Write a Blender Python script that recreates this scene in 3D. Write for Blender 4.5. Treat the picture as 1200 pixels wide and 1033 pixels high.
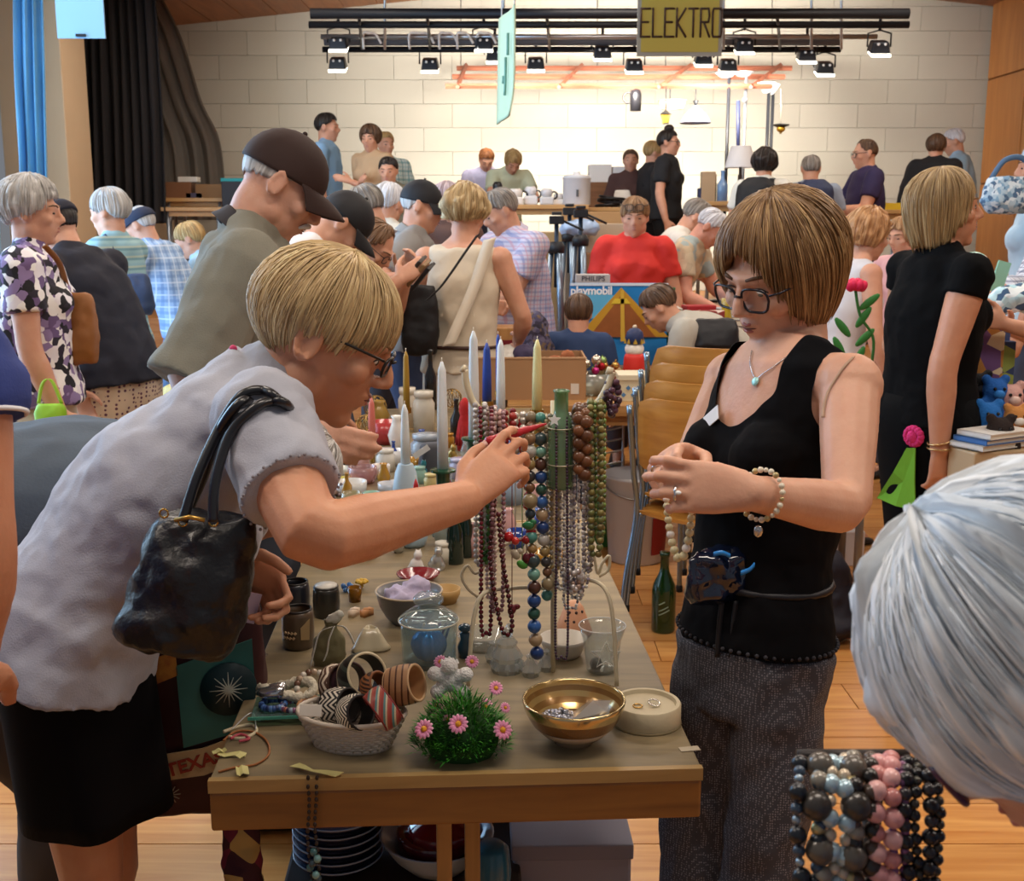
import bpy, bmesh, math, random
import numpy as np
from math import sin, cos, pi, radians as rad, sqrt, atan2
from mathutils import Vector as V, Matrix, noise
for _o in list(bpy.data.objects):
 bpy.data.objects.remove(_o)
SC = bpy.context.scene
COL = SC.collection
random.seed(7)
# ------------------------------------------------------------------ camera
F = 1350.0
TH = math.atan(254.5 / F)
CAMZ = 1.5
cd = bpy.data.cameras.new('camera'); cam = bpy.data.objects.new('camera', cd); COL.objects.link(cam)
cam.location = (0, 0, CAMZ); cam.rotation_euler = (pi / 2 - TH, 0, 0)
cd.sensor_fit = 'HORIZONTAL'; cd.sensor_width = 36; cd.lens = 36 * F / 1200
cd.clip_start = .05; cd.clip_end = 100
cd.dof.use_dof = True; cd.dof.focus_distance = 2.0; cd.dof.aperture_fstop = 14.0
SC.camera = cam
SC.view_settings.view_transform = 'Standard'; SC.view_settings.look = 'None'
SC.view_settings.exposure = 0.0; SC.view_settings.gamma = 1.0
SC.view_settings.use_curve_mapping = False
def lin(c):
 return tuple((x / 12.92 if x <= .04045 else ((x + .055) / 1.055) ** 2.4) for x in c)
def hx(s):
 if not isinstance(s, str):
  return tuple(s)
 s = s.lstrip('#')
 return lin(tuple(int(s[i:i + 2], 16) / 255 for i in (0, 2, 4)))
# ------------------------------------------------------------------ world and light
w = bpy.data.worlds.new('hall_air'); SC.world = w; w.use_nodes = True
bg = w.node_tree.nodes['Background']; bg.inputs[0].default_value = (*hx('d9dde6'), 1); bg.inputs[1].default_value = .26
def area(name, loc, size, power, col, rot=(0, 0, 0), spread=None):
 l = bpy.data.lights.new(name, 'AREA'); l.shape = 'RECTANGLE'; l.size, l.size_y = size
 l.energy = power; l.color = hx(col)
 if spread: l.spread = rad(spread)
 o = bpy.data.objects.new(name, l); COL.objects.link(o); o.location = loc; o.rotation_euler = rot
 return o
# hall ceiling lamps (rows of warm luminaires above the stalls)
for ix, X in enumerate((-1.9, .6, 3.1)):
 for iy, Y in enumerate((1.2, 4.2, 7.2)):
  area('ceiling_and_fill_light', (X, Y, 3.62), (1.4, .5), 40, 'fff0e0')
# unseen fill lights added overhead to brighten the people on the stage
for X in (-2.2, .8, 3.6): area('ceiling_and_fill_light', (X, 9.4, 3.55), (1.2, .4), 26, 'fff0e0')
# daylight through the left windows
area('window_daylight', (-3.72, 5.2, 2.1), (6.0, 2.4), 300, '9fd0ff', (0, rad(-90), 0))
SPOTS = []
def at(px, py, d):
 """point that shows at pixel (px,py), d metres along the lens axis"""
 u = (px - 600) / F; v = (516.5 - py) / F
 return V((d * u, d * (cos(TH) + v * sin(TH)), CAMZ + d * (v * cos(TH) - sin(TH))))
def onz(px, py, z):
 u = (px - 600) / F; v = (516.5 - py) / F
 t = (z - CAMZ) / (v * cos(TH) - sin(TH))
 return V((t * u, t * (cos(TH) + v * sin(TH)), z))
def onY(px, py, Y):
 u = (px - 600) / F; v = (516.5 - py) / F
 t = Y / (cos(TH) + v * sin(TH))
 return V((t * u, Y, CAMZ + t * (v * cos(TH) - sin(TH))))
# ------------------------------------------------------------------ materials
MATS = {}
def _new(name):
 m = bpy.data.materials.new(name); m.use_nodes = True
 nt = m.node_tree; b = nt.nodes['Principled BSDF']
 return m, nt, b
def nd(nt, typ, **k):
 n = nt.nodes.new(typ)
 for a, v in k.items():
  if a.startswith('i_'):
   n.inputs[a[2:].replace('_', ' ')].default_value = v
  else:
   setattr(n, a, v)
 return n
def mathn(nt, op, a, b=None):
 n = nt.nodes.new('ShaderNodeMath'); n.operation = op
 for i, x in enumerate((a, b)):
  if x is None: continue
  if isinstance(x, (int, float)): n.inputs[i].default_value = x
  else: nt.links.new(x, n.inputs[i])
 return n.outputs[0]
def mixc(nt, fac, a, b):
 n = nt.nodes.new('ShaderNodeMix'); n.data_type = 'RGBA'
 for i, x in ((0, fac), (6, a), (7, b)):
  if isinstance(x, (int, float)): n.inputs[i].default_value = x
  elif isinstance(x, tuple): n.inputs[i].default_value = (*x, 1)
  else: nt.links.new(x, n.inputs[i])
 return n.outputs[2]
def M(col, rough=.6, metal=0., var=.0, scale=12., bump=0., bscale=None, trans=0., ior=1.45, emit=0., coat=0., sheen=0., stretch=None, sss=0., alpha=1., col2=None, spec=None):
 key = ('M', str(col), rough, metal, var, scale, bump, bscale, trans, ior, emit, coat, sheen, str(stretch), sss, alpha, str(col2), spec)
 if key in MATS: return MATS[key]
 m, nt, b = _new('mat_%d' % len(MATS))
 c = hx(col)
 b.inputs['Base Color'].default_value = (*c, 1)
 b.inputs['Roughness'].default_value = rough; b.inputs['Metallic'].default_value = metal
 b.inputs['IOR'].default_value = ior
 if trans: b.inputs['Transmission Weight'].default_value = trans
 if spec is not None: b.inputs['Specular IOR Level'].default_value = spec
 if coat: b.inputs['Coat Weight'].default_value = coat
 if sheen: b.inputs['Sheen Weight'].default_value = sheen
 if alpha < 1: b.inputs['Alpha'].default_value = alpha
 if sss:
  b.inputs['Subsurface Weight'].default_value = sss; b.inputs['Subsurface Radius'].default_value = (.012, .005, .003)
  b.inputs['Subsurface Scale'].default_value = 1.0
 if emit:
  b.inputs['Emission Color'].default_value = (*c, 1); b.inputs['Emission Strength'].default_value = emit
 if var or bump or col2:
  tc = nd(nt, 'ShaderNodeTexCoord'); src = tc.outputs['Object']
  if stretch:
   mp = nd(nt, 'ShaderNodeMapping'); mp.inputs['Scale'].default_value = stretch
   nt.links.new(src, mp.inputs[0]); src = mp.outputs[0]
  if var or col2:
   n = nd(nt, 'ShaderNodeTexNoise'); n.inputs['Scale'].default_value = scale; n.inputs['Detail'].default_value = 4
   nt.links.new(src, n.inputs['Vector'])
   if col2:
    mr = nd(nt, 'ShaderNodeMapRange'); mr.inputs[1].default_value = .38; mr.inputs[2].default_value = .62
    nt.links.new(n.outputs[0], mr.inputs[0])
    nt.links.new(mixc(nt, mr.outputs[0], c, hx(col2)), b.inputs['Base Color'])
   else:
    lo = tuple(max(0, x * (1 - var)) for x in c); hi = tuple(min(1, x * (1 + var)) for x in c)
    nt.links.new(mixc(nt, n.outputs[0], lo, hi), b.inputs['Base Color'])
  if bump:
   n2 = nd(nt, 'ShaderNodeTexNoise'); n2.inputs['Scale'].default_value = bscale or scale * 3; n2.inputs['Detail'].default_value = 3
   nt.links.new(src, n2.inputs['Vector'])
   bp = nd(nt, 'ShaderNodeBump'); bp.inputs['Strength'].default_value = bump; bp.inputs['Distance'].default_value = .01
   nt.links.new(n2.outputs[0], bp.inputs['Height']); nt.links.new(bp.outputs[0], b.inputs['Normal'])
 MATS[key] = m
 return m
def skin(col='d9a88a'):
 key = ('skin', col)
 if key in MATS: return MATS[key]
 m, nt, b = _new('skin_%d' % len(MATS)); c = hx(col)
 tc = nd(nt, 'ShaderNodeTexCoord')
 n = nd(nt, 'ShaderNodeTexNoise'); n.inputs['Scale'].default_value = 22; n.inputs['Detail'].default_value = 5
 nt.links.new(tc.outputs['Object'], n.inputs['Vector'])
 a = tuple(x * y for x, y in zip(c, (.86, .72, .68))); d = tuple(min(1, x * y) for x, y in zip(c, (1.08, 1.12, 1.12)))
 nt.links.new(mixc(nt, n.outputs[0], a, d), b.inputs['Base Color'])
 b.inputs['Roughness'].default_value = .5; b.inputs['Specular IOR Level'].default_value = .35
 b.inputs['Subsurface Weight'].default_value = .12; b.inputs['Subsurface Radius'].default_value = (.014, .005, .003); b.inputs['Subsurface Scale'].default_value = 1
 n2 = nd(nt, 'ShaderNodeTexNoise'); n2.inputs['Scale'].default_value = 160; nt.links.new(tc.outputs['Object'], n2.inputs['Vector'])
 bp = nd(nt, 'ShaderNodeBump'); bp.inputs['Strength'].default_value = .12; bp.inputs['Distance'].default_value = .004
 nt.links.new(n2.outputs[0], bp.inputs['Height']); nt.links.new(bp.outputs[0], b.inputs['Normal'])
 MATS[key] = m
 return m
def stripes(cols, period, axis=2, rough=.75, noise_w=0.):
 """repeating flat colour bands along one object axis; cols = [(width_fraction, colour)]"""
 key = ('stripes', str(cols), period, axis, rough, noise_w)
 if key in MATS: return MATS[key]
 m, nt, b = _new('stripes_%d' % len(MATS)); b.inputs['Roughness'].default_value = rough
 tc = nd(nt, 'ShaderNodeTexCoord'); sp = nd(nt, 'ShaderNodeSeparateXYZ'); nt.links.new(tc.outputs['Object'], sp.inputs[0])
 f = mathn(nt, 'FRACT', mathn(nt, 'DIVIDE', sp.outputs[axis], period))
 r = nd(nt, 'ShaderNodeValToRGB'); r.color_ramp.interpolation = 'CONSTANT'
 el = r.color_ramp.elements; pos = 0
 for i, (wd, c) in enumerate(cols):
  e = el[i] if i < 2 and i < len(el) else el.new(pos)
  e.position = min(pos, .999); e.color = (*hx(c), 1); pos += wd
 nt.links.new(f, r.inputs[0]); nt.links.new(r.outputs[0], b.inputs['Base Color'])
 MATS[key] = m
 return m
def plaid(base, c1, c2, p=.05, w=.25, rough=.8):
 key = ('plaid', base, c1, c2, p, w)
 if key in MATS: return MATS[key]
 m, nt, b = _new('plaid_%d' % len(MATS)); b.inputs['Roughness'].default_value = rough
 tc = nd(nt, 'ShaderNodeTexCoord'); sp = nd(nt, 'ShaderNodeSeparateXYZ'); nt.links.new(tc.outputs['Object'], sp.inputs[0])
 xy = mathn(nt, 'ADD', sp.outputs[0], mathn(nt, 'MULTIPLY', sp.outputs[1], .7))
 fx = mathn(nt, 'LESS_THAN', mathn(nt, 'FRACT', mathn(nt, 'DIVIDE', xy, p)), w)
 fz = mathn(nt, 'LESS_THAN', mathn(nt, 'FRACT', mathn(nt, 'DIVIDE', sp.outputs[2], p)), w)
 fx2 = mathn(nt, 'LESS_THAN', mathn(nt, 'FRACT', mathn(nt, 'ADD', mathn(nt, 'DIVIDE', xy, p), .45)), w * .5)
 fz2 = mathn(nt, 'LESS_THAN', mathn(nt, 'FRACT', mathn(nt, 'ADD', mathn(nt, 'DIVIDE', sp.outputs[2], p), .45)), w * .5)
 c = mixc(nt, mathn(nt, 'MULTIPLY', fx, .6), hx(base), hx(c1))
 c = mixc(nt, mathn(nt, 'MULTIPLY', fz, .55), c, hx(c1))
 c = mixc(nt, mathn(nt, 'MULTIPLY', fx2, .6), c, hx(c2))
 c = mixc(nt, mathn(nt, 'MULTIPLY', fz2, .6), c, hx(c2))
 nt.links.new(c, b.inputs['Base Color'])
 MATS[key] = m
 return m
def blotch(cols, scale=30, rough=.8, dist=.0):
 """printed fabric or mottled surface: voronoi cells in several colours"""
 key = ('blotch', str(cols), scale, rough, dist)
 if key in MATS: return MATS[key]
 m, nt, b = _new('print_%d' % len(MATS)); b.inputs['Roughness'].default_value = rough
 tc = nd(nt, 'ShaderNodeTexCoord'); src = tc.outputs['Object']
 if dist:
  n = nd(nt, 'ShaderNodeTexNoise'); n.inputs['Scale'].default_value = scale * .8
  nt.links.new(src, n.inputs['Vector'])
  va = nd(nt, 'ShaderNodeVectorMath', operation='SCALE'); nt.links.new(n.outputs[1], va.inputs[0]); va.inputs[3].default_value = dist
  vb = nd(nt, 'ShaderNodeVectorMath', operation='ADD'); nt.links.new(src, vb.inputs[0]); nt.links.new(va.outputs[0], vb.inputs[1]); src = vb.outputs[0]
 vo = nd(nt, 'ShaderNodeTexVoronoi'); vo.inputs['Scale'].default_value = scale; nt.links.new(src, vo.inputs['Vector'])
 sp = nd(nt, 'ShaderNodeSeparateColor'); nt.links.new(vo.outputs['Color'], sp.inputs[0])
 r = nd(nt, 'ShaderNodeValToRGB'); r.color_ramp.interpolation = 'CONSTANT'; el = r.color_ramp.elements
 for i, c in enumerate(cols):
  e = el[i] if i < 2 else el.new(i / len(cols))
  e.position = i / len(cols); e.color = (*hx(c), 1)
 nt.links.new(sp.outputs[0], r.inputs[0]); nt.links.new(r.outputs[0], b.inputs['Base Color'])
 MATS[key] = m
 return m
def dots(base, dot, scale=40, size=.3, rough=.8, dot2=None):
 key = ('dots', base, dot, scale, size, dot2)
 if key in MATS: return MATS[key]
 m, nt, b = _new('dots_%d' % len(MATS)); b.inputs['Roughness'].default_value = rough
 tc = nd(nt, 'ShaderNodeTexCoord')
 vo = nd(nt, 'ShaderNodeTexVoronoi'); vo.inputs['Scale'].default_value = scale; vo.inputs['Randomness'].default_value = .35
 nt.links.new(tc.outputs['Object'], vo.inputs['Vector'])
 f = mathn(nt, 'LESS_THAN', vo.outputs['Distance'], size)
 d = hx(dot)
 if dot2:
  sp = nd(nt, 'ShaderNodeSeparateColor'); nt.links.new(vo.outputs['Color'], sp.inputs[0])
  d = mixc(nt, mathn(nt, 'GREATER_THAN', sp.outputs[0], .5), hx(dot), hx(dot2))
 nt.links.new(mixc(nt, f, hx(base), d), b.inputs['Base Color'])
 MATS[key] = m
 return m
def wood(col, col2, axis=0, scale=3., rough=.45, stretch=12., coat=.0):
 key = ('wood', col, col2, axis, scale, rough, stretch, coat)
 if key in MATS: return MATS[key]
 m, nt, b = _new('wood_%d' % len(MATS)); b.inputs['Roughness'].default_value = rough
 if coat: b.inputs['Coat Weight'].default_value = coat; b.inputs['Coat Roughness'].default_value = .15
 tc = nd(nt, 'ShaderNodeTexCoord'); oi = nd(nt, 'ShaderNodeObjectInfo')
 mp = nd(nt, 'ShaderNodeMapping'); sc = [stretch] * 3; sc[axis] = 1.; mp.inputs['Scale'].default_value = sc
 cb = nd(nt, 'ShaderNodeVectorMath', operation='ADD'); nt.links.new(tc.outputs['Object'], cb.inputs[0])
 sv = nd(nt, 'ShaderNodeCombineXYZ')
 k = mathn(nt, 'MULTIPLY', oi.outputs['Random'], 17.)
 for i in range(3): nt.links.new(k, sv.inputs[i])
 nt.links.new(sv.outputs[0], cb.inputs[1]); nt.links.new(cb.outputs[0], mp.inputs[0])
 n = nd(nt, 'ShaderNodeTexNoise'); n.inputs['Scale'].default_value = scale; n.inputs['Detail'].default_value = 6; n.inputs['Distortion'].default_value = .6
 nt.links.new(mp.outputs[0], n.inputs['Vector'])
 mr = nd(nt, 'ShaderNodeMapRange'); mr.inputs[1].default_value = .3; mr.inputs[2].default_value = .7; nt.links.new(n.outputs[0], mr.inputs[0])
 c = mixc(nt, mr.outputs[0], hx(col), hx(col2))
 hsv = nd(nt, 'ShaderNodeHueSaturation'); nt.links.new(c, hsv.inputs['Color'])
 nt.links.new(mathn(nt, 'ADD', mathn(nt, 'MULTIPLY', oi.outputs['Random'], .22), .89), hsv.inputs['Value'])
 nt.links.new(hsv.outputs[0], b.inputs['Base Color'])
 bp = nd(nt, 'ShaderNodeBump'); bp.inputs['Strength'].default_value = .08; bp.inputs['Distance'].default_value = .004
 nt.links.new(n.outputs[0], bp.inputs['Height']); nt.links.new(bp.outputs[0], b.inputs['Normal'])
 MATS[key] = m
 return m
def hairmat(c1, c2, c3=None, rough=.42):
 """strand colours that run along the hair (uv: x round the head, y root to tip)"""
 c3 = c3 or c2
 key = ('hair', c1, c2, c3, rough)
 if key in MATS: return MATS[key]
 m, nt, b = _new('hair_%d' % len(MATS)); b.inputs['Roughness'].default_value = rough; b.inputs['Specular IOR Level'].default_value = .35
 uv = nd(nt, 'ShaderNodeUVMap'); uv.uv_map = 'UVMap'
 mp = nd(nt, 'ShaderNodeMapping'); mp.inputs['Scale'].default_value = (70, 1.6, 1); nt.links.new(uv.outputs[0], mp.inputs[0])
 n = nd(nt, 'ShaderNodeTexNoise'); n.inputs['Scale'].default_value = 1.; n.inputs['Detail'].default_value = 5; n.inputs['Distortion'].default_value = .4
 nt.links.new(mp.outputs[0], n.inputs['Vector'])
 r = nd(nt, 'ShaderNodeValToRGB'); el = r.color_ramp.elements
 el[0].position = .3; el[0].color = (*hx(c1), 1); el[1].position = .52; el[1].color = (*hx(c2), 1)
 e = el.new(.7); e.color = (*hx(c3), 1)
 nt.links.new(n.outputs[0], r.inputs[0]); nt.links.new(r.outputs[0], b.inputs['Base Color'])
 bp = nd(nt, 'ShaderNodeBump'); bp.inputs['Strength'].default_value = .3; bp.inputs['Distance'].default_value = .005
 nt.links.new(n.outputs[0], bp.inputs['Height']); nt.links.new(bp.outputs[0], b.inputs['Normal'])
 MATS[key] = m
 return m
def glass(col='ffffff', rough=.02, alpha=.22, ior=1.45):
 """thin clear glass"""
 key = ('glass', col, rough, alpha)
 if key in MATS: return MATS[key]
 m, nt, b = _new('glass_%d' % len(MATS))
 out = nt.nodes['Material Output']
 tr = nd(nt, 'ShaderNodeBsdfTransparent'); tr.inputs[0].default_value = (*hx(col), 1)
 gl = nd(nt, 'ShaderNodeBsdfGlossy'); gl.inputs[1].default_value = rough
 df = nd(nt, 'ShaderNodeBsdfPrincipled'); df.inputs['Base Color'].default_value = (*hx(col), 1); df.inputs['Roughness'].default_value = .1
 lw = nd(nt, 'ShaderNodeLayerWeight'); lw.inputs[0].default_value = .5
 m1 = nd(nt, 'ShaderNodeMixShader'); m1.inputs[0].default_value = alpha; nt.links.new(tr.outputs[0], m1.inputs[1]); nt.links.new(df.outputs[0], m1.inputs[2])
 m2 = nd(nt, 'ShaderNodeMixShader'); nt.links.new(mathn(nt, 'ADD', mathn(nt, 'MULTIPLY', mathn(nt, 'POWER', lw.outputs['Facing'], 3.), .38 * (ior - .4)), .05), m2.inputs[0])
 nt.links.new(m1.outputs[0], m2.inputs[1]); nt.links.new(gl.outputs[0], m2.inputs[2])
 nt.links.new(m2.outputs[0], out.inputs[0])
 MATS[key] = m
 return m
# ------------------------------------------------------------------ mesh builder
def frame(d, up=None):
 d = V(d).normalized()
 u = V(up) if up is not None else (V((0, 0, 1)) if abs(d.z) < .9 else V((1, 0, 0)))
 a = d.cross(u).normalized(); b = a.cross(d).normalized()
 return a, b            # a: side, b: up-ish
def root_loc(o):
 l = V((0, 0, 0))
 while o is not None:
  l += o.location; o = o.parent
 return l
class MB:
 def __init__(s):
  s.v = []; s.f = []; s.m = []; s.uv = None
 def add(s, vs, fs, mi=0):
  o = len(s.v); s.v += [tuple(x) for x in vs]
  s.f += [tuple(i + o for i in f) for f in fs]; s.m += [mi] * len(fs)
  return s
 def box(s, c, size, R=None, mi=0, taper=1.):
  hx_, hy, hz = (x / 2 for x in size); vs = []
  for z, k in ((-hz, 1.), (hz, taper)):
   for x, y in ((-hx_, -hy), (hx_, -hy), (hx_, hy), (-hx_, hy)):
    p = V((x * k, y * k, z))
    if R is not None: p = R @ p
    vs.append(p + V(c))
  return s.add(vs, [(3, 2, 1, 0), (4, 5, 6, 7), (0, 1, 5, 4), (1, 2, 6, 5), (2, 3, 7, 6), (3, 0, 4, 7)], mi)
 def loft(s, rings, cap=True, closed=False, mi=0):
  n = len(rings[0]); vs = [p for r in rings for p in r]; fs = []
  k = len(rings)
  for i in range(k if closed else k - 1):
   j = (i + 1) % k
   for q in range(n):
    p = (q + 1) % n
    fs.append((i * n + q, i * n + p, j * n + p, j * n + q))
  if cap and not closed:
   fs.append(tuple(range(n - 1, -1, -1))); fs.append(tuple((k - 1) * n + q for q in range(n)))
  return s.add(vs, fs, mi)
 def tube(s, pts, r, n=8, cap=True, closed=False, mi=0, flat=1., up=None):
  pts = [V(p) for p in pts]; k = len(pts)
  rs = r if isinstance(r, (list, tuple)) else [r] * k
  rings = []; pa = None
  for i, p in enumerate(pts):
   if closed: d = pts[(i + 1) % k] - pts[i - 1]
   else: d = pts[min(i + 1, k - 1)] - pts[max(i - 1, 0)]
   if d.length < 1e-9: d = V((0, 0, 1))
   d.normalize()
   if pa is None: a, b = frame(d, up)
   else:
    a = pa - d * pa.dot(d)
    if a.length < 1e-6: a, b = frame(d)
    a.normalize(); b = a.cross(d)
   pa = a
   rings.append([p + a * (rs[i] * cos(2 * pi * q / n)) + b * (rs[i] * flat * sin(2 * pi * q / n)) for q in range(n)])
  return s.loft(rings, cap, closed, mi)
 def limb(s, pts, r, n=14):
  """tube with rounded ends, smoothed through its joints (for bodies)"""
  pts = [V(p) for p in pts]
  d0 = (pts[0] - pts[1]).normalized(); d1 = (pts[-1] - pts[-2]).normalized()
  P = [pts[0] + d0 * r[0] * .8] + [pts[0] + d0 * r[0] * .5] + pts + [pts[-1] + d1 * r[-1] * .5] + [pts[-1] + d1 * r[-1] * .8]
  Rr = [r[0] * .3, r[0] * .8] + list(r) + [r[-1] * .8, r[-1] * .3]
  return s.tube(P, Rr, n)
 def ring_loft(s, rings, n=24, cap=True, mi=0, sup=2.2):
  """rings: (centre, side axis vec (length=half width), depth axis vec)"""
  out = []
  for c, a, b in rings:
   L = []
   for q in range(n):
    t = 2 * pi * q / n; cx, sx = cos(t), sin(t)
    e = 2 / sup
    L.append(V(c) + V(a) * (abs(cx) ** e * (1 if cx >= 0 else -1)) + V(b) * (abs(sx) ** e * (1 if sx >= 0 else -1)))
   out.append(L)
  return s.loft(out, cap, False, mi)
 def lathe(s, prof, n=24, org=(0, 0, 0), R=None, mi=0, cap=True):
  rings = []
  for r, z in prof:
   L = []
   for q in range(n):
    p = V((r * cos(2 * pi * q / n), r * sin(2 * pi * q / n), z))
    if R is not None: p = R @ p
    L.append(p + V(org))
   rings.append(L)
  return s.loft(rings, cap, False, mi)
 def ell(s, c, r, R=None, n=14, k=9, mi=0):
  if isinstance(r, (int, float)): r = (r, r, r)
  c = V(c); vs = []; fs = []
  for i in range(1, k):
   ph = pi * i / k
   for q in range(n):
    t = 2 * pi * q / n
    p = V((r[0] * sin(ph) * cos(t), r[1] * sin(ph) * sin(t), r[2] * cos(ph)))
    if R is not None: p = R @ p
    vs.append(c + p)
  for i in range(k - 2):
   for q in range(n):
    p = (q + 1) % n
    fs.append((i * n + q, (i + 1) * n + q, (i + 1) * n + p, i * n + p))
  tp = V((0, 0, r[2])); bt = V((0, 0, -r[2]))
  if R is not None: tp = R @ tp; bt = R @ bt
  T = len(vs); vs += [c + tp, c + bt]
  for q in range(n):
   p = (q + 1) % n
   fs.append((T, q, p)); fs.append((T + 1, (k - 2) * n + p, (k - 2) * n + q))
  return s.add(vs, fs, mi)
 def torus(s, c, R0, r, nrm=(0, 0, 1), n=28, k=8, mi=0, flat=1., arc=(0, 1), sx=1.):
  a, b = frame(nrm); full = arc == (0, 1)
  m = n if full else n + 1
  pts = [V(c) + a * R0 * sx * cos(2 * pi * (arc[0] + (arc[1] - arc[0]) * i / n)) + b * R0 * sin(2 * pi * (arc[0] + (arc[1] - arc[0]) * i / n)) for i in range(m)]
  return s.tube(pts, r, k, not full, full, mi, flat, up=nrm)
 def prism(s, poly, d, mi=0):
  """extrude a planar polygon (list of points) by vector d"""
  n = len(poly); vs = [V(p) for p in poly] + [V(p) + V(d) for p in poly]
  fs = [tuple(range(n - 1, -1, -1)), tuple(range(n, 2 * n))] + [(i, (i + 1) % n, (i + 1) % n + n, i + n) for i in range(n)]
  return s.add(vs, fs, mi)
 def ribbon(s, pts, wv, thick=.002, mi=0):
  """flat strip: wv = width vector or list of them"""
  pts = [V(p) for p in pts]; k = len(pts)
  wl = wv if isinstance(wv, list) else [V(wv)] * k
  rings = []
  for i, p in enumerate(pts):
   d = (pts[min(i + 1, k - 1)] - pts[max(i - 1, 0)]).normalized()
   wd = V(wl[i]); nn = d.cross(wd).normalized() * thick / 2
   rings.append([p - wd / 2 - nn, p + wd / 2 - nn, p + wd / 2 + nn, p - wd / 2 + nn])
  return s.loft(rings, True, False, mi)
 def build(s, name, mat, parent=None, sm=1, bevel=0., kind=None, label=None, local=False, sharp=None, solid=0.):
  me = bpy.data.meshes.new(name)
  o0 = V((0, 0, 0)) if (parent is None or local) else root_loc(parent)
  vs = s.v if o0.length == 0 else [(x - o0.x, y - o0.y, z - o0.z) for x, y, z in s.v]
  me.from_pydata(vs, [], s.f)
  for mt in (mat if isinstance(mat, (list, tuple)) else [mat]): me.materials.append(mt)
  if any(s.m): me.polygons.foreach_set('material_index', s.m)
  if sm: me.polygons.foreach_set('use_smooth', [True] * len(s.f))
  if s.uv is not None:
   ul = me.uv_layers.new(name='UVMap')
   li = [0] * len(me.loops); me.loops.foreach_get('vertex_index', li)
   flat = np.array(s.uv, dtype=np.float32)[np.array(li)]
   ul.data.foreach_set('uv', flat.ravel())
  me.update()
  o = bpy.data.objects.new(name, me); COL.objects.link(o)
  if parent is not None: o.parent = parent
  if sharp:
   bmm = bmesh.new(); bmm.from_mesh(me)
   for e in bmm.edges:
    if len(e.link_faces) == 2 and e.calc_face_angle(0) > rad(sharp): e.smooth = False
   bmm.to_mesh(me); bmm.free()
  if bevel:
   b = o.modifiers.new('bevel', 'BEVEL'); b.width = bevel; b.segments = 2; b.limit_method = 'ANGLE'; b.angle_limit = rad(40)
  if solid:
   b = o.modifiers.new('solid', 'SOLIDIFY'); b.thickness = solid; b.offset = 0
  if kind: o['kind'] = kind
  if label: o['label'] = label
  return o
def thing(name, label, cat, loc=(0, 0, 0), group=None):
 o = bpy.data.objects.new(name, None); COL.objects.link(o); o.location = loc; o.empty_display_size = .05
 return tag(o, label, cat, group)
def tag(o, label, cat, group=None):
 o['label'] = label; o['category'] = cat
 if group: o['group'] = group
 return o
def solo(mb, name, mat, label, cat, loc=None, group=None, **k):
 """a thing that is one mesh, origin put at its base"""
 if loc is None:
  a = np.array(mb.v); loc = V(((a[:, 0].min() + a[:, 0].max()) / 2, (a[:, 1].min() + a[:, 1].max()) / 2, a[:, 2].min()))
 loc = V(loc)
 mb.v = [(x - loc.x, y - loc.y, z - loc.z) for x, y, z in mb.v]
 o = mb.build(name, mat, None, **k); o.location = loc
 return tag(o, label, cat, group)
def struct(o):
 o['kind'] = 'structure'
 return o
def dup(root, loc=None, rotz=None, label=None, group=None):
 r = root.copy(); COL.objects.link(r)
 if loc is not None: r.location = loc
 if rotz is not None: r.rotation_euler = (0, 0, rotz)
 if label: r['label'] = label
 if group: r['group'] = group
 for ch in list(root.children):
  c = ch.copy(); COL.objects.link(c); c.parent = r
  for g in ch.children:
   d = g.copy(); COL.objects.link(d); d.parent = c
 return r
BAKE = []
def organic(o, vox, smooth=6, disp=0., dscale=.1, cut=None, fac=.5):
 """merge overlapping closed shapes of one mesh into one continuous skin"""
 m = o.modifiers.new('r', 'REMESH'); m.mode = 'VOXEL'; m.voxel_size = vox; m.use_smooth_shade = True
 if smooth:
  m = o.modifiers.new('s', 'SMOOTH'); m.factor = fac; m.iterations = smooth
 if disp:
  t = bpy.data.textures.new('folds', 'CLOUDS'); t.noise_scale = dscale; t.noise_depth = 2
  m = o.modifiers.new('d', 'DISPLACE'); m.texture = t; m.strength = disp; m.mid_level = .5; m.texture_coords = 'LOCAL'
  m = o.modifiers.new('s2', 'SMOOTH'); m.factor = .5; m.iterations = 2
 m = o.modifiers.new('dec', 'DECIMATE'); m.ratio = .45 if cut is None else .8
 BAKE.append((o, cut))
 return o
def bake_all():
 bpy.context.view_layer.update()
 dg = bpy.context.evaluated_depsgraph_get()
 res = []
 for o, cut in BAKE:
  res.append((o, cut, bpy.data.meshes.new_from_object(o.evaluated_get(dg))))
 for o, cut, me in res:
  mats = list(o.data.materials)
  o.modifiers.clear(); old = o.data; o.data = me; bpy.data.meshes.remove(old)
  if not me.materials:
   for m in mats: me.materials.append(m)
  if cut:
   loc = root_loc(o)
   bm = bmesh.new(); bm.from_mesh(me)
   bad = [v for v in bm.verts if cut(v.co + loc)]
   bmesh.ops.delete(bm, geom=bad, context='VERTS')
   for _ in range(6):
    new = {}
    for v in bm.verts:
     if v.is_boundary:
      nb_ = [e.other_vert(v) for e in v.link_edges if e.is_boundary]
      if len(nb_) == 2: new[v] = (v.co + nb_[0].co + nb_[1].co) / 3
    for v, c_ in new.items(): v.co = c_
   bm.to_mesh(me); bm.free()
  me.polygons.foreach_set('use_smooth', [True] * len(me.polygons))
 BAKE.clear()
from mathutils.bvhtree import BVHTree
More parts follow.
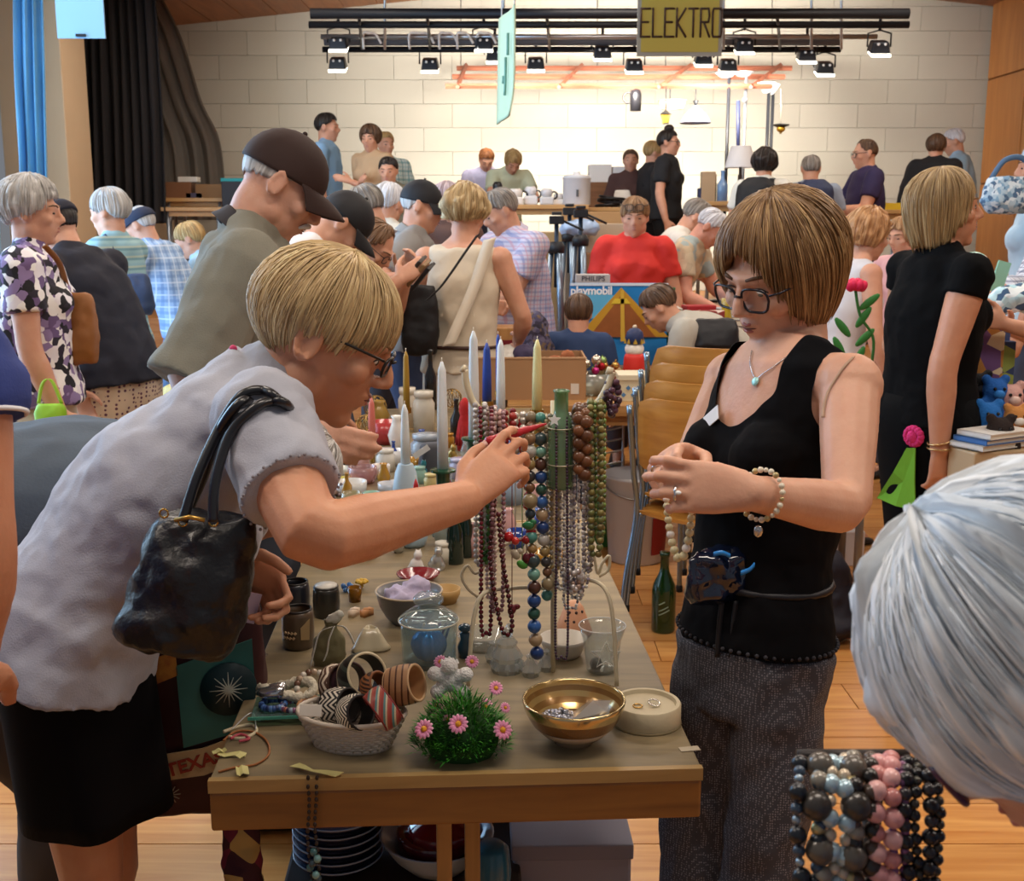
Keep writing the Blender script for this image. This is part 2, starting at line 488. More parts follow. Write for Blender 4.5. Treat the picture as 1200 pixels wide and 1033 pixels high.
def snap(objs, px, py, lift=0.):
 """where the sight line of a pixel meets the given things: point and normal"""
 o0 = V((0, 0, CAMZ)); d = (at(px, py, 1.) - o0).normalized(); best = None
 for o in objs:
  if '_bvh' not in _BV.setdefault(o.name, {}):
   loc = root_loc(o); me = o.data
   _BV[o.name]['_bvh'] = BVHTree.FromPolygons([v.co + loc for v in me.vertices], [tuple(p.vertices) for p in me.polygons])
  h_ = _BV[o.name]['_bvh'].ray_cast(o0, d)
  if h_[0] is not None and (best is None or h_[3] < best[2]): best = (h_[0], h_[1], h_[3])
 if best is None: return at(px, py, 2.), V((0, -1, 0))
 n = best[1] if best[1].dot(d) < 0 else -best[1]
 return best[0] + n * lift, n
_BV = {}
def text_mesh(txt, size, depth=.002, shear=0., bold=0., spacing=1.):
 c = bpy.data.curves.new('t', 'FONT'); c.body = txt; c.size = size; c.extrude = depth; c.align_x = 'CENTER'; c.align_y = 'CENTER'
 c.shear = shear; c.offset = bold; c.space_character = spacing; c.resolution_u = 3
 o = bpy.data.objects.new('t', c)
 me = bpy.data.meshes.new_from_object(o)
 mb = MB(); mb.add([v.co.copy() for v in me.vertices], [tuple(p.vertices) for p in me.polygons])
 bpy.data.objects.remove(o); bpy.data.curves.remove(c); bpy.data.meshes.remove(me)
 return mb
def xf(mb, mat4):
 mb.v = [tuple(mat4 @ V(p)) for p in mb.v]
 return mb
def rotz(a): return Matrix.Rotation(a, 3, 'Z')
def rotx(a): return Matrix.Rotation(a, 3, 'X')
def roty(a): return Matrix.Rotation(a, 3, 'Y')
def bez(pts, n=12):
 """Catmull-Rom through the points"""
 P = [V(p) for p in pts]; out = []
 for i in range(len(P) - 1):
  p0 = P[max(i - 1, 0)]; p1 = P[i]; p2 = P[i + 1]; p3 = P[min(i + 2, len(P) - 1)]
  for k in range(n):
   t = k / n
   out.append(.5 * ((2 * p1) + (p2 - p0) * t + (2 * p0 - 5 * p1 + 4 * p2 - p3) * t * t + (3 * p1 - p0 - 3 * p2 + p3) * t ** 3))
 out.append(P[-1])
 return out
# ------------------------------------------------------------------ the hall
STAGE = .70; SY = 8.7; WY = 14.0; LX = -3.95; RX = 5.55
def floorobj():
 mb = MB(); mb.box((.8, 5.5, -.03), (13, 19, .04)); o = struct(mb.build('floor', wood('b87a3c', 'd39a58', 0, 3, .35), sm=0))
 pm = wood('b9783a', 'd8a05c', 0, 2.2, .33, 14, .25)
 me = None; k = 0
 rw = .2; ln = 1.7
 for r in range(26):
  y = 1.9 + r * rw
  for c in range(5):
   x = -2.6 + (r % 3) * .57 + c * ln
   if x > 4.2: continue
   if me is None:
    b = MB(); b.box((0, 0, -.006), (ln - .004, rw - .004, .012)); q = b.build('plank', pm, o, sm=0, local=True); me = q.data
   else:
    q = bpy.data.objects.new('plank', me); COL.objects.link(q); q.parent = o
   q.location = (x, y, .0)
 return o
floorobj()
# stage platform with a lower step in front
STEP = .45
mb = MB(); mb.box((.8, (SY + 1.2 + WY) / 2 + .1, STAGE / 2), (9.5, WY - SY - 1.0, STAGE)); mb.box((.8, SY + .65, STEP / 2), (9.5, 1.1, STEP)); struct(mb.build('floor_stage', wood('a9713e', 'c28d55', 0, 3, .45), sm=0))
# back wall of large pale blocks
bw = MB(); bw.box((.8, WY + .16, 2.6), (10.2, .2, 5.2)); WB = struct(bw.build('wall_back', M('a5a298', .9), sm=0))
def blockmat():
 m, nt, b = _new('wall_block'); b.inputs['Roughness'].default_value = .88
 oi = nd(nt, 'ShaderNodeObjectInfo'); tc = nd(nt, 'ShaderNodeTexCoord')
 n = nd(nt, 'ShaderNodeTexNoise'); n.inputs['Scale'].default_value = 9; n.inputs['Detail'].default_value = 6; nt.links.new(tc.outputs['Object'], n.inputs['Vector'])
 k = mathn(nt, 'ADD', mathn(nt, 'MULTIPLY', oi.outputs['Random'], .75), mathn(nt, 'MULTIPLY', n.outputs[0], .3))
 nt.links.new(mixc(nt, k, hx('aeaba0'), hx('b8b5aa')), b.inputs['Base Color'])
 return m
BMAT = blockmat(); bme = None
bwid, bhei = .68, .272
for r in range(15):
 for c in range(16):
  x = -4.1 + (r % 2) * .34 + c * bwid; z = .84 + r * bhei
  if bme is None:
   b = MB(); b.box((0, 0, 0), (bwid - .004, .05, bhei - .004)); q = b.build('block', BMAT, WB, sm=0, local=True); bme = q.data
  else:
   q = bpy.data.objects.new('block', bme); COL.objects.link(q); q.parent = WB
  q.location = (x, WY + .04 + random.uniform(-.003, .003), z)
# right wall: tall timber panels
rw = MB(); rw.box((RX + .12, 7.5, 2.6), (.2, 14, 5.2)); WR = struct(rw.build('wall_right', M('8a5a30', .7), sm=0))
pm = wood('b5763a', 'c98b4c', 2, 1.2, .4, 8)
for y, wd in ((13.45, 1.0), (12.42, 1.0), (11.39, 1.0), (10.36, 1.0), (9.33, 1.0)):
 for z, hh in ((1.0, 1.9), (2.55, 1.16), (3.95, 1.6)):
  b = MB(); b.box((RX - .0, y, z), (.03, wd, hh)); b.build('panel', pm, WR, sm=0, bevel=.006)
# left wall, column, window
lw = MB()
lw.box((LX - .12, 12.2, 2.6), (.2, 4.2, 5.2)); lw.box((LX - .12, 6.2, .45), (.2, 7.8, .9)); lw.box((LX - .12, 6.2, 4.6), (.2, 7.8, 1.2))
struct(lw.build('wall_left', M('b7a893', .85), sm=0))
b = MB(); b.box((LX + .1, 9.85, 2.6), (.52, .55, 5.2)); struct(b.build('column', M('c3ab8c', .85, var=.06, scale=3), sm=0, bevel=.01))
wn = MB(); wn.box((LX - .13, 5.6, 2.45), (.02, 7.0, 3.1)); wo = struct(wn.build('window_1', M('bfe3ff', .3, emit=2.6), sm=0))
for y in (2.2, 3.6, 5.0, 6.4, 7.8, 9.05):
 b = MB(); b.box((LX - .07, y, 2.45), (.09, .09, 3.1)); b.build('window_post', M('8fb8d4', .5), wo, sm=0)
for z in (.93, 3.97):
 b = MB(); b.box((LX - .06, 5.6, z), (.12, 7.0, .07)); b.build('window_rail', M('8fb8d4', .5), wo, sm=0)
def ceil_z(x): return 3.69 + (x + 3.9) * .1 if x < 1.9 else 4.27 - (x - 1.9) * .1
cl = MB()
for x0, x1 in ((-4.2, 1.9), (1.9, 6.0)):
 cl.box(((x0 + x1) / 2, 7.4, (ceil_z(x0) + ceil_z(x1)) / 2 + .12), ((x1 - x0) / cos(atan2(.1, 1)), 14, .05), roty(atan2(-.1, 1) if x0 < 0 else atan2(.1, 1)))
CE = struct(cl.build('ceiling', M('6f4526', .7), sm=0))
cm = wood('7d4c28', '9a6236', 1, 1.5, .5, 9); cme = {}
for i in range(26):
 x = -4.05 + i * .385; sg = x < 1.75
 for j, (y0, ln) in enumerate(((12.4, 3.3), (9.1, 3.2), (5.9, 3.2))):
  if sg not in cme or True:
   key = (sg, j)
   if key not in cme:
    b = MB(); b.box((0, 0, 0), (.378, ln - .01, .02), roty(atan2(-.1, 1) if sg else atan2(.1, 1))); q = b.build('board', cm, CE, sm=0, local=True); cme[key] = q.data
   else:
    q = bpy.data.objects.new('board', cme[key]); COL.objects.link(q); q.parent = CE
  q.location = (x, y0, ceil_z(x) + .075)
# ------------------------------------------------------------------ curtains
def curtain(name, label, mat, left, right, d, ztop=None, zbot=None, folds=9, amp=.05, top=None, bot=None, nrm=(0, -1, 0)):
 """hanging cloth between a left and a right edge line (world points from top to bottom)"""
 mb = MB(); nz = len(left); nx = folds * 8; rings = []
 for i in range(nz):
  L = []
  for q in range(nx + 1):
   t = q / nx; p = V(left[i]).lerp(V(right[i]), t)
   a = amp * (.55 + .45 * i / nz) * (sin(t * folds * 2 * pi + .6 * sin(t * 9)) + .35 * sin(t * folds * 4.6 * pi + i * .1))
   L.append(p + V(nrm) * a)
  rings.append(L)
 vs = [p for r in rings for p in r]; fs = [(i * (nx + 1) + q, i * (nx + 1) + q + 1, (i + 1) * (nx + 1) + q + 1, (i + 1) * (nx + 1) + q) for i in range(nz - 1) for q in range(nx)]
 mb.add(vs, fs)
 o = solo(mb, name, mat, label, 'curtain', solid=.012)
 return o
def edge(pts, n=14):
 return bez(pts, n)
y1 = 10.6
curtain('stage_curtain', 'black stage curtain hanging in deep folds beside the beige column', M('1d1b1d', .9, var=.25, scale=5), edge([onY(92, -60, y1), onY(96, 60, y1), onY(100, 160, y1), onY(104, 262, y1)]), edge([onY(178, -60, y1), onY(186, 60, y1), onY(191, 160, y1), onY(194, 262, y1)]), 10, folds=8, amp=.07)
y2 = 12.1
curtain('stage_curtain', 'dark grey curtain swept diagonally across the pale back wall', M('76716a', .9, var=.15, scale=5), edge([onY(128, -40, y2), onY(142, 40, y2), onY(168, 120, y2), onY(186, 180, y2), onY(190, 258, y2)]), edge([onY(170, -40, y2), onY(211, 40, y2), onY(236, 118, y2), onY(258, 170, y2), onY(266, 258, y2)]), 12, folds=4, amp=.06)
y3 = 8.9
curtain('window_curtain', 'shiny blue curtain gathered beside the bright window', M('4f97c9', .3, sheen=.3, var=.4, scale=2), edge([onY(16, -60, y3), onY(18, 80, y3), onY(24, 200, y3), onY(27, 330, y3)]), edge([onY(48, -60, y3), onY(52, 80, y3), onY(55, 200, y3), onY(58, 330, y3)]), 9, folds=3, amp=.05)
# ------------------------------------------------------------------ lighting grid over the stage
DKM = M('1b1c20', .5, .4); SILM = M('b9bcc0', .3, .9)
grid = thing('lighting_grid', 'dark steel pipe grid hanging from the ceiling above the stage', 'pipe grid', onY(700, 30, 10.6))
def pipe(x0, x1, y, Y, r, mat):
 b = MB(); b.tube([onY(x0, y, Y), onY(x1, y, Y)], r, 10); return b.build('pipe', mat, grid)
pipe(364, 1065, 16, 9.9, .042, DKM); pipe(362, 1065, 29, 10.4, .03, DKM); pipe(376, 1028, 43, 10.9, .022, SILM); pipe(378, 985, 58, 11.4, .028, DKM); pipe(380, 985, 49, 11.2, .035, M('55555a', .6))
for x in (451, 590, 951, 986, 848):
 b = MB(); b.tube([onY(x, 58, 10.4), onY(x, -70, 10.4)], .012, 8); b.build('hanger_rod', SILM, grid)
for x in (500, 640, 780, 910, 420):
 b = MB(); b.tube([onY(x, 16, 9.9), onY(x + 2, 29, 10.4), onY(x + 4, 58, 11.4)], .014, 6); b.build('clamp', DKM, grid)
for i, (x0, x1) in enumerate(((426, 440), (480, 502), (515, 530), (536, 548), (560, 575))):
 b = MB(); p = onY(x0, 44, 10.85); q = onY(x1, 40, 10.85)
 b.tube(bez([p + V((0, 0, -.1)), p + V((0, 0, .03)), (p + q) / 2 + V((0, -.02, .02)), q, q + V((0.05, 0, -.08))], 5), .012, 6); b.build('white_tape', M('ece9e2', .7), grid)
def floodlight(px, py, Y, big=1., aim=None, power=0, label=''):
 c = onY(px, py, Y); t = thing('floodlight', label, 'stage light', c - V((0, 0, .08)), 'stage floodlights on the pipe grid')
 b = MB(); b.box(c, (.17 * big, .15 * big, .10 * big), rotx(rad(18)), taper=.8); b.build('housing', M('22252c', .45, .3), t, sm=0, bevel=.012)
 b = MB(); b.box(c + V((0, -.02, -.06 * big)), (.165 * big, .13 * big, .018), rotx(rad(24))); b.build('lamp_glass', M('fff6e2', .3, emit=5.), t, sm=0)
 b = MB(); b.tube([c + V((-.1 * big, 0, 0)), c + V((-.1 * big, 0, .11)), c + V((0, 0, .14)), c + V((.1 * big, 0, .11)), c + V((.1 * big, 0, 0))], .008, 6); b.build('yoke', DKM, t)
 b = MB(); b.tube([c + V((0, 0, .13)), c + V((0, 0, .24))], .014, 8); b.build('clamp', DKM, t)
 for k in (-1, 1):
  b = MB(); b.ell(c + V((k * .03, -.085 * big, .01)), .012); b.build('rivet', M('e8e8e8', .3), t)
 if power:
  l = bpy.data.lights.new('beam', 'SPOT'); l.energy = power; l.spot_size = rad(115); l.spot_blend = .8; l.color = hx('fff4e4'); l.shadow_soft_size = .12
  o = bpy.data.objects.new('flood_beam', l); COL.objects.link(o); o.location = c + V((0, .1, -.1)); dd = V(aim) - o.location
  o.rotation_euler = dd.to_track_quat('-Z', 'Y').to_euler()
FL = [(397, 50, 10.9, 0, 'upper of the two stage floodlights stacked at the far left of the grid'), (396, 74, 11.4, 45, 'lower stage floodlight at the left end of the pipe grid'), (504, 75, 11.4, 80, 'stage floodlight hanging alone between the left pair and the green banner'), (567, 50, 10.9, 0, 'stage floodlight just left of the pale green banner'), (580, 64, 11.4, 70, 'small floodlight half hidden behind the pale green banner'),
      (628, 74, 11.4, 100, 'stage floodlight hanging just right of the pale green banner'), (706, 61, 11.2, 110, 'stage floodlight left of the yellow sign'), (743, 76, 11.4, 120, 'stage floodlight below the left edge of the yellow sign'), (824, 68, 11.4, 120, 'stage floodlight below the right part of the yellow sign'), (853, 76, 11.4, 110, 'stage floodlight above the tall uplighter lamps'), (872, 53, 10.9, 0, 'stage floodlight at the right edge of the yellow sign'), (945, 64, 11.3, 60, 'grey stage floodlight on the right half of the grid'), (966, 79, 11.4, 40, 'lowest stage floodlight on the right of the grid'), (1030, 55, 10.4, 0, 'stage floodlight at the far right end of the grid')]
for px, py, Y, pw, lb in FL:
 floodlight(px, py, Y, 1., (onY(px + (740 - px) * .12, 150, WY)), pw * 2.1, lb)
# timber frame hung below the grid
tf = thing('timber_frame', 'reddish timber lattice frame hanging below the stage lights', 'frame', onY(720, 90, 12.4)); tm = wood('6a3a2a', '84503c', 0, 3, .6)
for x0, x1, y, Y in ((535, 928, 80, 12.8), (530, 920, 90, 12.4), (522, 905, 101, 12.0)):
 b = MB(); b.tube([onY(x0, y, Y), onY(x1, y, Y)], .026, 4); b.build('rail', tm, tf, sm=0)
for x0, x1 in ((536, 546), (655, 682), (772, 810), (880, 915)):
 b = MB(); b.tube([onY(x0, 102, 11.95), onY(x1, 76, 12.85)], .024, 4); b.build('crosspiece', tm, tf, sm=0)
for x in (540, 700, 780, 905):
 b = MB(); b.tube([onY(x, 80, 12.8), onY(x, -20, 12.8), onY(x, -20, 12.8) + V((0, 0, 1.0))], .005, 5); b.build('hanging_wire', DKM, tf)
# ------------------------------------------------------------------ hanging signs
Y = 7.0
sg = thing('hanging_sign', 'yellow sign with dark lettering hanging from the ceiling', 'sign', onY(797, 66, Y))
a = onY(746, 66, Y); c = onY(848, -16, Y)
b = MB(); b.box(((a.x + c.x) / 2, Y, (a.z + c.z) / 2), (c.x - a.x, .012, c.z - a.z)); b.build('backing_board', M('9b9a93', .7), sg, sm=0)
b = MB(); b.box(((a.x + c.x) / 2, Y - .008, (a.z + c.z) / 2), (c.x - a.x - .045, .006, c.z - a.z - .045)); b.build('yellow_panel', M('b3a348', .6, var=.05, scale=4), sg, sm=0)
def stroke_text(txt, cx, cz, Y, cw, ch, gap, r, mat, parent, name='lettering'):
 """letters drawn with straight marker strokes"""
 S = {'E': [((1, 1), (0, 1), (0, 0), (1, 0)), ((0, .52), (.8, .52))], 'L': [((0, 1), (0, 0), (1, 0))], 'K': [((0, 1), (0, 0)), ((.95, 1), (.05, .5), (1, 0))], 'T': [((0, 1), (1, 1)), ((.5, 1), (.5, 0))], 'R': [((0, 0), (0, 1), (.85, 1), (.95, .75), (.85, .52), (0, .52)), ((.35, .52), (1, 0))], 'O': [((.1, 0), (0, .1), (0, .9), (.1, 1), (.9, 1), (1, .9), (1, .1), (.9, 0), (.1, 0))]}
 n = len(txt); tot = n * cw + (n - 1) * gap; x = cx - tot / 2
 for ch_ in txt:
  mb = MB()
  for st in S[ch_]:
   for p, q in zip(st, st[1:]):
    mb.tube([V((x + p[0] * cw, Y, cz + (p[1] - .5) * ch)), V((x + q[0] * cw, Y, cz + (q[1] - .5) * ch))], r, 6)
    for e in (p, q): mb.ell((x + e[0] * cw, Y, cz + (e[1] - .5) * ch), r, n=6, k=4)
  mb.build(name, mat, parent); x += cw + gap
zc = onY(798, 27, Y).z
stroke_text('ELEKTRO', onY(798, 27, Y).x, zc, Y - .013, .052, .155, .017, .0065, M('3b2415', .7), sg)
for k in (760, 836):
 b = MB(); b.tube([onY(k, -16, Y), onY(k, -180, Y)], .003, 5); b.build('cord', M('dddddd', .6), sg)
Y = 6.4
sg = thing('hanging_banner', 'pale green banner seen almost edge-on, hanging from the ceiling', 'banner', onY(594, 145, Y))
P = [onY(603, 5, 6.15), onY(603, 40, 6.15), onY(602, 100, 6.15), onY(597, 132, 6.15)]; Q = [onY(588, 22, 6.75), onY(587, 60, 6.75), onY(586, 110, 6.75), onY(585, 146, 6.75)]
L = bez(P, 6); Rr = bez(Q, 6); mb = MB(); rings = []
for i in range(len(L)):
 rings.append([L[i].lerp(Rr[i], t) + V((.012 * sin(t * 5), 0, 0)) for t in (0, .25, .5, .75, 1)])
vs = [p for r in rings for p in r]; mb.add(vs, [(i * 5 + q, i * 5 + q + 1, (i + 1) * 5 + q + 1, (i + 1) * 5 + q) for i in range(len(L) - 1) for q in range(4)])
mb.build('cloth', M('bcd3b4', .6, var=.05, scale=2), sg, solid=.012)
for (t, i0, i1) in ((.3, 5, 9), (.45, 8, 14), (.6, 10, 12)):
 b = MB(); b.tube([L[i].lerp(Rr[i], t) + V((-.012, -.004, 0)) for i in range(i0, i1)], .008, 5); b.build('painted_stroke', M('6f9a8a', .6), sg)
for p in (P[0], Q[0]):
 b = MB(); b.tube([p, p + V((0, 0, .7))], .004, 5); b.build('cord', M('dddddd', .6), sg)
Y = 5.6
a = onY(68, 45, Y); c = onY(119, -30, Y)
sg = thing('hanging_sign', 'plain light blue sign hanging in front of the black curtain', 'sign', onY(93, 46, Y))
b = MB(); b.box(((a.x + c.x) / 2, Y, (a.z + c.z) / 2), (c.x - a.x, .012, c.z - a.z)); b.build('board', M('8ec3ea', .6), sg, sm=0)
b = MB(); b.box(((a.x + c.x) / 2, Y - .01, a.z + .012), (.045, .012, .012)); b.build('clip', M('1a1a22', .5), sg, sm=0)
for x in (75, 112):
 b = MB(); b.tube([onY(x, -30, Y), onY(x, -200, Y)], .003, 5); b.build('cord', M('dddddd', .6), sg)
# ------------------------------------------------------------------ people
UP = V((0, 0, 1))
def ik(a, c, l1, l2, hint):
 a = V(a); c = V(c); d = c - a; L = d.length
 if L > (l1 + l2) * .985: c = a + d * ((l1 + l2) * .985 / L); d = c - a; L = d.length
 x = (l1 * l1 - l2 * l2 + L * L) / (2 * L); hh = sqrt(max(1e-8, l1 * l1 - x * x))
 dn = d / L; h = V(hint) - dn * V(hint).dot(dn)
 if h.length < 1e-4: h = frame(dn)[1]
 return a + dn * x + h.normalized() * hh, c
def headrot(fwd2, pitch, roll=0.):
 """head axes as matrix columns right / forward / up; pitch>0 looks down"""
 f = V(fwd2).normalized(); r = f.cross(UP).normalized()
 f3 = (f * cos(pitch) - UP * sin(pitch)).normalized(); u = r.cross(f3).normalized()
 if roll:
  q = Matrix.Rotation(roll, 3, f3); r = q @ r; u = q @ u
 return Matrix((r, f3, u)).transposed()
def skeleton(h=1.7, yaw=0., lean=0., base=(0, 0, 0), hp=0., hy=0., arms=None, girth=1., sex='f', stance=.05, side_lean=0., roll=0., twist=0.):
 ya = rad(yaw); fw = V((sin(ya), cos(ya), 0)); rt = V((cos(ya), -sin(ya), 0)); le = rad(lean)
 b = V(base)
 def dr(k): return (fw * sin(le * k) + UP * cos(le * k) + rt * side_lean).normalized()
 J = dict(h=h, fw=fw, rt=rt, sex=sex, girth=girth, base=b)
 pel = b + UP * (.53 * h - .03 * h * (1 - cos(le))) - fw * (sin(le) * .11 * h)
 J['pel'] = pel
 J['crotch'] = pel - UP * .06 * h + fw * .0
 J['waist'] = pel + dr(.5) * .085 * h
 J['chest'] = J['waist'] + dr(.9) * .115 * h
 J['sho'] = J['chest'] + dr(1.05) * .088 * h
 J['nb'] = J['sho'] + dr(1.15) * .028 * h
 hyaw = ya + rad(hy); hf = V((sin(hyaw), cos(hyaw), 0))
 HR = headrot(hf, rad(hp), rad(roll)); J['HR'] = HR
 nk = (dr(1.0) * .5 + (HR @ UP) * .5).normalized()
 J['hs'] = h / 1.7 * 1.0 if h > 1.45 else max(.82, h / 1.7 * 1.12)
 J['hc'] = J['nb'] + nk * .022 * h + (HR @ V((0, .014, .112))) * J['hs'] * .86
 srt = (rt * cos(rad(twist)) + fw * sin(rad(twist)))
 J['srt'] = srt
 sw = (.098 if sex == 'f' else .112) * h * (1 + (girth - 1) * .4)
 arms = arms or {}
 for s, k in (('L', -1), ('R', 1)):
  sh = J['sho'] + srt * (k * sw) - dr(1.05) * .008 * h
  J['sh' + s] = sh
  w_ = arms.get(s, (.06, .04, -.31))           # (out, forward, up) in fractions of height: default hanging
  if len(w_) == 3 and not isinstance(w_, V):
   wr = sh + rt * (k * w_[0] * h) + fw * (w_[1] * h) + UP * (w_[2] * h)
  else: wr = V(w_)
  hint = arms.get('hint' + s, rt * (k * .5) - fw * .6 - UP * .5)
  J['el' + s], J['wr' + s] = ik(sh, wr, .172 * h, .148 * h, hint)
  hip = pel + rt * (k * .052 * h) - UP * .015 * h; J['hip' + s] = hip
  an = b + rt * (k * stance * h) + UP * .045 * h - fw * .01 * h + fw * (.0)
  J['an' + s] = an
  J['kn' + s], _ = ik(hip, an, .243 * h, .235 * h, fw)
 return J
def torso_rings(J, inf=0., lo='crotch', hi='nb', wf=1., hemdrop=0., k=1.):
 h = J['h']; g = J['girth']; f = J['sex'] == 'f'
 names = ['crotch', 'pel', 'waist', 'chest', 'sho', 'nb']
 dims = {'crotch': (.070, .060), 'pel': ((.100 if f else .094) * g, .070 * g), 'waist': ((.078 if f else .088) * g, (.060 if f else .066) * g), 'chest': ((.088 if f else .098) * g, .066 * (1 + (g - 1) * .7)), 'sho': ((.082 if f else .094), .05), 'nb': (.036, .036)}
 pts = [J[n] for n in names]; out = []
 dense = []
 for i in range(len(pts) - 1):
  for t in (0, .34, .67): dense.append((i + t))
 dense.append(len(pts) - 1)
 cr = bez(pts, 3)
 i0 = names.index(lo); i1 = names.index(hi)
 for q, u in enumerate(dense):
  if u < i0 - 1e-6 or u > i1 + 1e-6: continue
  i = int(min(u, len(names) - 2)); t = u - i
  s_ = t * t * (3 - 2 * t)
  wa = dims[names[i]]; wb = dims[names[i + 1]]
  w_ = (wa[0] * (1 - s_) + wb[0] * s_) * h * wf + inf; d_ = (wa[1] * (1 - s_) + wb[1] * s_) * h * wf + inf
  if u < 2: hk_ = J.get('hipk', 1) + (1 - J.get('hipk', 1)) * max(0, u - 1); w_ *= hk_; d_ *= hk_
  tan = (cr[min(q + 1, len(cr) - 1)] - cr[max(q - 1, 0)]).normalized()
  lat = J['rt'] if u < 2.2 else (J['rt'] * max(0, (4 - u) / 1.8) + J['srt'] * min(1, (u - 2.2) / 1.8)).normalized()
  fw = tan.cross(lat).normalized()
  lat = fw.cross(tan).normalized()
  out.append((cr[q], lat * w_, fw * d_))
 return out
def bust(mb, J, inf=0., size=1.):
 if J['sex'] != 'f': return
 h = J['h']; tan = (J['sho'] - J['chest']).normalized(); fw = tan.cross(J['srt']).normalized()
 for k in (-1, 1):
  c = J['chest'] + tan * .004 * h + J['srt'] * (k * .042 * h) + fw * (.046 * h * (1 + (J['girth'] - 1) * .6))
  mb.ell(c, .034 * h * size + inf)
def arm(mb, J, s, inf=0., frm=0., to=2., flare=0.):
 """arm tube from parameter frm..to (0 shoulder, 1 elbow, 2 wrist)"""
 h = J['h']; g = 1 + (J['girth'] - 1) * .6; m = 1. if J['sex'] == 'f' else 1.12
 keys = [(0, .031), (.35, .029), (.8, .0245), (.92, .0243), (1.08, .0243), (1.3, .0245), (1.7, .019), (2., .0158)]
 sh, el, wr = J['sh' + s], J['el' + s], J['wr' + s]
 def pos(u): return sh.lerp(el, u) if u <= 1 else el.lerp(wr, u - 1)
 def rr(u):
  for (a, ra), (b, rb) in zip(keys, keys[1:]):
   if a <= u <= b: return (ra + (rb - ra) * (u - a) / (b - a)) * h * g * m
  return keys[-1][1] * h * m
 us = [frm] + [k[0] for k in keys if frm < k[0] < to] + [to]
 P = [pos(u) for u in us]; Rr = [rr(u) + inf + flare * max(0, (u - .15)) for u in us]
 return P, Rr
def leg(J, s, inf=0., to=2., wide=0.):
 h = J['h']; g = (1 + (J['girth'] - 1) * .6) * J.get('legk', 1)
 keys = [(0, .053), (.5, .046), (.9, .034), (1., .0325), (1.3, .034), (1.75, .024), (2., .021)]
 a, b, c = J['hip' + s], J['kn' + s], J['an' + s]
 def pos(u): return a.lerp(b, u) if u <= 1 else b.lerp(c, u - 1)
 us = [k[0] for k in keys if k[0] < to] + [to]
 Rr = []
 for u in us:
  for (p, rp), (q, rq) in zip(keys, keys[1:]):
   if p <= u <= q: Rr.append((rp + (rq - rp) * (u - p) / (q - p)) * h * g + inf + wide * u); break
 return [pos(u) for u in us], Rr
FING = [(.028, .088, (.043, .026, .021)), (.009, .093, (.048, .030, .022)), (-.010, .089, (.044, .028, .021)), (-.0275, .081, (.034, .022, .019))]
def hand(mb, wr, f, n, right, sc=1., curls=None, thumb=None, fr=1., spread=.06):
 """palm, four jointed fingers and a thumb.  f: finger direction, n: palm side normal"""
 f = V(f).normalized(); n = V(n); n = (n - f * n.dot(f)).normalized()
 s = f.cross(n) * (1 if right else -1); wr = V(wr)
 curls = curls or [(25, 30, 15)] * 4
 if len(curls) == 3 and isinstance(curls[0], (int, float)): curls = [curls] * 4
 def P(a, b, c): return wr + (f * a + s * b + n * c) * sc
 mb.ring_loft([(P(-.012, 0, 0), s * .026 * sc, n * .019 * sc), (P(.02, 0, 0), s * .031 * sc, n * .018 * sc), (P(.055, .001, 0), s * .039 * sc, n * .015 * sc), (P(.085, 0, 0), s * .040 * sc, n * .0125 * sc), (P(.093, 0, 0), s * .034 * sc, n * .008 * sc)], 16)
 tips = []
 for (so, fo, ls), cu in zip(FING, curls):
  d = (f + s * (so / .028 * spread)).normalized(); p = P(fo - .008, so, 0); pts = [p]; ang = 0
  d0 = d
  for L, a in zip(ls, cu):
   ang += rad(a); d = d0 * cos(ang) + n * sin(ang)
   p = p + d * L * sc * (1.0 if L != ls[0] else 1.12); pts.append(p)
  r = .0085 * sc * fr
  mb.limb(pts, [r * 1.06, r, r * .93, r * .8], 10)
  for q in pts[1:3]: mb.ell(q, r * 1.04, n=10, k=7)
  tips.append((pts, d, r))
 th = thumb or [(.55, .75, .25), (.8, .45, .25), (.95, .2, .2)]
 p = P(.012, .02, .004); pts = [p]
 for (a, b, c), L in zip(th, (.042, .034, .028)):
  p = p + (f * a + s * b + n * c).normalized() * L * sc; pts.append(p)
 r = .0102 * sc * fr
 mb.limb(pts, [r * 1.35, r * 1.12, r, r * .8], 10)
 tips.append((pts, (pts[-1] - pts[-2]).normalized(), r))
 return tips, (f, s, n)
def nails(tips, n, parent, mat, sc=1.):
 for pts, d, r in tips:
  e = pts[-1]; side = d.cross(n).normalized(); out = side.cross(d).normalized()
  if out.dot(n) > 0: out = -out
  mb = MB(); Rm = Matrix((side, d, out)).transposed()
  mb.ell(e + out * r * .62 - d * .002, (r * .62, r * .8, r * .22), Rm, 10, 6)
  mb.build('fingernail', mat, parent)
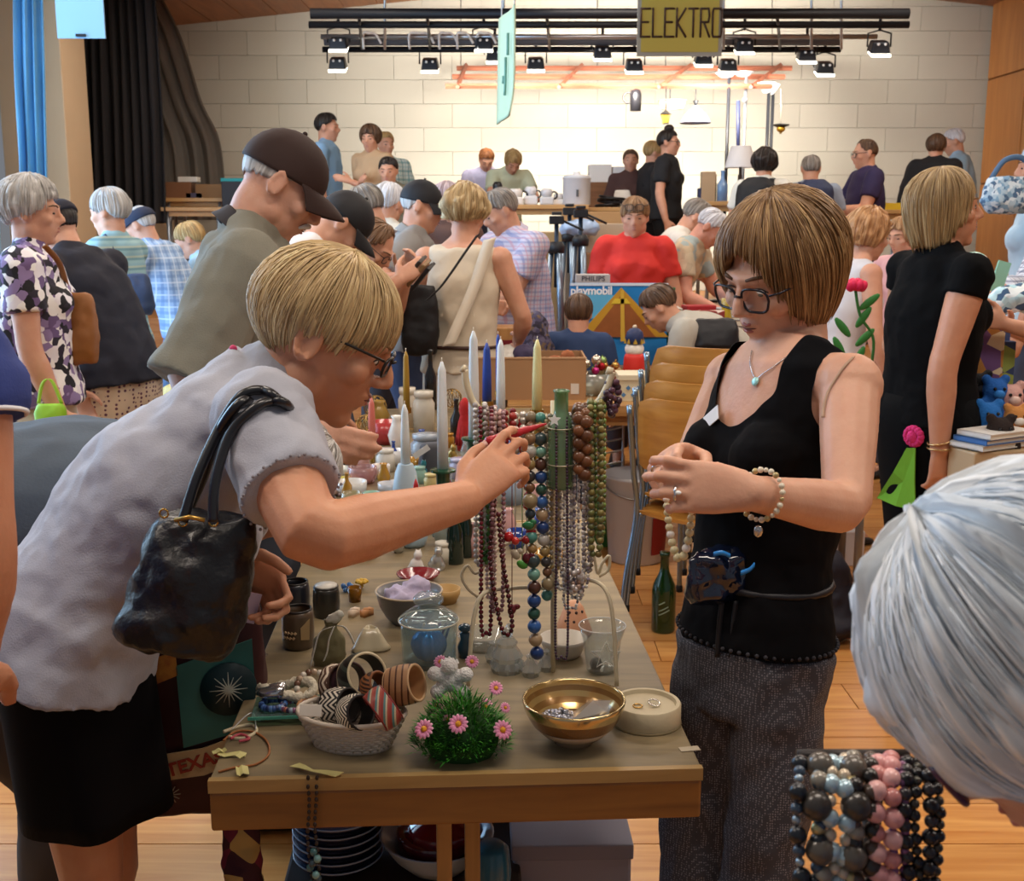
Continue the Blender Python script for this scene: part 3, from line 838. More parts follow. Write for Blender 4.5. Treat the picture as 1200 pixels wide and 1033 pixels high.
def head_parts(mb, J, ears=True, neck=None, fat=1.):
 hc, HR, s = J['hc'], J['HR'], J['hs']; fem = J['sex'] == 'f'
 def P(x, y, z): return hc + HR @ (V((x, y, z)) * s)
 def E(c, r, n=16, k=11): mb.ell(P(*c), tuple(q * s for q in r), HR, n, k)
 E((0, -.014, .028), (.074, .092, .086))
 E((0, .012, .0), (.066 * fat, .074, .088))
 E((0, .029, -.044), (.054 * fat, .061, .070))
 E((0, .064, -.094), (.024, .021, .019))
 E((0, .004, -.072), (.044 * fat, .048, .034))
 for k in (-1, 1):
  E((k * .046 * fat, .004, -.058), (.022, .034, .03))
  E((k * .040, .056, -.018), (.026, .026, .022))
  E((k * .031, .071, .0075), (.0165, .012, .0115))
  E((k * .011, .0955, -.0245), (.0085, .011, .0075))
  if ears:
   Re = HR @ Matrix.Rotation(rad(k * -18), 3, 'Z') @ Matrix.Rotation(rad(-12), 3, 'X')
   mb.ell(P(k * .077, -.012, -.004), (.0085 * s, .019 * s, .031 * s), Re, 12, 9)
   mb.tube([P(k * (.083 + .004 * abs(sin(a))), -.014 - .018 * cos(a) * .9, .0 + .029 * sin(a)) for a in [rad(x) for x in range(-70, 251, 32)]], .0042 * s, 7)
 mb.tube([P(-.052, .058, .026), P(-.03, .078, .029), P(0, .084, .028), P(.03, .078, .029), P(.052, .058, .026)], [.009 * s, .0115 * s, .011 * s, .0115 * s, .009 * s], 10)
 mb.tube([P(0, .080, .03), P(0, .0905, .012), P(0, .1045, -.010), P(0, .109, -.020), P(0, .1, -.027)], [.0085 * s, .0085 * s, .0102 * s, .0112 * s, .006 * s], 12)
 E((0, .070, -.054), (.031, .022, .026))
 E((0, .0875, -.0475), (.021, .0085, .0055))
 E((0, .0855, -.0605), (.0185, .0095, .0065))
 nr = (neck or (.050 if fem else .058)) * s
 mb.limb([J['nb'] - (J['hc'] - J['nb']).normalized() * .05 * s, J['nb'], P(0, -.022, -.062), P(0, -.026, -.01)], [nr * 1.25, nr * 1.12, nr, nr * .95], 18)
def face_bits(J, root, level=1, brow='6b4a33', lip='b06a60', eye='4a3a2c', closed=False, look=(0, 0)):
 hc, HR, s = J['hc'], J['HR'], J['hs']
 def P(x, y, z): return hc + HR @ (V((x, y, z)) * s)
 for k in (-1, 1):
  mb = MB()
  if level >= 2:
   c = P(k * .031, .0735, .0075)
   mb.ell(c, tuple(q * s for q in (.0128, .0112, .0062 if not closed else .0026)), HR, 14, 9, 0)
   d = V((look[0], 1, look[1])).normalized()
   mb.ell(c + HR @ (d * .0095 * s + V((0, 0, -.001 * s))), tuple(q * s for q in (.0055, .0022, .0050 if not closed else .002)), HR, 12, 7, 1)
   mb.build('eye', [M('e9e2da', .25), M(eye, .2)], root)
   lid = MB(); lid.tube([P(k * (.031 + x), .0835 - abs(x) * abs(x) * 28, .0142 - x * x * 34) for x in (-.014, -.007, 0, .007, .014)], [.0008 * s, .0014 * s, .0017 * s, .0015 * s, .0008 * s], 6)
   lid.build('eyelash', M('3a2a22', .6), root)
  else:
   mb.ell(P(k * .031, .0775, .006), tuple(q * s for q in (.012, .0075, .0045)), HR, 10, 7)
   mb.build('eye', M('33261f', .35), root)
  eb = MB(); eb.tube([P(k * x, y, z) for x, y, z in ((.014, .0905, .030), (.028, .0885, .034), (.042, .0775, .034), (.053, .064, .029))], [.0025 * s, .0034 * s, .003 * s, .0015 * s], 6)
  eb.build('eyebrow', M(brow, .8), root)
 lp = MB()
 for z, ww, y, t in ((-.0482, .0215, .0950, .0028), (-.0594, .0185, .0940, .0033)):
  lp.tube([P(x * ww, y - .002 * abs(x) - .0145 * x * x, z + (.0015 if t < .003 and abs(x) > .2 else 0)) for x in (-1, -.6, -.25, 0, .25, .6, 1)], [.0012 * s, t * .8 * s, t * s, t * .92 * s, t * s, t * .8 * s, .0012 * s], 8)
 lp.build('lips', M(lip, .45), root)
 if level >= 2:
  mm = MB(); mm.tube([P(x, .0968 - 34 * x * x, -.0538) for x in (-.021, -.012, 0, .012, .021)], .0011 * s, 6); mm.build('mouth_line', M('6b3a33', .7), root)
def _interp(a, tab):
 a = abs((a + 180) % 360 - 180)
 for (x0, y0), (x1, y1) in zip(tab, tab[1:]):
  if x0 <= a <= x1:
   t = (a - x0) / max(1e-6, (x1 - x0)); t = t * t * (3 - 2 * t)
   return y0 + (y1 - y0) * t
 return tab[-1][1]
def hair(J, root, mat, tab, th=.012, hang=.0, vol=(1, 1, 1), messy=.002, strands=0, na=72, nt=18, curl=0., seed=1, sw=.0012, tilt=0., name='hair', off=(0, 0, 0), fringe=None, tuck=0.):
 """tab: [(azimuth from the face, polar end angle)]; >90 deg hangs below the skull's equator"""
 hc, HR, s = J['hc'], J['HR'], J['hs']; rnd = random.Random(seed)
 if not strands: strands = 70; sw = .0026
 c0 = V((0, -.014, .026)) + V(off); rx, ry, rz = .0745 * vol[0], .0925 * vol[1], .087 * vol[2]
 Tm = Matrix.Rotation(rad(tilt), 3, 'X')
 def surf(a, ph, t, extra):
  """a degrees; ph degrees of polar; extra offset"""
  ar = rad(a); hr_ = max(rx, ry)
  if ph <= 90: sx = sin(rad(ph)); z = cos(rad(ph)) * (rz + extra)
  else:
   o = rad(ph - 90); sx = (1 - hang) * cos(min(o, 1.45)) + hang * (1 - tuck * o * o); z = -(rz * .95) * ((1 - hang) * sin(min(o, 1.57)) + hang * o)
  x = sin(ar) * (rx + extra) * sx; y = cos(ar) * (ry + extra) * sx
  return c0 + Tm @ V((x, y, z))
 mb = MB(); uv = []
 tot = nt * 2 - 1
 prof = [(i / (nt - 1), 1) for i in range(nt)] + [(1 - i / (nt - 1), 0) for i in range(1, nt)]
 rings = []
 for (t, outer) in prof:
  L = []
  for q in range(na):
   a = 360 * q / na; pe = _interp(a, tab)
   nz = noise.noise(V((q * .55 + seed, t * 2.2, seed * 3.1))) * messy * 1.6
   nz += messy * .7 * sin(q * 2.1 + 3 * t + seed)
   if curl: nz += curl * noise.noise(V((sin(rad(a)) * 5 + seed, cos(rad(a)) * 5, t * 6)))
   pe2 = pe + (noise.noise(V((q * 1.7, seed, 0))) * 9 if t > .5 else 0) * (1 if outer else 1)
   e = (th * (1 - .55 * t ** 4) + nz) if outer else -.003
   p = surf(a, pe2 * t, t, e)
   L.append(hc + HR @ (p * s)); uv.append((q / na, t))
  rings.append(L)
 vs = [p for r in rings for p in r]; fs = []
 for i in range(len(rings) - 1):
  for q in range(na):
   p = (q + 1) % na
   fs.append((i * na + q, i * na + p, (i + 1) * na + p, (i + 1) * na + q))
 mb.add(vs, fs)
 for k in range(strands):
  a = rnd.uniform(0, 360); pe = _interp(a, tab) * rnd.uniform(.9, 1.07); t0 = rnd.uniform(.02, .55); e = th + rnd.uniform(-.001, .004)
  da = rnd.uniform(-7, 7); n = 9; pts = []
  for i in range(n):
   t = t0 + (1 - t0) * i / (n - 1)
   ex = (th * (1 - .55 * t ** 4) + rnd.uniform(-.0005, .0005) + .0015 + (e - th) * sin(pi * min(1, t * 1.2)))
   pts.append(hc + HR @ (surf(a + da * t, pe * t, t, ex) * s))
  o = len(mb.v); w0 = sw * rnd.uniform(.7, 1.5) * s
  mb.tube(pts, [w0 * .5] + [w0] * (n - 2) + [w0 * .2], 4)
  uu = (a / 360 + rnd.uniform(-.1, .1)); uv += [(uu, t0 + (1 - t0) * (i // 4) / (n - 1)) for i in range(len(mb.v) - o)]
 mb.uv = uv
 return mb.build(name, mat, root)
FR, SD, BK = 0, 90, 180
STY = {
 'short': [(0, 60), (40, 62), (62, 80), (80, 92), (100, 104), (125, 128), (180, 132)],
 'bald': [(0, 8), (40, 10), (70, 60), (85, 92), (110, 112), (180, 130)],
 'receding': [(0, 34), (30, 40), (60, 74), (80, 94), (110, 112), (180, 132)],
 'bob': [(0, 72), (38, 78), (55, 112), (75, 140), (180, 150)],
 'wavy': [(0, 64), (38, 70), (55, 120), (75, 150), (180, 160)],
 'bun': [(0, 58), (45, 64), (75, 96), (100, 118), (180, 134)],
 'pixie': [(0, 82), (35, 84), (55, 96), (75, 106), (100, 112), (130, 134), (180, 140)],
}
def glasses(J, root, fm, w=.026, h=.019, lens=None, y=.098, r=.0018, half=False, z=.004):
 hc, HR, s = J['hc'], J['HR'], J['hs']
 def P(x, yy, zz): return hc + HR @ (V((x, yy, zz)) * s)
 g = MB()
 lensmb = MB()
 for k in (-1, 1):
  cx = k * .0315; n = 22; pts = []
  for i in range(n):
   t = 2 * pi * i / n; e = 2 / 2.8
   x = w * (abs(cos(t)) ** e) * (1 if cos(t) >= 0 else -1); zz = h * (abs(sin(t)) ** e) * (1 if sin(t) >= 0 else -1)
   zz -= .003 * (1 if zz < 0 else 0) * (abs(x) / w)
   if zz < 0: x *= .9
   pts.append(P(cx + x, y - .6 * x * x * 6 - abs(k * .0315 + x) * .12, zz + z))
  if not half: g.tube(pts, r * s, 7, closed=True)
  else:
   g.tube(pts[:n // 2 + 1], r * s, 7)
  lensmb.add(pts, [tuple(range(n))])
  g.tube([P(k * (.0315 + w), y - .012, z + .008), P(k * .071, y - .022, z + .010), P(k * .081, .03, z + .010), P(k * .081, -.015, z + .008), P(k * .08, -.035, z - .012)], r * .9 * s, 6)
 g.tube([P(-.007, y - .001, z + .004), P(0, y + .003, z + .007), P(.007, y - .001, z + .004)], r * s, 6)
 go = g.build('glasses', fm, root)
 lensmb.build('lens', lens or glass('fbfcfc', .02, .03, 1.2), go, sm=0)
 return go
def cap(J, root, mat, bill=True, beret=False, button=None, tilt=-4):
 hc, HR, s = J['hc'], J['HR'], J['hs']; mb = MB()
 Tm = Matrix.Rotation(rad(tilt), 3, 'X'); n = 40; rings = []
 c0 = V((0, -.014, .034))
 for i, ph in enumerate((2, 14, 28, 42, 56, 70, 82, 92, 97)):
  L = []
  for q in range(n):
   a = 2 * pi * q / n; k = sin(rad(ph)); e = 1.0 + (.06 * (1 if beret else 0) * k)
   seam = -.0015 if (q % (n // 6)) == 0 else 0
   p = V((sin(a) * (.084 + seam) * k * e, cos(a) * (.103 + seam) * k * e, .096 * cos(rad(ph)) * (.8 if beret else 1)))
   L.append(hc + HR @ ((c0 + Tm @ p) * s))
  rings.append(L)
 mb.loft(rings)
 o = mb.build('cap', mat, root)
 if bill:
  b = MB(); top = []; bot = []
  for r_ in range(5):
   t = r_ / 4; L = []
   for q in range(13):
    a = rad(-64 + 128 * q / 12)
    x = sin(a) * (.083 + .002 * t); y = cos(a) * .100 + t * .072 * (cos(a) ** .8 if cos(a) > 0 else 0); z = -.004 - .05 * t * t * .4 - .028 * (sin(a) ** 2) * t - .006 * t
    L.append(hc + HR @ ((c0 + Tm @ V((x, y, z))) * s))
   top.append(L)
  vs = [p for L in top for p in L]; m_ = len(vs); up_ = HR @ V((0, 0, -.004 * s)); vs += [p + up_ for p in vs]; fs = []
  for i in range(4):
   for q in range(12):
    f_ = (i * 13 + q, i * 13 + q + 1, (i + 1) * 13 + q + 1, (i + 1) * 13 + q); fs.append(f_); fs.append(tuple(m_ + x for x in reversed(f_)))
  edge = [0 * 13 + q for q in range(13)] + [i * 13 + 12 for i in range(1, 5)] + [4 * 13 + q for q in range(11, -1, -1)] + [i * 13 for i in range(3, 0, -1)]
  for a_, b_ in zip(edge, edge[1:] + edge[:1]): fs.append((b_, a_, a_ + m_, b_ + m_))
  b.add(vs, fs); b.build('bill', mat, o)
  bt = MB(); bt.ell(hc + HR @ ((c0 + Tm @ V((0, 0, .097))) * s), .006 * s); bt.build('button', button or mat, o)
 return o
def shoe(J, s, root, mat, length=.15):
 h = J['h']; an = J['an' + s]; fw = J['fw']; rt = J['rt']; mb = MB()
 b = V((an.x, an.y, J['base'].z))
 rings = []
 for t, w_, z in ((-.045, .020, .03), (-.03, .026, .042), (.0, .028, .05), (.04, .030, .036), (.075, .031, .026), (.1, .026, .02), (.115, .014, .014)):
  rings.append((b + fw * t * h * 1.0 + UP * (z * h / 2), rt * w_ * h, UP * (z * h / 2)))
 mb.ring_loft(rings, 16)
 return mb.build('shoe', mat, root)
def person(label, J, top=None, bottom=None, skinc='d3a083', vox=.011, hairf=None, face=1, shoes='2a2522', group=None, handspec=None, brow='6b5038', lip='b5736a', ears=True, cat='person', fat=1., bust_size=1., eyeclosed=False, topobj=None, neck=None, look=(0, 0)):
 """a continuous body with clothes, hair and face features as its parts"""
 h = J['h']; base = V((J['base'].x, J['base'].y, J['base'].z))
 root = thing('person', label, cat, base, group)
 J['root'] = root; sk = skin(skinc)
 mb = MB()
 tr_ = torso_rings(J, -.002, 'crotch', 'nb'); mb.ring_loft([(c_, a_ * (.9 if i_ < 6 else 1), b_ * (.9 if i_ < 6 else 1)) for i_, (c_, a_, b_) in enumerate(tr_)], 28)
 bust(mb, J, -.003, bust_size)
 head_parts(mb, J, ears, neck, fat)
 J['tips'] = {}
 for s in 'LR':
  P, Rr = arm(mb, J, s); mb.limb(P, Rr, 14)
  mb.ell(J['sh' + s], .0335 * h * (1 if J['sex'] == 'f' else 1.1) * (1 + (J['girth'] - 1) * .5))
  mb.limb([J['sho'].lerp(J['sh' + s], .1), J['sho'].lerp(J['sh' + s], .85)], [.036 * h, .030 * h], 14)
  mb.limb([J['nb'] + (J['hc'] - J['nb']) * .16, J['sho'].lerp(J['sh' + s], .62) + UP * .006 * h], [.032 * h, .022 * h], 14)
  P, Rr = leg(J, s); Rr = [r_ * (.8 if bottom and bottom.get('kind') != 'skirt' else 1) for r_ in Rr]; mb.limb(P, Rr, 14)
  f = J['fw']; an = J['an' + s]
  mb.limb([an, V((an.x, an.y, base.z + .03 * h)) + f * .03 * h, V((an.x, an.y, base.z + .02 * h)) + f * .09 * h], [.02 * h, .02 * h, .014 * h], 10)
  hs_ = (handspec or {}).get(s, {})
  fd = hs_.get('f', (J['wr' + s] - J['el' + s])); nn = hs_.get('n', (J['rt'] * (-1 if s == 'R' else 1) + V((0, 0, -.01))))
  cu = hs_.get('curls', [(22, 30, 18)] * 4)
  J['tips'][s] = hand(mb, J['wr' + s], fd, nn, s == 'R', h / 1.7 * .96 * (1 if J['sex'] == 'f' else 1.08) * hs_.get('sc', 1), cu, hs_.get('thumb'), 1. if vox < .006 else (1.15 if vox < .009 else 1.35), hs_.get('spread', .06))
 body = mb.build('body', sk, root)
 organic(body, vox, 4 if vox < .006 else 3)
 # ---- garments
 if top:
  t = MB(); inf = top.get('inf', .012); sl = top.get('sleeve', .6); lo = top.get('lo', 'pel')
  rg = torso_rings(J, inf, lo, 'nb', top.get('wf', 1.))
  if top.get('hem'):
   c, a, b = rg[0]; dn = (rg[0][0] - rg[1][0]).normalized()
   if top.get('hemdown'): dn = V((0, 0, -1))
   k_ = top.get('hemflare', 1.04); rg = [(c + dn * top['hem'] * h, a * k_, b * k_)] + rg
  if sl <= 0: rg = rg[:-1]
  t.ring_loft(rg, 30)
  bust(t, J, inf * .75, bust_size)
  for s in 'LR':
   if sl > 0:
    P, Rr = arm(t, J, s, inf * .9, 0, sl, top.get('flare', .006))
    t.limb([J['sho'].lerp(J['sh' + s], .1), J['sho'].lerp(J['sh' + s], .8)], [.036 * h + inf * .8, .032 * h + inf * .8], 14)
    t.limb([J['nb'] + (J['hc'] - J['nb']) * .06, J['sho'].lerp(J['sh' + s], .62) + UP * .006 * h], [.032 * h + inf * .6, .022 * h + inf * .8], 14)
    t.ell(J['sh' + s], .0335 * h * (1 + (J['girth'] - 1) * .5) + inf * .85)
    t.tube([P[0] - (P[1] - P[0]) * .05] + P, [Rr[0] * .9] + Rr, 16)
   else:
    t.limb([J['sho'].lerp(J['sh' + s], .05), J['sho'].lerp(J['sh' + s], .7)], [.036 * h + inf * .8, .029 * h + inf * .6], 14)
  o = t.build(top.get('name', 'shirt'), top['mat'], root, label=top.get('label'))
  organic(o, max(vox * 1.05, .005), 4, top.get('fold', .02), top.get('fscale', .09), top.get('cut'))
  J['top'] = o
  if top.get('collar'):
   cmb = MB(); ax = (J['hc'] - J['nb']).normalized(); sd = J['srt']; fd = ax.cross(sd).normalized()
   cr = (.05 if J['sex'] == 'f' else .058) * J['hs'] * 1.16
   rings = []
   for dz, rr in ((-.014, 1.45), (.0, 1.3), (.022, 1.16), (.026, 1.08), (.005, 1.06), (-.02, 1.2)):
    rings.append([J['nb'] + ax * (dz - .012 * cos(q * 2 * pi / 24)) * 1. + (sd * sin(q * 2 * pi / 24) + fd * cos(q * 2 * pi / 24)) * cr * rr for q in range(24)])
   cmb.loft(rings, False); cmb.build('collar', top['collar'], root)
 if bottom:
  kd = bottom.get('kind', 'trousers'); inf = bottom.get('inf', .008)
  if kd in ('trousers', 'shorts'):
   t = MB(); to = 1.93 if kd == 'trousers' else bottom.get('len', .85)
   t.ring_loft(torso_rings(J, inf, 'crotch', 'waist')[:bottom.get('rise', 5)], 28)
   for s in 'LR':
    P, Rr = leg(J, s, inf, to, bottom.get('wide', .008)); t.tube([P[0] + UP * .02] + P, [Rr[0]] + Rr, 16)
   o = t.build('trousers' if kd == 'trousers' else 'shorts', bottom['mat'], root)
   organic(o, max(vox * 1.15, .006), 4, bottom.get('fold', .018), .1)
  else:
   hem = bottom.get('len', .30) * h; n = 72; rg = torso_rings(J, inf, 'pel', 'waist')
   sl_ = bottom.get('slim', 1.); rg = [(c_, a_ * sl_, b_ * sl_) for c_, a_, b_ in rg]; top_c, ta, tb = rg[2]; pc, pa, pb = rg[0]
   kn = (J['knL'] + J['knR']) / 2; rings = []
   hemz = hem + base.z; fl = bottom.get('flare', 1.15); pl = bottom.get('pleat', .012)
   seq = [(top_c, ta, tb, 0), (rg[1][0], rg[1][1], rg[1][2], .0), (pc, pa, pb, .05)]
   for t_ in (.15, .3, .45, .6, .75, .9, 1.):
    c = V((pc.x, pc.y, pc.z)).lerp(V((kn.x, kn.y, hemz)), t_); c.z = pc.z + (hemz - pc.z) * t_
    k_ = 1 + (fl - 1) * t_; seq.append((c, pa * k_, V((pb.x, pb.y, 0)).normalized() * pb.length * k_, t_))
   for c, a, b, t_ in seq:
    L = []
    for q in range(n):
     an_ = 2 * pi * q / n; k_ = 1 + pl / .15 * t_ * (sin(an_ * bottom.get('np', 9)) + .5 * sin(an_ * 5.3 + 1))
     L.append(c + a * cos(an_) * k_ + b * sin(an_) * k_)
    rings.append(L)
   # inside of the cloth
   rings += [[p * 1.0 + (sum((x for x in rings[-1]), V((0, 0, 0))) / n - p) * .04 + UP * .004 for p in rings[-1]], [p + (seq[4][0] - p) * .06 for p in rings[4]]]
   t = MB(); t.loft(rings); t.build('skirt', bottom['mat'], root)
 if shoes:
  for s in 'LR': shoe(J, s, root, M(shoes, .5))
 if hairf: hairf(J, root)
 if face: face_bits(J, root, face, brow, lip, closed=eyeclosed, look=look)
 return root
def hstyle(style, mat, **k):
 def f(J, root): hair(J, root, mat, STY[style] if isinstance(style, str) else style, **k)
 return f
def place(px, py, d, floor=0., **k):
 """skeleton whose head centre shows at a pixel, d metres away, standing on a floor: solves its stature"""
 tgt = at(px, py, d); h = 1.7
 for _ in range(4):
  J = skeleton(h=h, base=(tgt.x, tgt.y, floor), **k)
  r = (J['hc'].z - floor) / h; h = (tgt.z - floor) / r
 hh = min(1.93, max(1.45, h))
 J = skeleton(h=hh, base=(tgt.x, tgt.y, floor), **k)
 dx = tgt - J['hc']
 J = skeleton(h=hh, base=(tgt.x + dx.x, tgt.y + dx.y, floor), **k)
 if abs(hh - h) > .02: print('stature clipped', px, py, round(h, 2))
 J['root_px'] = (px, py)
 return J
# ------------------------------------------------------------------ woman bending over the table from the left
J = skeleton(h=1.68, yaw=82, lean=42, base=(-.70, 1.70, 0), sex='f', girth=1.12, hp=28)
_fw = J['fw']; _rt = J['rt']
J['pel'] = at(84, 742, 1.74); J['crotch'] = J['pel'] - UP * .1
J['waist'] = at(132, 664, 1.75); J['chest'] = at(212, 570, 1.75); J['sho'] = at(286, 490, 1.75); J['nb'] = at(322, 447, 1.75)
J['hc'] = at(381, 397, 1.72); J['HR'] = headrot(V((1, .04, 0)), rad(27), rad(0)); J['hs'] = 1.03
J['srt'] = V((.05, -1, -.02)).normalized()
J['shR'] = at(306, 497, 1.58); J['elR'] = at(366, 634, 1.43); J['wrR'] = at(546, 586, 1.66)
J['shL'] = at(290, 500, 1.92); J['elL'] = at(262, 610, 2.02); J['wrL'] = at(276, 652, 1.86)
for s, k in (('L', -1), ('R', 1)):
 J['hipk'] = .86; J['legk'] = .74; J['hip' + s] = J['pel'] + _rt * (k * .06) - UP * .03
 J['an' + s] = V((J['pel'].x - .10, J['pel'].y, .08)) + _rt * (k * .06); J['kn' + s], _ = ik(J['hip' + s], J['an' + s], .394, .394, _fw)
J['base'] = V((J['pel'].x - .05, J['pel'].y, 0))
fR = V((.66, .42, .60)); nR = V((.15, .88, -.5))
HL = dict(R=dict(f=fR, n=nR, curls=[(6, 36, 20), (16, 48, 26), (26, 56, 30), (32, 60, 32)], thumb=[(.7, .62, .15), (.97, .2, .22), (1, -.12, .3)], sc=.96, spread=.13),
          L=dict(f=V((.75, -.1, -.6)), n=V((-.2, -.9, -.3)), curls=[(40, 60, 25)] * 4))
HMATL = hairmat('8a7152', 'bfa273', 'e6d2a0')
STYL = [(0, 88), (30, 90), (50, 96), (64, 106), (80, 105), (96, 108), (112, 130), (140, 144), (180, 148)]
def hairL(J, root):
 hair(J, root, HMATL, STYL, th=.017, hang=.12, vol=(1.02, 1.04, .99), messy=.0045, strands=1000, na=120, nt=24, seed=3, sw=.0011)
TEE = M('a9abb6', .85, var=.07, scale=60, bump=.15, bscale=400, sheen=.2)
WL = person('woman with short blond hair and glasses bending over the table in a pale grey tee', J, top=dict(mat=TEE, sleeve=.62, inf=.018, lo='pel', hem=.035, hemflare=1.07, fold=.03, fscale=.085, flare=.004, name='tee_shirt'), bottom=dict(kind='skirt', mat=M('0d0c0f', .9, var=.2, scale=8, spec=.15), slim=1.0, len=.365, flare=1.0, pleat=.008, np=6, inf=.0), skinc='cf9877', vox=.0038, hairf=hairL, face=2, handspec=HL, lip='b0685c', brow='8a6d48', neck=.052)
JL = J
glasses(J, WL, M('26221f', .3, .3), w=.024, h=.014, y=.103, r=.0022, half=False, z=.008)
nails(J['tips']['R'][0], J['tips']['R'][1][2], WL, M('e2b3a2', .25))
# scalloped dark stitching round the sleeve hem
mb = MB(); a_ = (J['elR'] - J['shR']).normalized(); c_ = J['shR'].lerp(J['elR'], .62); s_, u_ = frame(a_)
for i in range(44):
 t = 2 * pi * i / 44; rr = .0645 + .0012 * (i % 2)
 mb.ell(c_ + (s_ * cos(t) + u_ * sin(t)) * rr + a_ * (.003 if i % 2 else -.002), .0022, n=7, k=5)
mb.build('scalloped_hem', M('8d8a90', .8), WL)
mb = MB(); p = J['nb'] + V((-.055, -.025, .052)); mb.ell(p, (.006, .008, .006)); mb.build('pink_label', M('d63a6e', .6), WL)
# ------------------------------------------------------------------ woman in black tank top, right of the table
J = skeleton(h=1.60, yaw=228, lean=6, base=(.46, 1.93, 0), sex='f', girth=.87, hp=24, hy=-2)
d_ = at(916, 322, 1.87) - J['hc']
J = skeleton(h=1.60, yaw=228, lean=6, base=(.46 + d_.x, 1.93 + d_.y, 0), sex='f', girth=.87, hp=24, hy=-2)
J['hc'] = at(914, 322, 1.86); J['hs'] = .985; J['HR'] = headrot(V((-.84, -.58, 0)), rad(22), rad(-4))
J['shL'] = at(996, 452, 1.74); J['elL'] = at(992, 597, 1.62); J['wrL'] = at(880, 578, 1.47)
J['shR'] = at(858, 446, 2.0); J['elR'] = at(806, 560, 1.93); J['wrR'] = at(806, 538, 1.70)
J['sho'] = (J['shL'] + J['shR']) / 2 + UP * .012; J['nb'] = at(932, 430, 1.88)
J['srt'] = (J['shR'] - J['shL']).normalized()
HR_ = dict(L=dict(f=V((-.94, -.15, .14)), n=V((-.05, .95, -.3)), curls=[(16, 52, 30), (20, 56, 32), (24, 58, 32), (28, 60, 32)], thumb=[(.75, .3, .6), (.9, -.05, .45), (.9, -.2, .35)], sc=.98, spread=.14),
           R=dict(f=V((-.50, -.72, .16)), n=V((.55, -.35, -.76)), curls=[(26, 48, 24), (30, 48, 24), (34, 50, 26), (38, 52, 26)], thumb=[(.6, .5, .5), (.85, .2, .5), (.9, 0, .4)], sc=.98, spread=.12))
HMATR = hairmat('4a3220', '8c6a44', 'c4a374')
STYR = [(0, 62), (18, 70), (36, 96), (52, 140), (72, 158), (110, 164), (150, 160), (180, 158)]
def hairR(J, root):
 hair(J, root, HMATR, STYR, th=.020, hang=.86, vol=(1.05, 1.07, 1.06), messy=.0022, strands=1000, na=120, nt=26, seed=5, sw=.0011, tuck=.13)
J['chest'] = at(906, 545, 1.87); J['waist'] = at(893, 650, 1.88); J['pel'] = at(884, 752, 1.88); J['crotch'] = J['pel'] - UP * .1
for s, k in (('L', -1), ('R', 1)):
 J['hipk'] = .93; J['legk'] = .86; J['hip' + s] = J['pel'] + J['rt'] * (k * .062) - UP * .03
 J['an' + s] = V((J['pel'].x + .01, J['pel'].y, .075)) + J['rt'] * (k * .07); J['kn' + s], _ = ik(J['hip' + s], J['an' + s], .366, .366, J['fw'])
J['base'] = V((J['pel'].x, J['pel'].y, 0))
tan_ = (J['sho'] - J['chest']).normalized(); tf_ = tan_.cross(J['srt']).normalized(); ln_ = (J['sho'] - J['chest']).length
def cut_tank(p, J=J, tf=tf_):
 q = p - J['chest']; up_ = q.dot(tan_) / ln_; sd = abs(q.dot(J['srt'])); fr_ = q.dot(tf)
 if up_ < .1: return False
 outer = .150 - min(1, (up_ - .1) / .5) * .026
 if sd > outer: return True
 b0 = .36 if fr_ > 0 else .75
 if up_ < b0: return False
 return sd < .074 * min(1, (up_ - b0) / .42) ** .5
WR_ = person('woman in a black tank top and patterned grey trousers threading a cream bead necklace', J, top=dict(mat=M('0b0b0e', .92, var=.2, scale=30, spec=.15), sleeve=0, inf=.0075, lo='pel', hem=.0, fold=.014, fscale=.06, name='tank_top', cut=cut_tank), bottom=dict(kind='trousers', mat=dots('3c3b42', '77757b', 260, .34), wide=.016, inf=.006, fold=.03, rise=4), skinc='d6a78d', vox=.0038, hairf=hairR, face=2, handspec=HR_, lip='a8645c', brow='5d4330', eyeclosed=True, look=(0, -.4), bust_size=1.0)
JR = J
glasses(J, WR_, M('1d1a24', .25, .1), w=.0255, h=.0195, y=.102, r=.0021, z=.001)
for s in 'LR': nails(J['tips'][s][0], J['tips'][s][1][2], WR_, M('e2b3a2', .25))
# ------------------------------------------------------------------ people close by
# man with brown cap
HGRY = hairmat('8d8a86', 'b9b6b2', 'd8d6d2'); HWHT = hairmat('a9aab0', 'd4d5da', 'f0f0f2'); HBRN = hairmat('3a2a20', '5b4331', '7a5c44'); HBLK = hairmat('1a1614', '2a2320', '3d332d'); HBLD = hairmat('8a6c48', 'b3935f', 'd6bb86'); HSLT = hairmat('5d5650', '8a837b', 'b5aea5')
J = place(330, 220, 2.72, 0, yaw=78, lean=5, hp=36, sex='m', girth=1.12, arms={'R': (.02, .19, -.20), 'L': (-.08, .24, -.18)})
J['wrL'] = at(366, 502, 2.52); J['elL'], J['wrL'] = ik(J['shL'], J['wrL'], .172 * J['h'], .15 * J['h'], V((-.3, .3, -1)))
J['wrR'] = at(345, 500, 2.42); J['elR'], J['wrR'] = ik(J['shR'], J['wrR'], .172 * J['h'], .15 * J['h'], V((-.3, -.5, -1)))
for k_ in ('chest', 'sho', 'nb', 'shL', 'shR'): J[k_] = J[k_] + UP * (-.005 if k_ != 'chest' else .0)
HM = dict(L=dict(f=V((.92, -.12, -.12)), n=V((.1, -.75, .65)), curls=[(25, 45, 20), (30, 50, 22), (36, 52, 24), (42, 54, 26)]), R={})
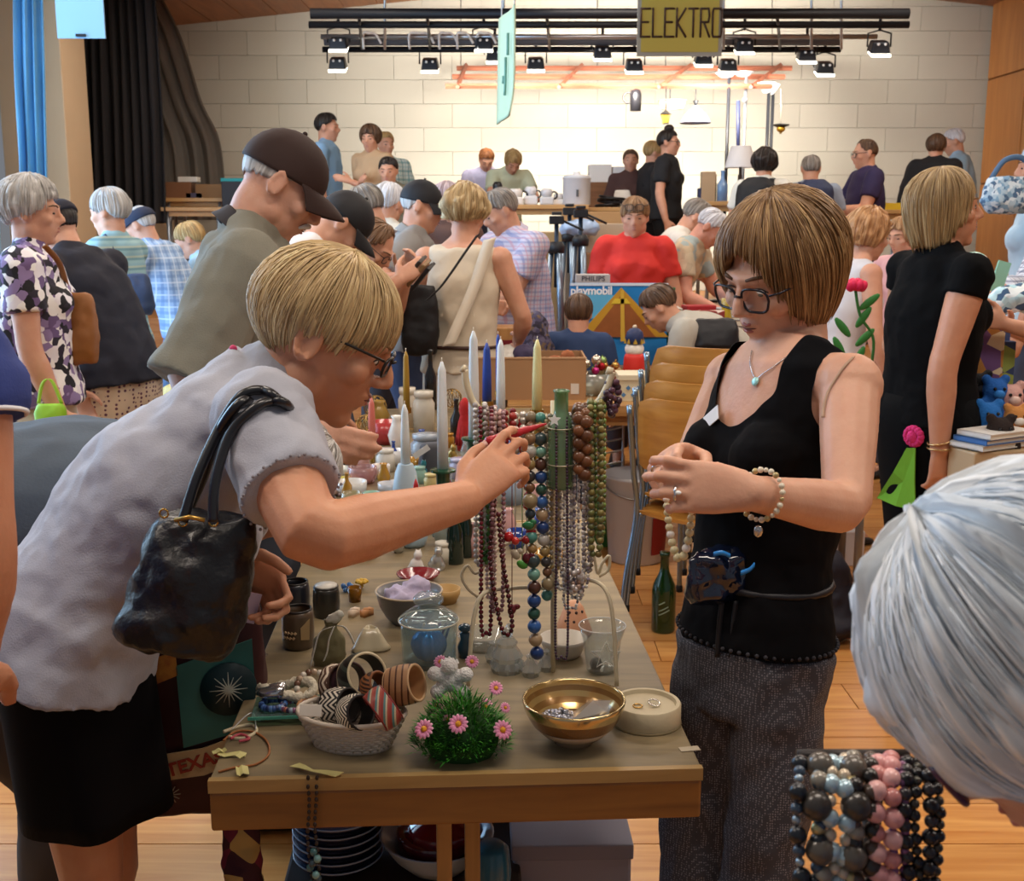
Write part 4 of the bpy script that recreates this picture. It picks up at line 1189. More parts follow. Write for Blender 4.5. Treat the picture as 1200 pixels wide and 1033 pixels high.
WM = person('man in a dark brown cap with a white moustache looking down at his hands', J, top=dict(mat=M('7f7d70', .85, var=.1, scale=14, bump=.2, bscale=300), sleeve=1.0, inf=.026, lo='pel', hem=.03, fold=.035, fscale=.13, flare=.02, collar=M('2c2a30', .8)), bottom=dict(mat=M('3a3f4a', .85, var=.1)), skinc='d8a890', vox=.0065, face=2, eyeclosed=True, handspec=HM, hairf=hstyle([(0, 30), (60, 60), (80, 96), (110, 112), (180, 130)], HGRY, th=.003, messy=.0008, strands=1), brow='cfcac4')
JM = J
cap(J, WM, M('33211d', .8, var=.15, scale=20), tilt=6)
mb = MB()
for k in (-1, 1):
 mb.tube([J['hc'] + J['HR'] @ (V((k * x, y, z)) * J['hs']) for x, y, z in ((.002, .1, -.037), (.012, .099, -.038), (.022, .092, -.043), (.03, .082, -.053))], [.006, .0065, .006, .003], 8)
mb.build('moustache', M('e2ded6', .8), WM)
mb = MB(); ax = (J['wrL'] - J['elL']).normalized(); mb.torus(J['wrL'] - ax * .012, .034, .0042, ax, 26, 6); mb.build('bracelet', M('c9ccd2', .2, .95), WM)
# white-haired head close to the lens, lower right
J = skeleton(h=1.58, yaw=306, lean=30, base=(.8, 1.0, 0), hp=46, hy=-14, sex='f', girth=1.1)
d_ = at(1240, 806, .76) - J['hc']; J = skeleton(h=1.58 + d_.z * 1.15, yaw=306, lean=30, base=(.8 + d_.x, 1.0 + d_.y, 0), hp=46, hy=-14, sex='f', girth=1.1)
d_ = at(1240, 806, .76) - J['hc']; J = skeleton(h=J['h'] + d_.z * 1.1, yaw=306, lean=30, base=(J['base'].x + d_.x, J['base'].y + d_.y, 0), hp=46, hy=-14, sex='f', girth=1.1, arms={'R': (.03, .22, -.2), 'L': (.03, .2, -.22)})
print('white hair', J['h'], J['base'], J['hc'])
def hairW(J, root):
 hair(J, root, hairmat('a9b3bd', 'd3dae0', 'f6f8fa', .55), [(0, 96), (35, 104), (55, 134), (75, 150), (110, 156), (180, 160)], th=.036, hang=.45, vol=(1.05, 1.05, 1.08), messy=.007, strands=1100, na=110, nt=24, seed=11, sw=.0009, curl=.012)
WW = person('white-haired person leaning in close at the lower right corner, seen from above', J, top=dict(mat=M('7d86a0', .85, var=.1), sleeve=1., inf=.016, lo='pel', hem=.03), bottom=dict(mat=M('39404c', .85)), skinc='d0a48e', vox=.007, hairf=hairW, face=1)
JW = J
glasses(J, WW, M('4d2438', .35), w=.026, h=.018, y=.103, r=.0028)
# man at the left edge in a blue polo shirt
J = skeleton(h=1.76, yaw=35, lean=3, base=(-.80, 1.2, 0), sex='m', girth=1.15)
J['shR'] = at(-66, 440, 1.22); J['elR'] = at(-40, 640, 1.21); J['wrR'] = at(-44, 790, 1.28)
WE = person('man at the left edge in a royal blue polo shirt with white sleeve trim', J, top=dict(mat=M('2c3f86', .8, var=.08, scale=40, bump=.1, bscale=300), sleeve=.27, inf=.018, lo='pel', hem=.02, fold=.02, collar=M('2c3f86', .8)), bottom=dict(mat=M('6d6a60', .85)), skinc='c88f70', vox=.009, hairf=hstyle('short', HBRN), face=1)
c_ = J['shR'].lerp(J['elR'], .265); ax = (J['elR'] - J['shR']).normalized()
mb = MB(); mb.torus(c_, .0765, .0028, ax, 36, 8); mb.build('white_trim', M('e9ebf2', .8), WE)
# woman in a black dress, right
J = place(1108, 247, 3.55, 0, yaw=78, lean=1, hp=-2, hy=20, sex='f', girth=1.14, arms={'R': (.02, .05, -.30), 'L': (.03, .12, -.26)})
print('black dress', J['h'], J['base'])
J['wrR'] = at(1100, 535, 3.5); J['elR'], J['wrR'] = ik(J['shR'], J['wrR'], .172 * J['h'], .152 * J['h'], V((-1, -.4, 0)))
def hairB(J, root):
 hair(J, root, hairmat('6d573e', 'a88c62', 'd0b88c'), [(0, 58), (24, 68), (42, 92), (60, 140), (85, 178), (120, 188), (180, 186)], th=.018, hang=.9, vol=(1.03, 1.05, 1.05), messy=.003, strands=500, na=96, nt=22, seed=9, sw=.0014, tuck=.05)
WB_ = person('blond woman in a black dress standing with her back half turned on the right', J, top=dict(mat=M('08090b', .92, var=.2, scale=20, spec=.15), sleeve=.22, inf=.012, lo='pel', hem=.0, fold=.02, name='dress_bodice'), bottom=dict(kind='skirt', mat=M('08090b', .92, var=.2, scale=20, spec=.15), len=.30, flare=1.02, pleat=.004, np=4, inf=.012), skinc='cc9678', vox=.0065, hairf=hairB, face=2, shoes=None, brow='8a6a45', handspec={'R': dict(curls=[(20, 35, 20)] * 4)})
JB = J
for s in 'LR':
 an = J['an' + s]; b0 = V((an.x, an.y, 0)); fw = J['fw']
 mb = MB(); mb.ring_loft([(b0 + fw * t * J['h'] + UP * .012, J['rt'] * w_ * J['h'], UP * .012) for t, w_ in ((-.045, .02), (0, .024), (.05, .03), (.1, .026), (.12, .012))], 14); so = mb.build('sandal', M('1c1718', .5), WB_)
 mb = MB(); mb.torus(b0 + UP * .095, .046, .005, (0, 0, 1), 24, 6); mb.build('ankle_strap', M('1c1718', .5), so)
 mb = MB(); mb.torus(b0 + fw * .075 * J['h'] + UP * .03, .045, .006, fw, 24, 6, arc=(0, .5)); mb.build('toe_strap', M('1c1718', .5), so)
# person bending behind the blond woman (blue-grey shirt)
J = skeleton(h=1.74, yaw=75, lean=92, base=(-1.28, 2.15, 0), hp=60, sex='m', girth=1.2, arms={'R': (-.03, .22, -.16), 'L': (0, .24, -.15)})
d_ = at(118, 600, 2.15) - J['chest']; J = skeleton(h=1.74, yaw=75, lean=92, base=(-1.28 + d_.x, 2.15 + d_.y, 0), hp=60, sex='m', girth=1.2, arms={'R': (0, -.12, -.26), 'L': (0, -.12, -.26)})
print('bent', J['chest'], at(118, 600, 2.15))
WG = person('person in a blue-grey shirt bent far over behind the woman with the black bag', J, top=dict(mat=M('4f5a66', .85, var=.12, scale=8, bump=.1, bscale=200), sleeve=.6, inf=.02, lo='pel', hem=.04, fold=.03, fscale=.12), bottom=dict(mat=M('3b3430', .85)), skinc='c9967c', vox=.01, hairf=hstyle('short', HGRY), face=1)
# ------------------------------------------------------------------ the crowd in the hall
HDN = (.06, .05, -.30)
def crowd(label, px, py, d, floor, yaw, top, bottom, hr, sk='cf9d82', lean=0, hp=5, hy=0, sex='f', girth=1., arms=None, vox=None, face=1, hmin=1.45, **k):
 J = place(px, py, d, floor, yaw=yaw, lean=lean, hp=hp, hy=hy, sex=sex, girth=girth, arms=arms) if hmin == 1.45 else place2(px, py, d, floor, hmin, yaw=yaw, lean=lean, hp=hp, hy=hy, sex=sex, girth=girth, arms=arms)
 v = vox or (.0085 if d < 5 else (.010 if d < 7.5 else .0125))
 t = dict(inf=.022, lo='pel', hem=.02, fold=.022, fscale=.1); t.update(top)
 r = person(label, J, top=t, bottom=bottom, skinc=sk, vox=v, hairf=hr, face=face, **k)
 return J, r
def place2(px, py, d, floor, hmin, **k):
 tgt = at(px, py, d); h = 1.3
 for _ in range(5):
  J = skeleton(h=h, base=(tgt.x, tgt.y, floor), **k); h = max(hmin, min(1.9, h * (tgt.z - floor) / (J['hc'].z - floor)))
 J = skeleton(h=h, base=(tgt.x, tgt.y, floor), **k); dx = tgt - J['hc']
 return skeleton(h=h, base=(tgt.x + dx.x, tgt.y + dx.y, floor), **k)
def TR(c, **k): return dict(kind='trousers', mat=M(c, .85, var=.12, scale=6), **k)
def SK(m, ln=.3, **k): return dict(kind='skirt', mat=m, len=ln, **k)
def TP(c, sleeve=.6, **k): return dict(mat=c if not isinstance(c, str) else M(c, .85, var=.08, scale=12), sleeve=sleeve, **k)
FRONT = {'R': (-.04, .2, -.17), 'L': (-.04, .2, -.17)}
REACH = {'R': (0, .24, -.14), 'L': (.0, .24, -.14)}
# --- left side, hall floor
JP, PP = crowd('grey-haired woman in a purple, black and white blouse at the left edge', 38, 250, 4.15, 0, 78, TP(blotch(['e8e4ea', '2a2433', '6a5480', 'f2f0ee', '17151c', '8d7aa6'], 34, dist=.03), .55), TR('cfc8ba'), hstyle([(0, 66), (40, 72), (60, 96), (85, 118), (180, 150)], HGRY, th=.03, curl=.012, hang=.4, strands=200), arms={'R': (.02, .06, -.31), 'L': HDN}, girth=1.15)
JN, PN = crowd('stooping woman in a navy top and a cream skirt printed with small dots', 66, 268, 4.75, 0, 292, TP('1a1b27', .9, fold=.03), SK(dots('e3cdb0', '6b3f52', 55, .32), .2, flare=1.25, pleat=.022, np=8), hstyle('short', HBLK, th=.006, strands=1), lean=26, hp=30, girth=1.2, arms={'L': (.02, .1, -.29), 'R': REACH['R']})
cap(JN, PN, M('20202c', .85), bill=False, beret=True)
crowd('grey-haired woman with glasses in a striped turquoise tee beside the column', 128, 250, 5.9, 0, 283, TP(stripes([(.3, '8fb5bd'), (.25, '6d97a3'), (.2, 'a9b9ad'), (.25, '86aebb')], .05)), TR('3d4657'), hstyle('pixie', HGRY, th=.018, messy=.004), hp=8, arms=FRONT)
JQ, PQ = crowd('man in a navy beret and a blue plaid shirt leaning to the left', 164, 266, 6.8, 0, 280, TP(plaid('8fa9c9', '5b7ba8', 'c8d5e4', .07)), TR('4f6a8c'), hstyle('short', HGRY, th=.006, strands=1), sex='m', lean=26, hp=25, arms=REACH)
cap(JQ, PQ, M('242a3e', .85), bill=False, beret=True)
crowd('person with pale blond hair in light blue behind the brown cap man', 222, 282, 7.3, 0, 270, TP('9fc3de'), TR('40506a'), hstyle('pixie', HBLD), lean=32, hp=20, arms=REACH)
# --- middle
JS, PS = crowd('person in a white shirt and black cap bending forward behind the blond woman', 402, 266, 4.5, 0, 78, TP('dcdcde', .6, fold=.03), TR('4a4a52'), hstyle('short', HBLK, th=.006, strands=1), sex='m', lean=44, hp=50, girth=1.15)
cap(JS, PS, M('15151a', .7), tilt=4)
JX, PX = crowd('balding man with glasses bending over the wallets in his hand', 437, 289, 4.9, 0, 104, TP('b9b6b0'), TR('494f5c'), hstyle('receding', hairmat('5d432e', '7e5f45', '9b7c60'), th=.008), sex='m', lean=26, hp=42, arms={'R': V(at(468, 328, 4.65)), 'L': V(at(476, 324, 4.85))})
glasses(JX, PX, M('2b2522', .4), r=.002)
crowd('ruddy man with short grey hair looking down, left of the black cap man', 428, 245, 6.2, 0, 285, TP('6f6a72'), TR('3a3d48'), hstyle('short', HSLT), sex='m', hp=25, lean=10)
crowd('white-haired person whose head shows behind the ruddy grey-haired man', 456, 240, 7.0, 0, 30, TP('c8c2b4'), TR('46434a'), hstyle('pixie', HWHT, th=.016), hp=15, lean=8)
JC, PC = crowd('man in a black baseball cap and a grey shirt looking to the right', 495, 243, 5.6, 0, 92, TP('8b8a88', .62, collar=M('8b8a88', .85)), TR('2f3a55'), hstyle('short', HGRY, th=.007, strands=1), sex='m', hp=14, lean=8, arms={'R': V(at(497, 322, 5.3)), 'L': FRONT['L']})
cap(JC, PC, M('14151a', .7), tilt=2)
crowd('person with pale mauve hair between the black cap man and the cream top woman', 524, 238, 7.0, 0, 20, TP('5a4038'), TR('3d3436'), hstyle('bob', hairmat('8f7d84', 'b4a2a8', 'd0c2c6'), hang=.4), hp=10)
JK, PK = crowd('woman with curly blond hair in a sleeveless cream top seen from behind', 546, 254, 5.1, 0, 8, TP(M('cdbfa8', .85, var=.05, scale=20), 0, inf=.014, fold=.03), SK(M('d9d2c4', .85, var=.06), .06, flare=1.3, pleat=.03, np=7), hstyle([(0, 70), (40, 76), (60, 104), (85, 122), (180, 140)], hairmat('7d6647', 'b59a6e', 'dcc79c'), th=.034, curl=.028, messy=.006, hang=.3, strands=260), lean=4, hp=12, hy=12, arms={'L': (.02, .16, -.2), 'R': (.03, .13, -.23)}, girth=1.05)
crowd('grey-haired man in a blue and pink plaid shirt beside the cream top woman', 586, 249, 6.35, 0, 236, TP(plaid('c9c2d0', '7f86b0', 'c98f9c', .045), .62, collar=M('b9b5cc', .85)), TR('c2ad8c'), hstyle('short', HSLT), sex='m', hp=28, hy=18, lean=10, girth=1.15, arms={'R': (-.1, .17, -.2), 'L': (-.1, .19, -.2)})
# --- red shirt and beyond
JRd, PRd = crowd('stout woman in a bright red tunic standing in the middle of the hall', 744, 255, 7.0, 0, 188, TP(M('d1322a', .8, var=.06, scale=8), .62, hem=.11, hemflare=1.12, fold=.035, inf=.022), TR('3c3436'), hstyle('pixie', hairmat('6a4a34', '94704f', 'b8956c'), th=.016), hp=10, girth=1.2, fat=1.12)
crowd('man in a white tee stooping behind the sandy-shirted man', 816, 256, 8.1, 0, 96, TP('d6d1c8'), TR('5b5348'), hstyle('short', HSLT), sex='m', lean=30, hp=38, arms=REACH, girth=1.1)
JT, PT = crowd('white-haired man in a sandy patterned shirt leaning over the books', 833, 268, 7.3, 0, 112, TP(blotch(['b5a68e', 'c4b69c', '98a7a8', 'bfae92'], 18, dist=.02)), TR('b8b4aa'), hstyle('receding', HWHT, th=.007), sex='m', lean=30, hp=44, arms={'R': (.02, .16, -.22), 'L': (.02, .2, -.2)}, sk='d39a84')
# --- children at the cross table
crowd('child with brown hair in a navy tee in front of the blue toy box', 678, 368, 5.85, 0, 8, TP('2a3f66'), TR('4a4f5c'), hstyle('bob', HBRN, hang=.3), hmin=1.0, hp=12, lean=6, sex='m')
JY, PY = crowd('dark-haired young man in a pale tee bending down beside the nutcracker', 772, 392, 5.95, 0, 282, TP('b4b0a4', .6, fold=.03), TR('3a3a40'), hstyle('short', HBRN, th=.014), sex='m', lean=66, hp=40, arms={'L': (.0, .1, -.3), 'R': (0, .2, -.2)})
# --- right side
crowd('woman with wavy strawberry blond hair in a white sleeveless top on the right', 1018, 276, 5.3, 0, 80, TP('cfcfd4', 0), TR('5a5f70'), hstyle('wavy', hairmat('8a5d3c', 'b98a5c', 'd9b184'), th=.026, curl=.022, hang=.7, strands=120), lean=14, hp=14)
crowd('woman in a pale pink top behind the wavy-haired woman', 1058, 278, 6.6, 0, 240, TP('d8a6a8'), TR('4d4a58'), hstyle('wavy', hairmat('8c6540', 'b48a60', 'd0aa80'), th=.018, hang=.6), hp=12)
J42, P42 = crowd('person at the right edge carrying a blue patterned shoulder bag', 1220, 190, 6.0, 0, 290, TP('b9d3e2'), TR('465066'), hstyle('bob', hairmat('7c96a8', 'a9c2d2', 'd3e4ee'), hang=.5), hp=5)
J43, P43 = crowd('person in a navy and white checked shirt reaching in from the right edge', 1240, 222, 4.7, 0, 275, TP(plaid('dfe3ea', '39486e', '5a6a92', .035, .22), 1.55), TR('50607c'), hstyle('short', HGRY), sex='m', hp=30, lean=22, arms={'R': V(at(1152, 345, 4.75)), 'L': V(at(1160, 352, 4.5))}, vox=.0095)
J44, P44 = crowd('person in a red and white striped shirt at the right edge', 1256, 330, 4.0, 0, 285, TP(stripes([(.34, 'cf5a62'), (.33, 'e8e4e6'), (.33, 'd8727a')], .066), .9), TR('b9bcc4'), hstyle('bob', HGRY, hang=.4), hp=25, lean=18, hmin=1.3, arms={'R': V(at(1182, 386, 3.9)), 'L': V(at(1176, 380, 3.7))}, vox=.0095)
# --- on the stage
crowd('man in a light blue tee at the back of the stage, left', 384, 150, 10.6, STAGE, 96, TP('7fa9d0'), TR('39465e'), hstyle('short', HBLK, th=.014), sex='m', hp=4)
JW2, PW2 = crowd('woman in a tan top with folded arms and a dark shoulder strap on the stage', 434, 163, 10.2, STAGE, 215, TP('b89a78', .6), SK(blotch(['3b3644', '6f6878', '24202a'], 20), .2), hstyle('bob', HBRN, th=.024, hang=.4), hp=8, hy=-20, arms={'R': (-.12, .12, -.12), 'L': (-.14, .13, -.11)})
crowd('man in a teal and white checked shirt standing behind the tan top woman', 452, 170, 10.9, STAGE, 150, TP(plaid('cfe0e2', '3f8f9e', '7fb9c2', .08)), TR('2e3240'), hstyle('short', HBLD), sex='m', hp=5)
crowd('dark-haired bearded man in an olive shirt in front of the stage couple', 455, 201, 9.4, STEP, 186, TP('6d6856'), TR('3b3b3f'), hstyle('short', HBLK, th=.012), sex='m', hp=10, lean=5)
crowd('brown-haired boy in a lavender cardigan sorting things on the stage', 570, 188, 11.8, STAGE, 172, TP('a9a9c8', 1.6), TR('4a4c5c'), hstyle('short', hairmat('6d4429', '945f3a', 'b27d50'), th=.014), hmin=1.2, hp=38, lean=8, sex='m', arms=FRONT)
crowd('blond girl in a pale green top leaning over the stage table', 601, 190, 11.0, STAGE, 165, TP('c3ccb0'), TR('2d3350'), hstyle('bob', HBLD, hang=.4), hmin=1.25, hp=45, lean=35, arms=REACH)
crowd('smiling woman in a brown waistcoat at the back of the stage', 739, 189, 10.9, STAGE, 186, TP('4a322f', .9), TR('2c2528'), hstyle('bun', HBRN, th=.01), hp=0)
crowd('fair-haired person in a black shirt behind the woman in black uniform', 766, 180, 10.7, STAGE, 75, TP('1c1c20'), TR('1b1b1f'), hstyle('pixie', HBLD), hp=10)
JU, PU = crowd('woman in a black uniform with her hair pinned up standing on the stage', 784, 168, 10.3, STAGE, 110, TP('191a1e', .62, fold=.03), TR('16171b'), hstyle('bun', HBLK, th=.012), hp=2, girth=1.15)
mb = MB(); mb.ell(JU['hc'] + V((0, .02, .13)), (.045, .045, .035)); mb.build('hair_bun', M('2a2320', .6), PU); glasses(JU, PU, M('1a1a1a', .4), r=.003)
JF, PF = crowd('dark curly-haired woman in a white blouse with a black rucksack on the stage', 896, 194, 9.1, STEP, 25, TP('d9d8cf', .6), TR('35363e'), hstyle('wavy', HBLK, th=.034, curl=.02, hang=.4), lean=10, hp=12, girth=1.1)
JZ, PZ = crowd('man with cropped dark hair wearing a navy rucksack on the stage', 950, 199, 9.3, STEP, 5, TP('8f9cb0', .6), TR('39404e'), hstyle('short', HSLT, th=.008), sex='m', hp=12, lean=8)
JPp, PPp = crowd('balding man in a dark purple polo shirt facing left on the stage', 1013, 181, 9.75, STEP, 268, TP('2b2247', .62, collar=M('2b2247', .85)), TR('1d1d26'), hstyle('receding', HBRN, th=.006), sex='m', hp=8, girth=1.15, arms={'L': (-.02, .19, -.15), 'R': (0, .2, -.16)})
glasses(JPp, PPp, M('222222', .4), r=.003)
crowd('person in a black jacket with dark hair at the right of the stage', 1097, 173, 10.7, STAGE, 30, TP('1b1a1c', 1.8, inf=.03), TR('24242a'), hstyle('bob', HBRN, th=.02, hang=.3), hp=10, girth=1.15)
crowd('white-haired man in a light blue shirt beside the black jacket on the stage', 1117, 167, 11.2, STAGE, 285, TP('8fb0cc'), TR('4b5364'), hstyle('short', HWHT, th=.012), sex='m', hp=18, lean=10)
bake_all()
# ------------------------------------------------------------------ main stall table
TZ = .74
TA = rad(3.2); TFD = V((-sin(TA), cos(TA), 0)); TRD = V((cos(TA), sin(TA), 0))
TC0 = onz(537, 908, TZ)                        # middle of the front edge
TW = .692
def tpt(s, t, z=TZ): return TC0 + TRD * s + TFD * t + V((0, 0, z - TZ))
def stall_table(t0, ln, label, front=True):
 c = tpt(0, t0 + ln / 2, 0); R = rotz(TA); T = thing('folding_table', label, 'table', (c.x, c.y, 0), 'stall tables')
 b = MB(); b.box((c.x, c.y, TZ - .009), (TW, ln, .018), R); b.build('tabletop', wood('6e6149', '8d7c5c', 0, 3.5, .5, 9), T, sm=0, bevel=.003)
 for k in (0, 1):
  p = tpt(0, t0 + .011 + k * (ln - .022), TZ - .048); b = MB(); b.box(p, (TW, .022, .058), R); b.build('apron', wood('7a5026', '94652f', 0, 3, .5), T, sm=0, bevel=.004)
  p = tpt((k - .5) * (TW - .022), t0 + ln / 2, TZ - .048); b = MB(); b.box(p, (.022, ln - .044, .058), R); b.build('apron', wood('7a5026', '94652f', 1, 3, .5), T, sm=0, bevel=.004)
 for k in (0, 1):
  p = tpt(0, t0 + .004 + k * (ln - .008), TZ - .009); b = MB(); b.box(p, (TW + .002, .012, .0185), R); b.build('edge_strip', wood('a2824f', 'b6965f', 0, 3, .45), T, sm=0)
 for tt in (t0 + .16, t0 + ln - .16):
  for s in (-.022, .022):
   p = tpt(s, tt, 0); b = MB(); b.box((p.x, p.y, .37), (.024, .03, .68), R); b.build('leg', wood('9c7442', 'b88c54', 2, 3, .4), T, sm=0, bevel=.003)
  for s in (-.29, .29):
   p = tpt(s, tt, TZ - .09); b = MB(); b.box(p, (.045, .05, .04), R); b.build('foot_block', M('241a16', .6), T, sm=0, bevel=.004)
  p = tpt(0, tt, .02); b = MB(); b.box(p, (.6, .05, .04), R); b.build('foot_bar', M('2b2220', .5, .3), T, sm=0, bevel=.005)
  p = tpt(0, tt, TZ - .095); b = MB(); b.box(p, (.5, .04, .03), R); b.build('cross_bar', M('2b2220', .5, .3), T, sm=0)
 return T
stall_table(0, 1.38, 'brown wooden folding table in the foreground covered with jewellery')
stall_table(1.39, 1.38, 'second brown folding table behind the first, crowded with candles')
stall_table(2.78, .48, 'short third folding table at the far end of the stall')
def K(p): return ((V(p) - V((0, 0, CAMZ))).dot(V((0, cos(TH), -sin(TH))))) / F      # metres per pixel there
def lathe_thing(name, label, cat, mat, px, py, prof, z=TZ, n=28, group=None, **k):
 p = onz(px, py, z); b = MB(); b.lathe(prof, n, p); return solo(b, name, mat, label, cat, p, group, **k)
# small strip of tape on the table corner
p = onz(808, 878, TZ + .001); b = MB(); b.box(p, (.03, .014, .001), rotz(.2)); solo(b, 'tape_strip', M('b5a890', .5), 'small strip of clear tape on the right front corner of the table', 'tape', sm=0)
# ------------------------------------------------------------------ wicker basket with bangles
pc = onz(413, 872, TZ)
BK_ = thing('wicker_basket', 'oval white wicker basket full of bangles at the front of the table', 'basket', pc)
BRZ = -.18
def oval(t, a, bb, z): return pc + rotz(BRZ) @ V((a * cos(t), bb * sin(t), z))
b = MB()
for i in range(11):
 z = .004 + i * .0045; k = i / 10; a = .058 + .022 * k; bb = .036 + .018 * k
 b.tube([oval(2 * pi * q / 56, a + .0016 * (1 if (q + i) % 2 else -1), bb + .0016 * (1 if (q + i) % 2 else -1), z) for q in range(56)], .0023, 6, closed=True)
b.build('weave', M('cfc2b2', .65, var=.15, scale=60), BK_)
for q in range(28):
 t = 2 * pi * q / 28; b = MB(); b.tube([oval(t, .058 + .022 * k, .036 + .018 * k, .002 + .05 * k) for k in (0, .5, 1)], .0019, 5); b.build('stake', M('d9ccbb', .65), BK_)
b = MB(); b.lathe([(.001, 0), (1, 0), (1, .004), (.001, .004)], 32); b.v = [tuple(pc + rotz(BRZ) @ V((x * .06, y * .038, z))) for x, y, z in b.v]; b.build('bottom', M('c4b6a4', .7), BK_)
b = MB(); b.tube([oval(2 * pi * q / 56, .081, .055, .052) for q in range(56)], .0036, 8, closed=True); b.build('rim', M('d6c9b8', .6, var=.1, scale=80), BK_)
def zig(c1, c2, n=10, k=60., amp=.6, rough=.5):
 key = ('zig', c1, c2, n, k, amp)
 if key in MATS: return MATS[key]
 m, nt, bs = _new('zigzag_%d' % len(MATS)); bs.inputs['Roughness'].default_value = rough
 uv = nd(nt, 'ShaderNodeUVMap'); uv.uv_map = 'UVMap'; sp = nd(nt, 'ShaderNodeSeparateXYZ'); nt.links.new(uv.outputs[0], sp.inputs[0])
 tri = mathn(nt, 'PINGPONG', mathn(nt, 'MULTIPLY', sp.outputs[0], n), .5)
 f = mathn(nt, 'FRACT', mathn(nt, 'MULTIPLY', mathn(nt, 'ADD', sp.outputs[1], mathn(nt, 'MULTIPLY', tri, amp)), k / 10))
 nt.links.new(mixc(nt, mathn(nt, 'GREATER_THAN', f, .5), hx(c1), hx(c2)), bs.inputs['Base Color'])
 MATS[key] = m
 return m
def bangle(label, c, axis, R_, wd, outer, inner, th=.0035, rim=None, group='bangles in the wicker basket'):
 c = V(c); ax = V(axis).normalized(); a, bb = frame(ax); n = 40
 T = thing('bangle', label, 'bangle', c - V((0, 0, R_)), group)
 mb = MB(); uv = []; ks = 6; rings = []
 for i in range(ks):
  u = i / (ks - 1); r_ = R_ + .0022 * sin(pi * u)
  for q in range(n + 1):
   t = 2 * pi * q / n; mb.v.append(tuple(c + ax * (u - .5) * wd + (a * cos(t) + bb * sin(t)) * r_)); uv.append((q / n, u))
 for i in range(ks - 1):
  for q in range(n):
   o = i * (n + 1) + q; mb.f.append((o, o + 1, o + n + 2, o + n + 1)); mb.m.append(0)
 mb.uv = uv; mb.build('band', outer, T)
 mb = MB(); mb.loft([[c + ax * (u - .5) * wd + (a * cos(2 * pi * q / n) + bb * sin(2 * pi * q / n)) * (R_ - th) for q in range(n)] for u in (0, .5, 1)], False); mb.build('lining', inner, T)
 for u in (-.5, .5):
  mb = MB(); mb.loft([[c + ax * (u * wd + du) + (a * cos(2 * pi * q / n) + bb * sin(2 * pi * q / n)) * r_ for q in range(n)] for r_, du in ((R_, 0), (R_ + .0005, u * .003), (R_ - th / 2, u * .005), (R_ - th, u * .003), (R_ - th, 0))], False); mb.build('rim', rim or inner, T)
 return T
d0 = 1.66
bangle('black and white zigzag bangle lying leftmost in the basket', at(398, 828, 1.70), (.75, -.45, .25), .026, .034, zig('1f1d1c', 'e7dfcd', 8, 34, .8), M('2a2523', .5))
bangle('black and white bangle with a concentric diamond pattern in the basket', at(416, 836, 1.665), (.62, -.55, .3), .0255, .026, zig('e7dfcd', '1f1d1c', 5, 44, 1.2), M('2a2523', .5))
bangle('red and teal patterned bangle at the right end of the basket', at(449, 830, 1.66), (-.72, -.35, -.45), .030, .026, stripes([(.3, 'a8473f'), (.25, '5d8c8c'), (.2, 'd8c7a6'), (.25, 'b5584a')], .012, 0, .4), M('c07f6c', .45), rim=M('8d2f2c', .4))
bangle('large dark green bangle with a cream lining standing upright in the basket', at(424, 792, 1.745), (.55, -.72, .42), .033, .034, stripes([(.4, '2f3430'), (.3, '4c5a50'), (.3, '1e2020')], .02, 2, .4), M('241d1a', .5), rim=M('d8c9a4', .5))
bangle('brown spiral bangle nested inside the large dark bangle', at(440, 806, 1.70), (.75, -.4, .5), .022, .018, stripes([(.5, 'a5683a'), (.5, '3a2216')], .005, 2, .4), M('8c5530', .5))
bangle('tan ribbed wooden bangle resting on the basket rim beside the plant', at(474, 803, 1.70), (.90, -.32, .30), .028, .040, stripes([(.72, 'bf9063'), (.28, '5e3520')], .0095, 0, .5), M('c99a68', .5), rim=M('d8b284', .5))
bangle('brown bangle with cream leaf shapes behind the zigzag bangles', at(392, 803, 1.76), (.8, -.35, .2), .030, .014, zig('5b3c2a', 'd9cbb4', 7, 18, .9), M('4a2f20', .5))
bangle('thin purple-brown bangle at the back of the basket', at(408, 800, 1.78), (.7, -.6, .3), .031, .012, M('4b3138', .4), M('3a2528', .5))
b = MB(); b.box(at(364, 833, 1.63), (.032, .002, .017), rotz(-.1) @ rotx(-.5)); o = solo(b, 'price_tag', M('e3ddcf', .6), 'cream price tag hanging off the left rim of the basket', 'tag', sm=0, bevel=.0008)
# ------------------------------------------------------------------ artificial plant with pink daisies
pp = onz(541, 884, TZ)
PL = thing('artificial_plant', 'tuft of artificial greenery with pink daisies at the table front', 'plant', pp)
rnd = random.Random(4); b = MB()
for i in range(2600):
 a = rnd.uniform(0, 2 * pi); rr = sqrt(rnd.random()) * .062; hgt = .080 * (1 - (rr / .07) ** 2) + .008
 q = pp + V((rr * cos(a) * 1.05, rr * sin(a) * .78, rnd.uniform(.2, 1) * hgt + .004))
 dv = V((cos(a) * (.4 + rr * 14), sin(a) * (.4 + rr * 14), rnd.uniform(.1, 1.3))).normalized(); dv = (dv + V((rnd.uniform(-.6, .6), rnd.uniform(-.6, .6), rnd.uniform(-.3, .4)))).normalized()
 L = rnd.uniform(.012, .024); sd = frame(dv)[0] * rnd.uniform(.0009, .0016)
 tip = q + dv * L
 if tip.z < TZ + .002: tip.z = TZ + .002
 if q.z < TZ + .002: q.z = TZ + .003
 mid = (q + tip) / 2 + V((0, 0, .002)); o = len(b.v); b.v += [tuple(q), tuple(mid - sd), tuple(tip), tuple(mid + sd)]; b.f.append((o, o + 1, o + 2, o + 3)); b.m.append(rnd.choice((0, 0, 1, 2)))
